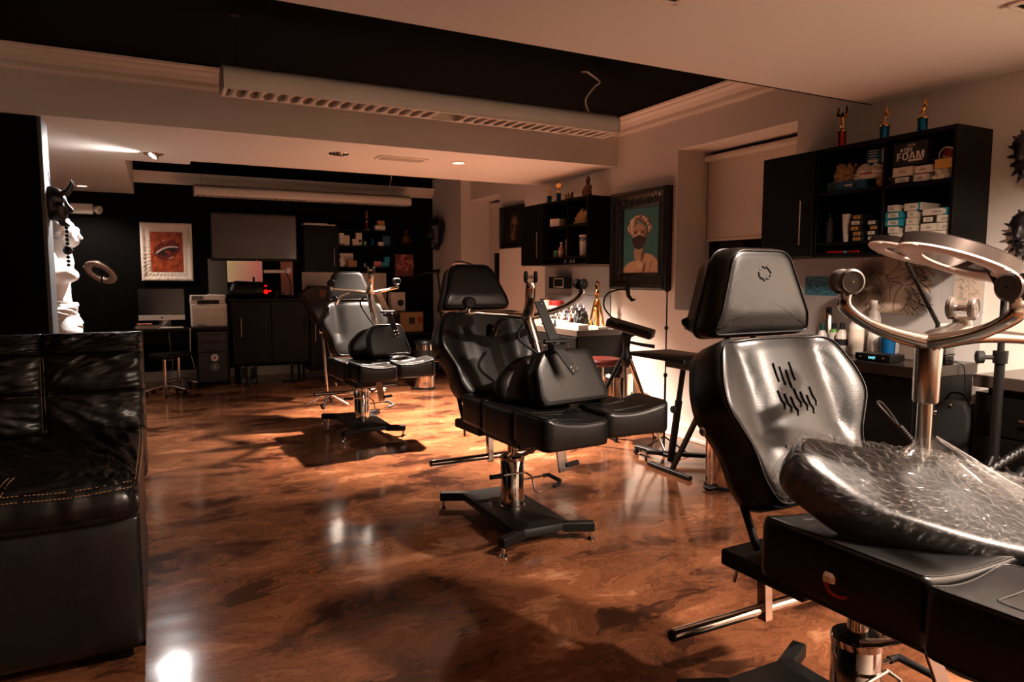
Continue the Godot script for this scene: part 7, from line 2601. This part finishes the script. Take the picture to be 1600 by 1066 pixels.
	# round red-topped stool and the steel bins
	stool("round stool with dark red top on a chrome stem below the ink bottles", Vector3(3.42, 0, -4.98), 0.7, 0.18, "red_seat")
	bin("chrome pedal bin on the floor behind the nearest chair's backrest", Vector3(3.36, 0, -3.4), 0.14, 0.46, false)
	bin("chrome pedal bin by the right wall behind the tripod", Vector3(3.78, 0, -5.25), 0.15, 0.52, false)
	bin("steel bin with a black band between the farthest and middle chairs", Vector3(2.95, 0, -8.2), 0.13, 0.62, true)
	# black padded armrest stand left of the farthest chair
	t = thing("padded_armrest", "black padded armrest on a chrome-legged stand left of the farthest chair", "armrest stand", Vector3(1.6, 0, -7.55))
	s = st()
	o = dense(outline([Vector2(-0.11, -0.3), Vector2(0.11, -0.3), Vector2(0.09, 0.3), Vector2(-0.09, 0.3)], 0.05, 5), 0.04)
	slab(s, o, soft(0.09, 0.025), Transform3D(Basis(Vector3.UP, 0.5) * Basis(Vector3.BACK, 0.5) * Basis(Vector3.RIGHT, -0.3), Vector3(-0.08, 1.0, 0.0)), 4)
	put("pad", s, M.leather, t)
	s = st()
	rod(s, Vector3(0.0, 0.1, 0), Vector3(-0.05, 0.95, 0.0), 0.016, 12)
	rod(s, Vector3(0.06, 0.45, 0.03), Vector3(-0.02, 0.85, 0.0), 0.01, 10)
	put("post", s, M.chrome, t)
	s = st()
	disc(s, Vector3(0, 0.84, 0.02), Vector3.BACK, 0.035, 0.05, 16)
	put("clamp", s, M.black_plastic, t)
	for k in 4:
		var a := TAU * k / 4.0 + 0.4
		s = st()
		tube(s, [Vector3(0, 0.14, 0), Vector3(cos(a) * 0.22, 0.012, sin(a) * 0.22)], 0.012, 10)
		put("leg", s, M.chrome if k % 2 == 0 else M.black_steel, t)
	# thin black floor stands near the tall cabinet
	for e in [[1.55, -9.5, "thin black floor lamp pole on a flat cross foot before the tall cabinet's middle", 0], [2.05, -9.45, "black floor pole on a round foot before the tall cabinet's right edge", 1]]:
		t = thing("floor_stand", e[2], "stand", Vector3(e[0], 0, e[1]))
		s = st()
		rod(s, Vector3(0, 0.02, 0), Vector3(0, 1.0 if e[3] == 1 else 0.28, 0), 0.016, 10)
		put("pole", s, M.black_steel, t)
		s = st()
		if e[3] == 1:
			disc(s, Vector3(0, 0.02, 0), Vector3.UP, 0.14, 0.04, 28)
		else:
			box(s, Vector3(0, 0.012, 0), Vector3(0.26, 0.024, 0.05), 0.003)
			box(s, Vector3(0, 0.012, 0), Vector3(0.05, 0.022, 0.26), 0.003)
		put("foot", s, M.black_steel, t)
	t = thing("shoes", "pair of black boots left under the tall cabinet", "boots", Vector3(1.02, 0, -9.56))
	for x in [-0.06, 0.06]:
		s = st()
		blob(s, [[Vector3(x, 0.03, 0.1), 0.032, Vector3(x, 0.035, -0.04), 0.035], [Vector3(x, 0.06, -0.05), 0.04, Vector3(x, 0.2, -0.05), 0.045]], 0.012, 0.03)
		put("boot", s, M.rubber, t)

func bin(label: String, at: Vector3, r: float, h: float, band: bool):
	var t := thing("pedal_bin", label, "bin", at)
	var s := st()
	lathe(s, [[r, 0.02], [r, h - 0.05]], 36)
	put("body", s, M.chrome, t)
	s = st()
	lathe(s, [[r + 0.004, 0.0], [r + 0.004, 0.025], [r, 0.028], [0.0, 0.028]], 36)
	put("foot_ring", s, M.black_plastic, t)
	s = st()
	lathe(s, [[r + 0.003, h - 0.055], [r + 0.004, h - 0.03], [r * 0.9, h - 0.008], [r * 0.5, h], [0.0, h + 0.002]], 36)
	put("lid", s, M.chrome if not band else M.black_plastic, t)
	if band:
		s = st()
		lathe(s, [[r + 0.001, h * 0.55], [r + 0.004, h * 0.55], [r + 0.004, h * 0.8], [r + 0.001, h * 0.8]], 36, ONE, false)
		put("band", s, M.black_plastic, t)
	s = st()
	box(s, Vector3(-r - 0.02, 0.02, 0.02), Vector3(0.07, 0.012, 0.07), 0.004)
	put("pedal", s, M.black_plastic, t)

# ------------------------------------------------------------------ right-hand corner
func build_right_corner():
	ring_lamp("large ring lamp on a tripod tilted over the nearest chair's rest", Vector3(3.17, 0, -1.86), 1.465, 0.245, Vector3(-0.31, -0.95, -0.18), 0.06, false)
	ring_lamp("second ring lamp half hidden behind the large one before the cartons", Vector3(3.56, 0, -2.34), 1.525, 0.2, Vector3(-0.28, -0.95, -0.14), 0.04, false)
	var t := thing("lamp_tripod", "black tripod carrying the large ring lamp at the right edge of the view", "tripod", Vector3(3.3, 0, -1.72))
	var s := st()
	rod(s, Vector3(0, 0.3, 0), Vector3(0, 1.06, 0), 0.02, 14)
	put("lower_pole", s, M.black_steel, t)
	s = st()
	tube(s, [Vector3(0, 1.04, 0), Vector3(0.0, 1.32, 0), Vector3(-0.03, 1.45, -0.06), Vector3(-0.08, 1.525, -0.12)], 0.014, 12)
	put("upper_pole", s, M.black_steel, t)
	s = st()
	lathe(s, [[0.0, 1.02], [0.028, 1.025], [0.03, 1.08], [0.0, 1.085]], 16)
	put("collar", s, M.black_plastic, t)
	s = st()
	rod(s, Vector3(0, 1.05, 0), Vector3(-0.05, 1.05, -0.05), 0.01, 10)
	disc(s, Vector3(-0.055, 1.05, -0.055), Vector3(1, 0, 1), 0.03, 0.03, 8)
	put("clamp_knob", s, M.rubber, t)
	for k in 3:
		var a := TAU * k / 3.0 + PI / 3
		s = st()
		tube(s, [Vector3(0, 0.62, 0), Vector3(cos(a) * 0.42, 0.015, sin(a) * 0.42)], 0.012, 8)
		var leg := put("leg", s, M.black_steel, t)
		s = st()
		tube(s, [Vector3(0, 0.34, 0), Vector3(cos(a) * 0.21, 0.32, sin(a) * 0.21)], 0.007, 8)
		put("brace", s, M.black_steel, leg)
	t = thing("lamp_stand", "slim black stand with a ridged neck carrying the second ring lamp", "stand", Vector3(3.46, 0, -2.1))
	s = st()
	rod(s, Vector3(0, 0.03, 0), Vector3(0, 1.18, 0), 0.011, 12)
	put("pole", s, M.black_steel, t)
	s = st()
	var prof := [[0.0, 0.0]]
	for k in 40:
		prof.append([0.012, k * 0.009])
		prof.append([0.009, k * 0.009 + 0.0045])
	prof.append([0.0, 0.36])
	lathe(s, prof, 10, aim(Vector3(0, 1.17, 0), Vector3(-0.05, 1.0, -0.55)))
	put("ridged_neck", s, M.black_plastic, t)
	s = st()
	disc(s, Vector3(0, 0.015, 0), Vector3.UP, 0.14, 0.03, 24)
	put("base", s, M.black_steel, t)
	t = thing("key_chain", "cluster of glittering chains hung on the slim stand beside the worktop", "chain", Vector3(3.46, 0.72, -2.1))
	var r := RandomNumberGenerator.new()
	r.seed = 4
	for k in 14:
		s = st()
		var a := r.randf_range(0, TAU)
		var c := Vector3(cos(a) * 0.024, r.randf_range(-0.14, 0.13), sin(a) * 0.024)
		lathe(s, [[0.007, -0.0018], [0.0105, 0.0], [0.007, 0.0018], [0.007, -0.0018]], 12, aim(c, Vector3(r.randf() - 0.5, r.randf() - 0.5, r.randf() - 0.5)), false)
		put("link", s, M.chrome, t)
	t = thing("bag", "black upright bag with a steel snap standing before the right cabinet", "bag", Vector3(3.68, 0.0, -2.11))
	s = st()
	o_bag(s)
	put("body", s, M.rubber, t)
	s = st()
	tube(s, curve([Vector3(0, 0.76, -0.06), Vector3(0, 0.8, -0.03), Vector3(0, 0.8, 0.03), Vector3(0, 0.76, 0.06)]), 0.006, 8)
	put("handle", s, M.rubber, t)
	s = st()
	disc(s, Vector3(-0.062, 0.745, 0.0), Vector3.RIGHT, 0.009, 0.006, 12)
	put("snap", s, M.chrome, t)
	# corrugated hoses and a bent clamp rising behind the wrapped cushion
	t = thing("clip_arm", "bent ridged clip arm with a loop end rising behind the wrapped cushion", "clamp arm", Vector3(2.66, 0, -1.78))
	s = st()
	ridged(s, [Vector3(0.14, 0.66, 0.06), Vector3(0.09, 0.74, 0.02), Vector3(0.05, 0.79, 0.0)], 0.013)
	put("ridged_neck", s, M.black_plastic, t)
	s = st()
	tube(s, curve([Vector3(0.05, 0.785, 0), Vector3(0.03, 0.83, -0.02), Vector3(-0.02, 0.885, -0.035), Vector3(-0.055, 0.89, -0.03), Vector3(-0.05, 0.85, 0.01), Vector3(0.0, 0.805, 0.02), Vector3(0.05, 0.785, 0.0)]), 0.006, 8)
	put("loop", s, M.black_plastic, t)
	s = st()
	rod(s, Vector3(0.14, 0.67, 0.06), Vector3(0.16, 0.02, 0.08), 0.014, 12)
	put("post", s, M.black_steel, t)
	s = st()
	disc(s, Vector3(0.16, 0.015, 0.08), Vector3.UP, 0.13, 0.03, 24)
	put("base", s, M.black_steel, t)
	t = thing("gooseneck_stand", "pair of black ridged goosenecks on a floor stand right of the wrapped cushion", "stand", Vector3(2.62, 0, -1.36))
	s = st()
	rod(s, Vector3(0, 0.02, 0), Vector3(0, 0.68, 0), 0.018, 12)
	put("pole", s, M.black_steel, t)
	s = st()
	disc(s, Vector3(0, 0.015, 0), Vector3.UP, 0.16, 0.03, 24)
	put("base", s, M.black_steel, t)
	for e in [[Vector3(-0.04, 0.7, -0.02), Vector3(0.12, 0.76, 0.0), Vector3(0.2, 0.79, 0.02)], [Vector3(0.02, 0.68, 0.05), Vector3(0.14, 0.74, 0.08), Vector3(0.24, 0.8, 0.1)]]:
		s = st()
		ridged(s, e, 0.017)
		var g := put("gooseneck", s, M.black_plastic, t)
		s = st()
		tube(s, [e[2], e[2] + Vector3(0.06, 0.03, 0.02), e[2] + Vector3(0.14, 0.025, 0.06)], [0.016, 0.03, 0.022], 12, true, 0.6)
		put("clamp_head", s, M.black_plastic, g)
	s = st()
	blob(s, [[Vector3(-0.06, 0.68, -0.03), 0.03, Vector3(0.02, 0.69, 0.04), 0.034], [Vector3(0.08, 0.71, 0.06), 0.03, Vector3(0.12, 0.72, 0.08), 0.024]], 0.01, 0.02)
	put("joint_block", s, M.black_plastic, t)
	s = st()
	tube(s, curve([Vector3(0.1, 0.95, 0.05), Vector3(0.12, 0.88, 0.06), Vector3(0.16, 0.82, 0.08)]), 0.0025, 6)
	put("cable", s, M.white_plastic, t)

func ridged(s: SurfaceTool, pts: Array, r: float):
	var p := curve(pts, 26)
	var rad := []
	for i in p.size():
		rad.append(r * (1.0 if i % 4 < 2 else 0.72))
	tube(s, p, rad, 12)

func o_bag(s: SurfaceTool):
	var rings := []
	for e in [[0.0, 0.1], [0.02, 0.105], [0.4, 0.1], [0.7, 0.092], [0.76, 0.07]]:
		var o := outline([Vector2(-0.055, -e[1]), Vector2(0.055, -e[1]), Vector2(0.055, e[1]), Vector2(-0.055, e[1])], 0.02, 4)
		var ringp := PackedVector3Array()
		for q in o:
			ringp.append(Vector3(q.x, e[0], q.y))
		rings.append(ringp)
	skin(s, rings, [1, 1, 1, 1])
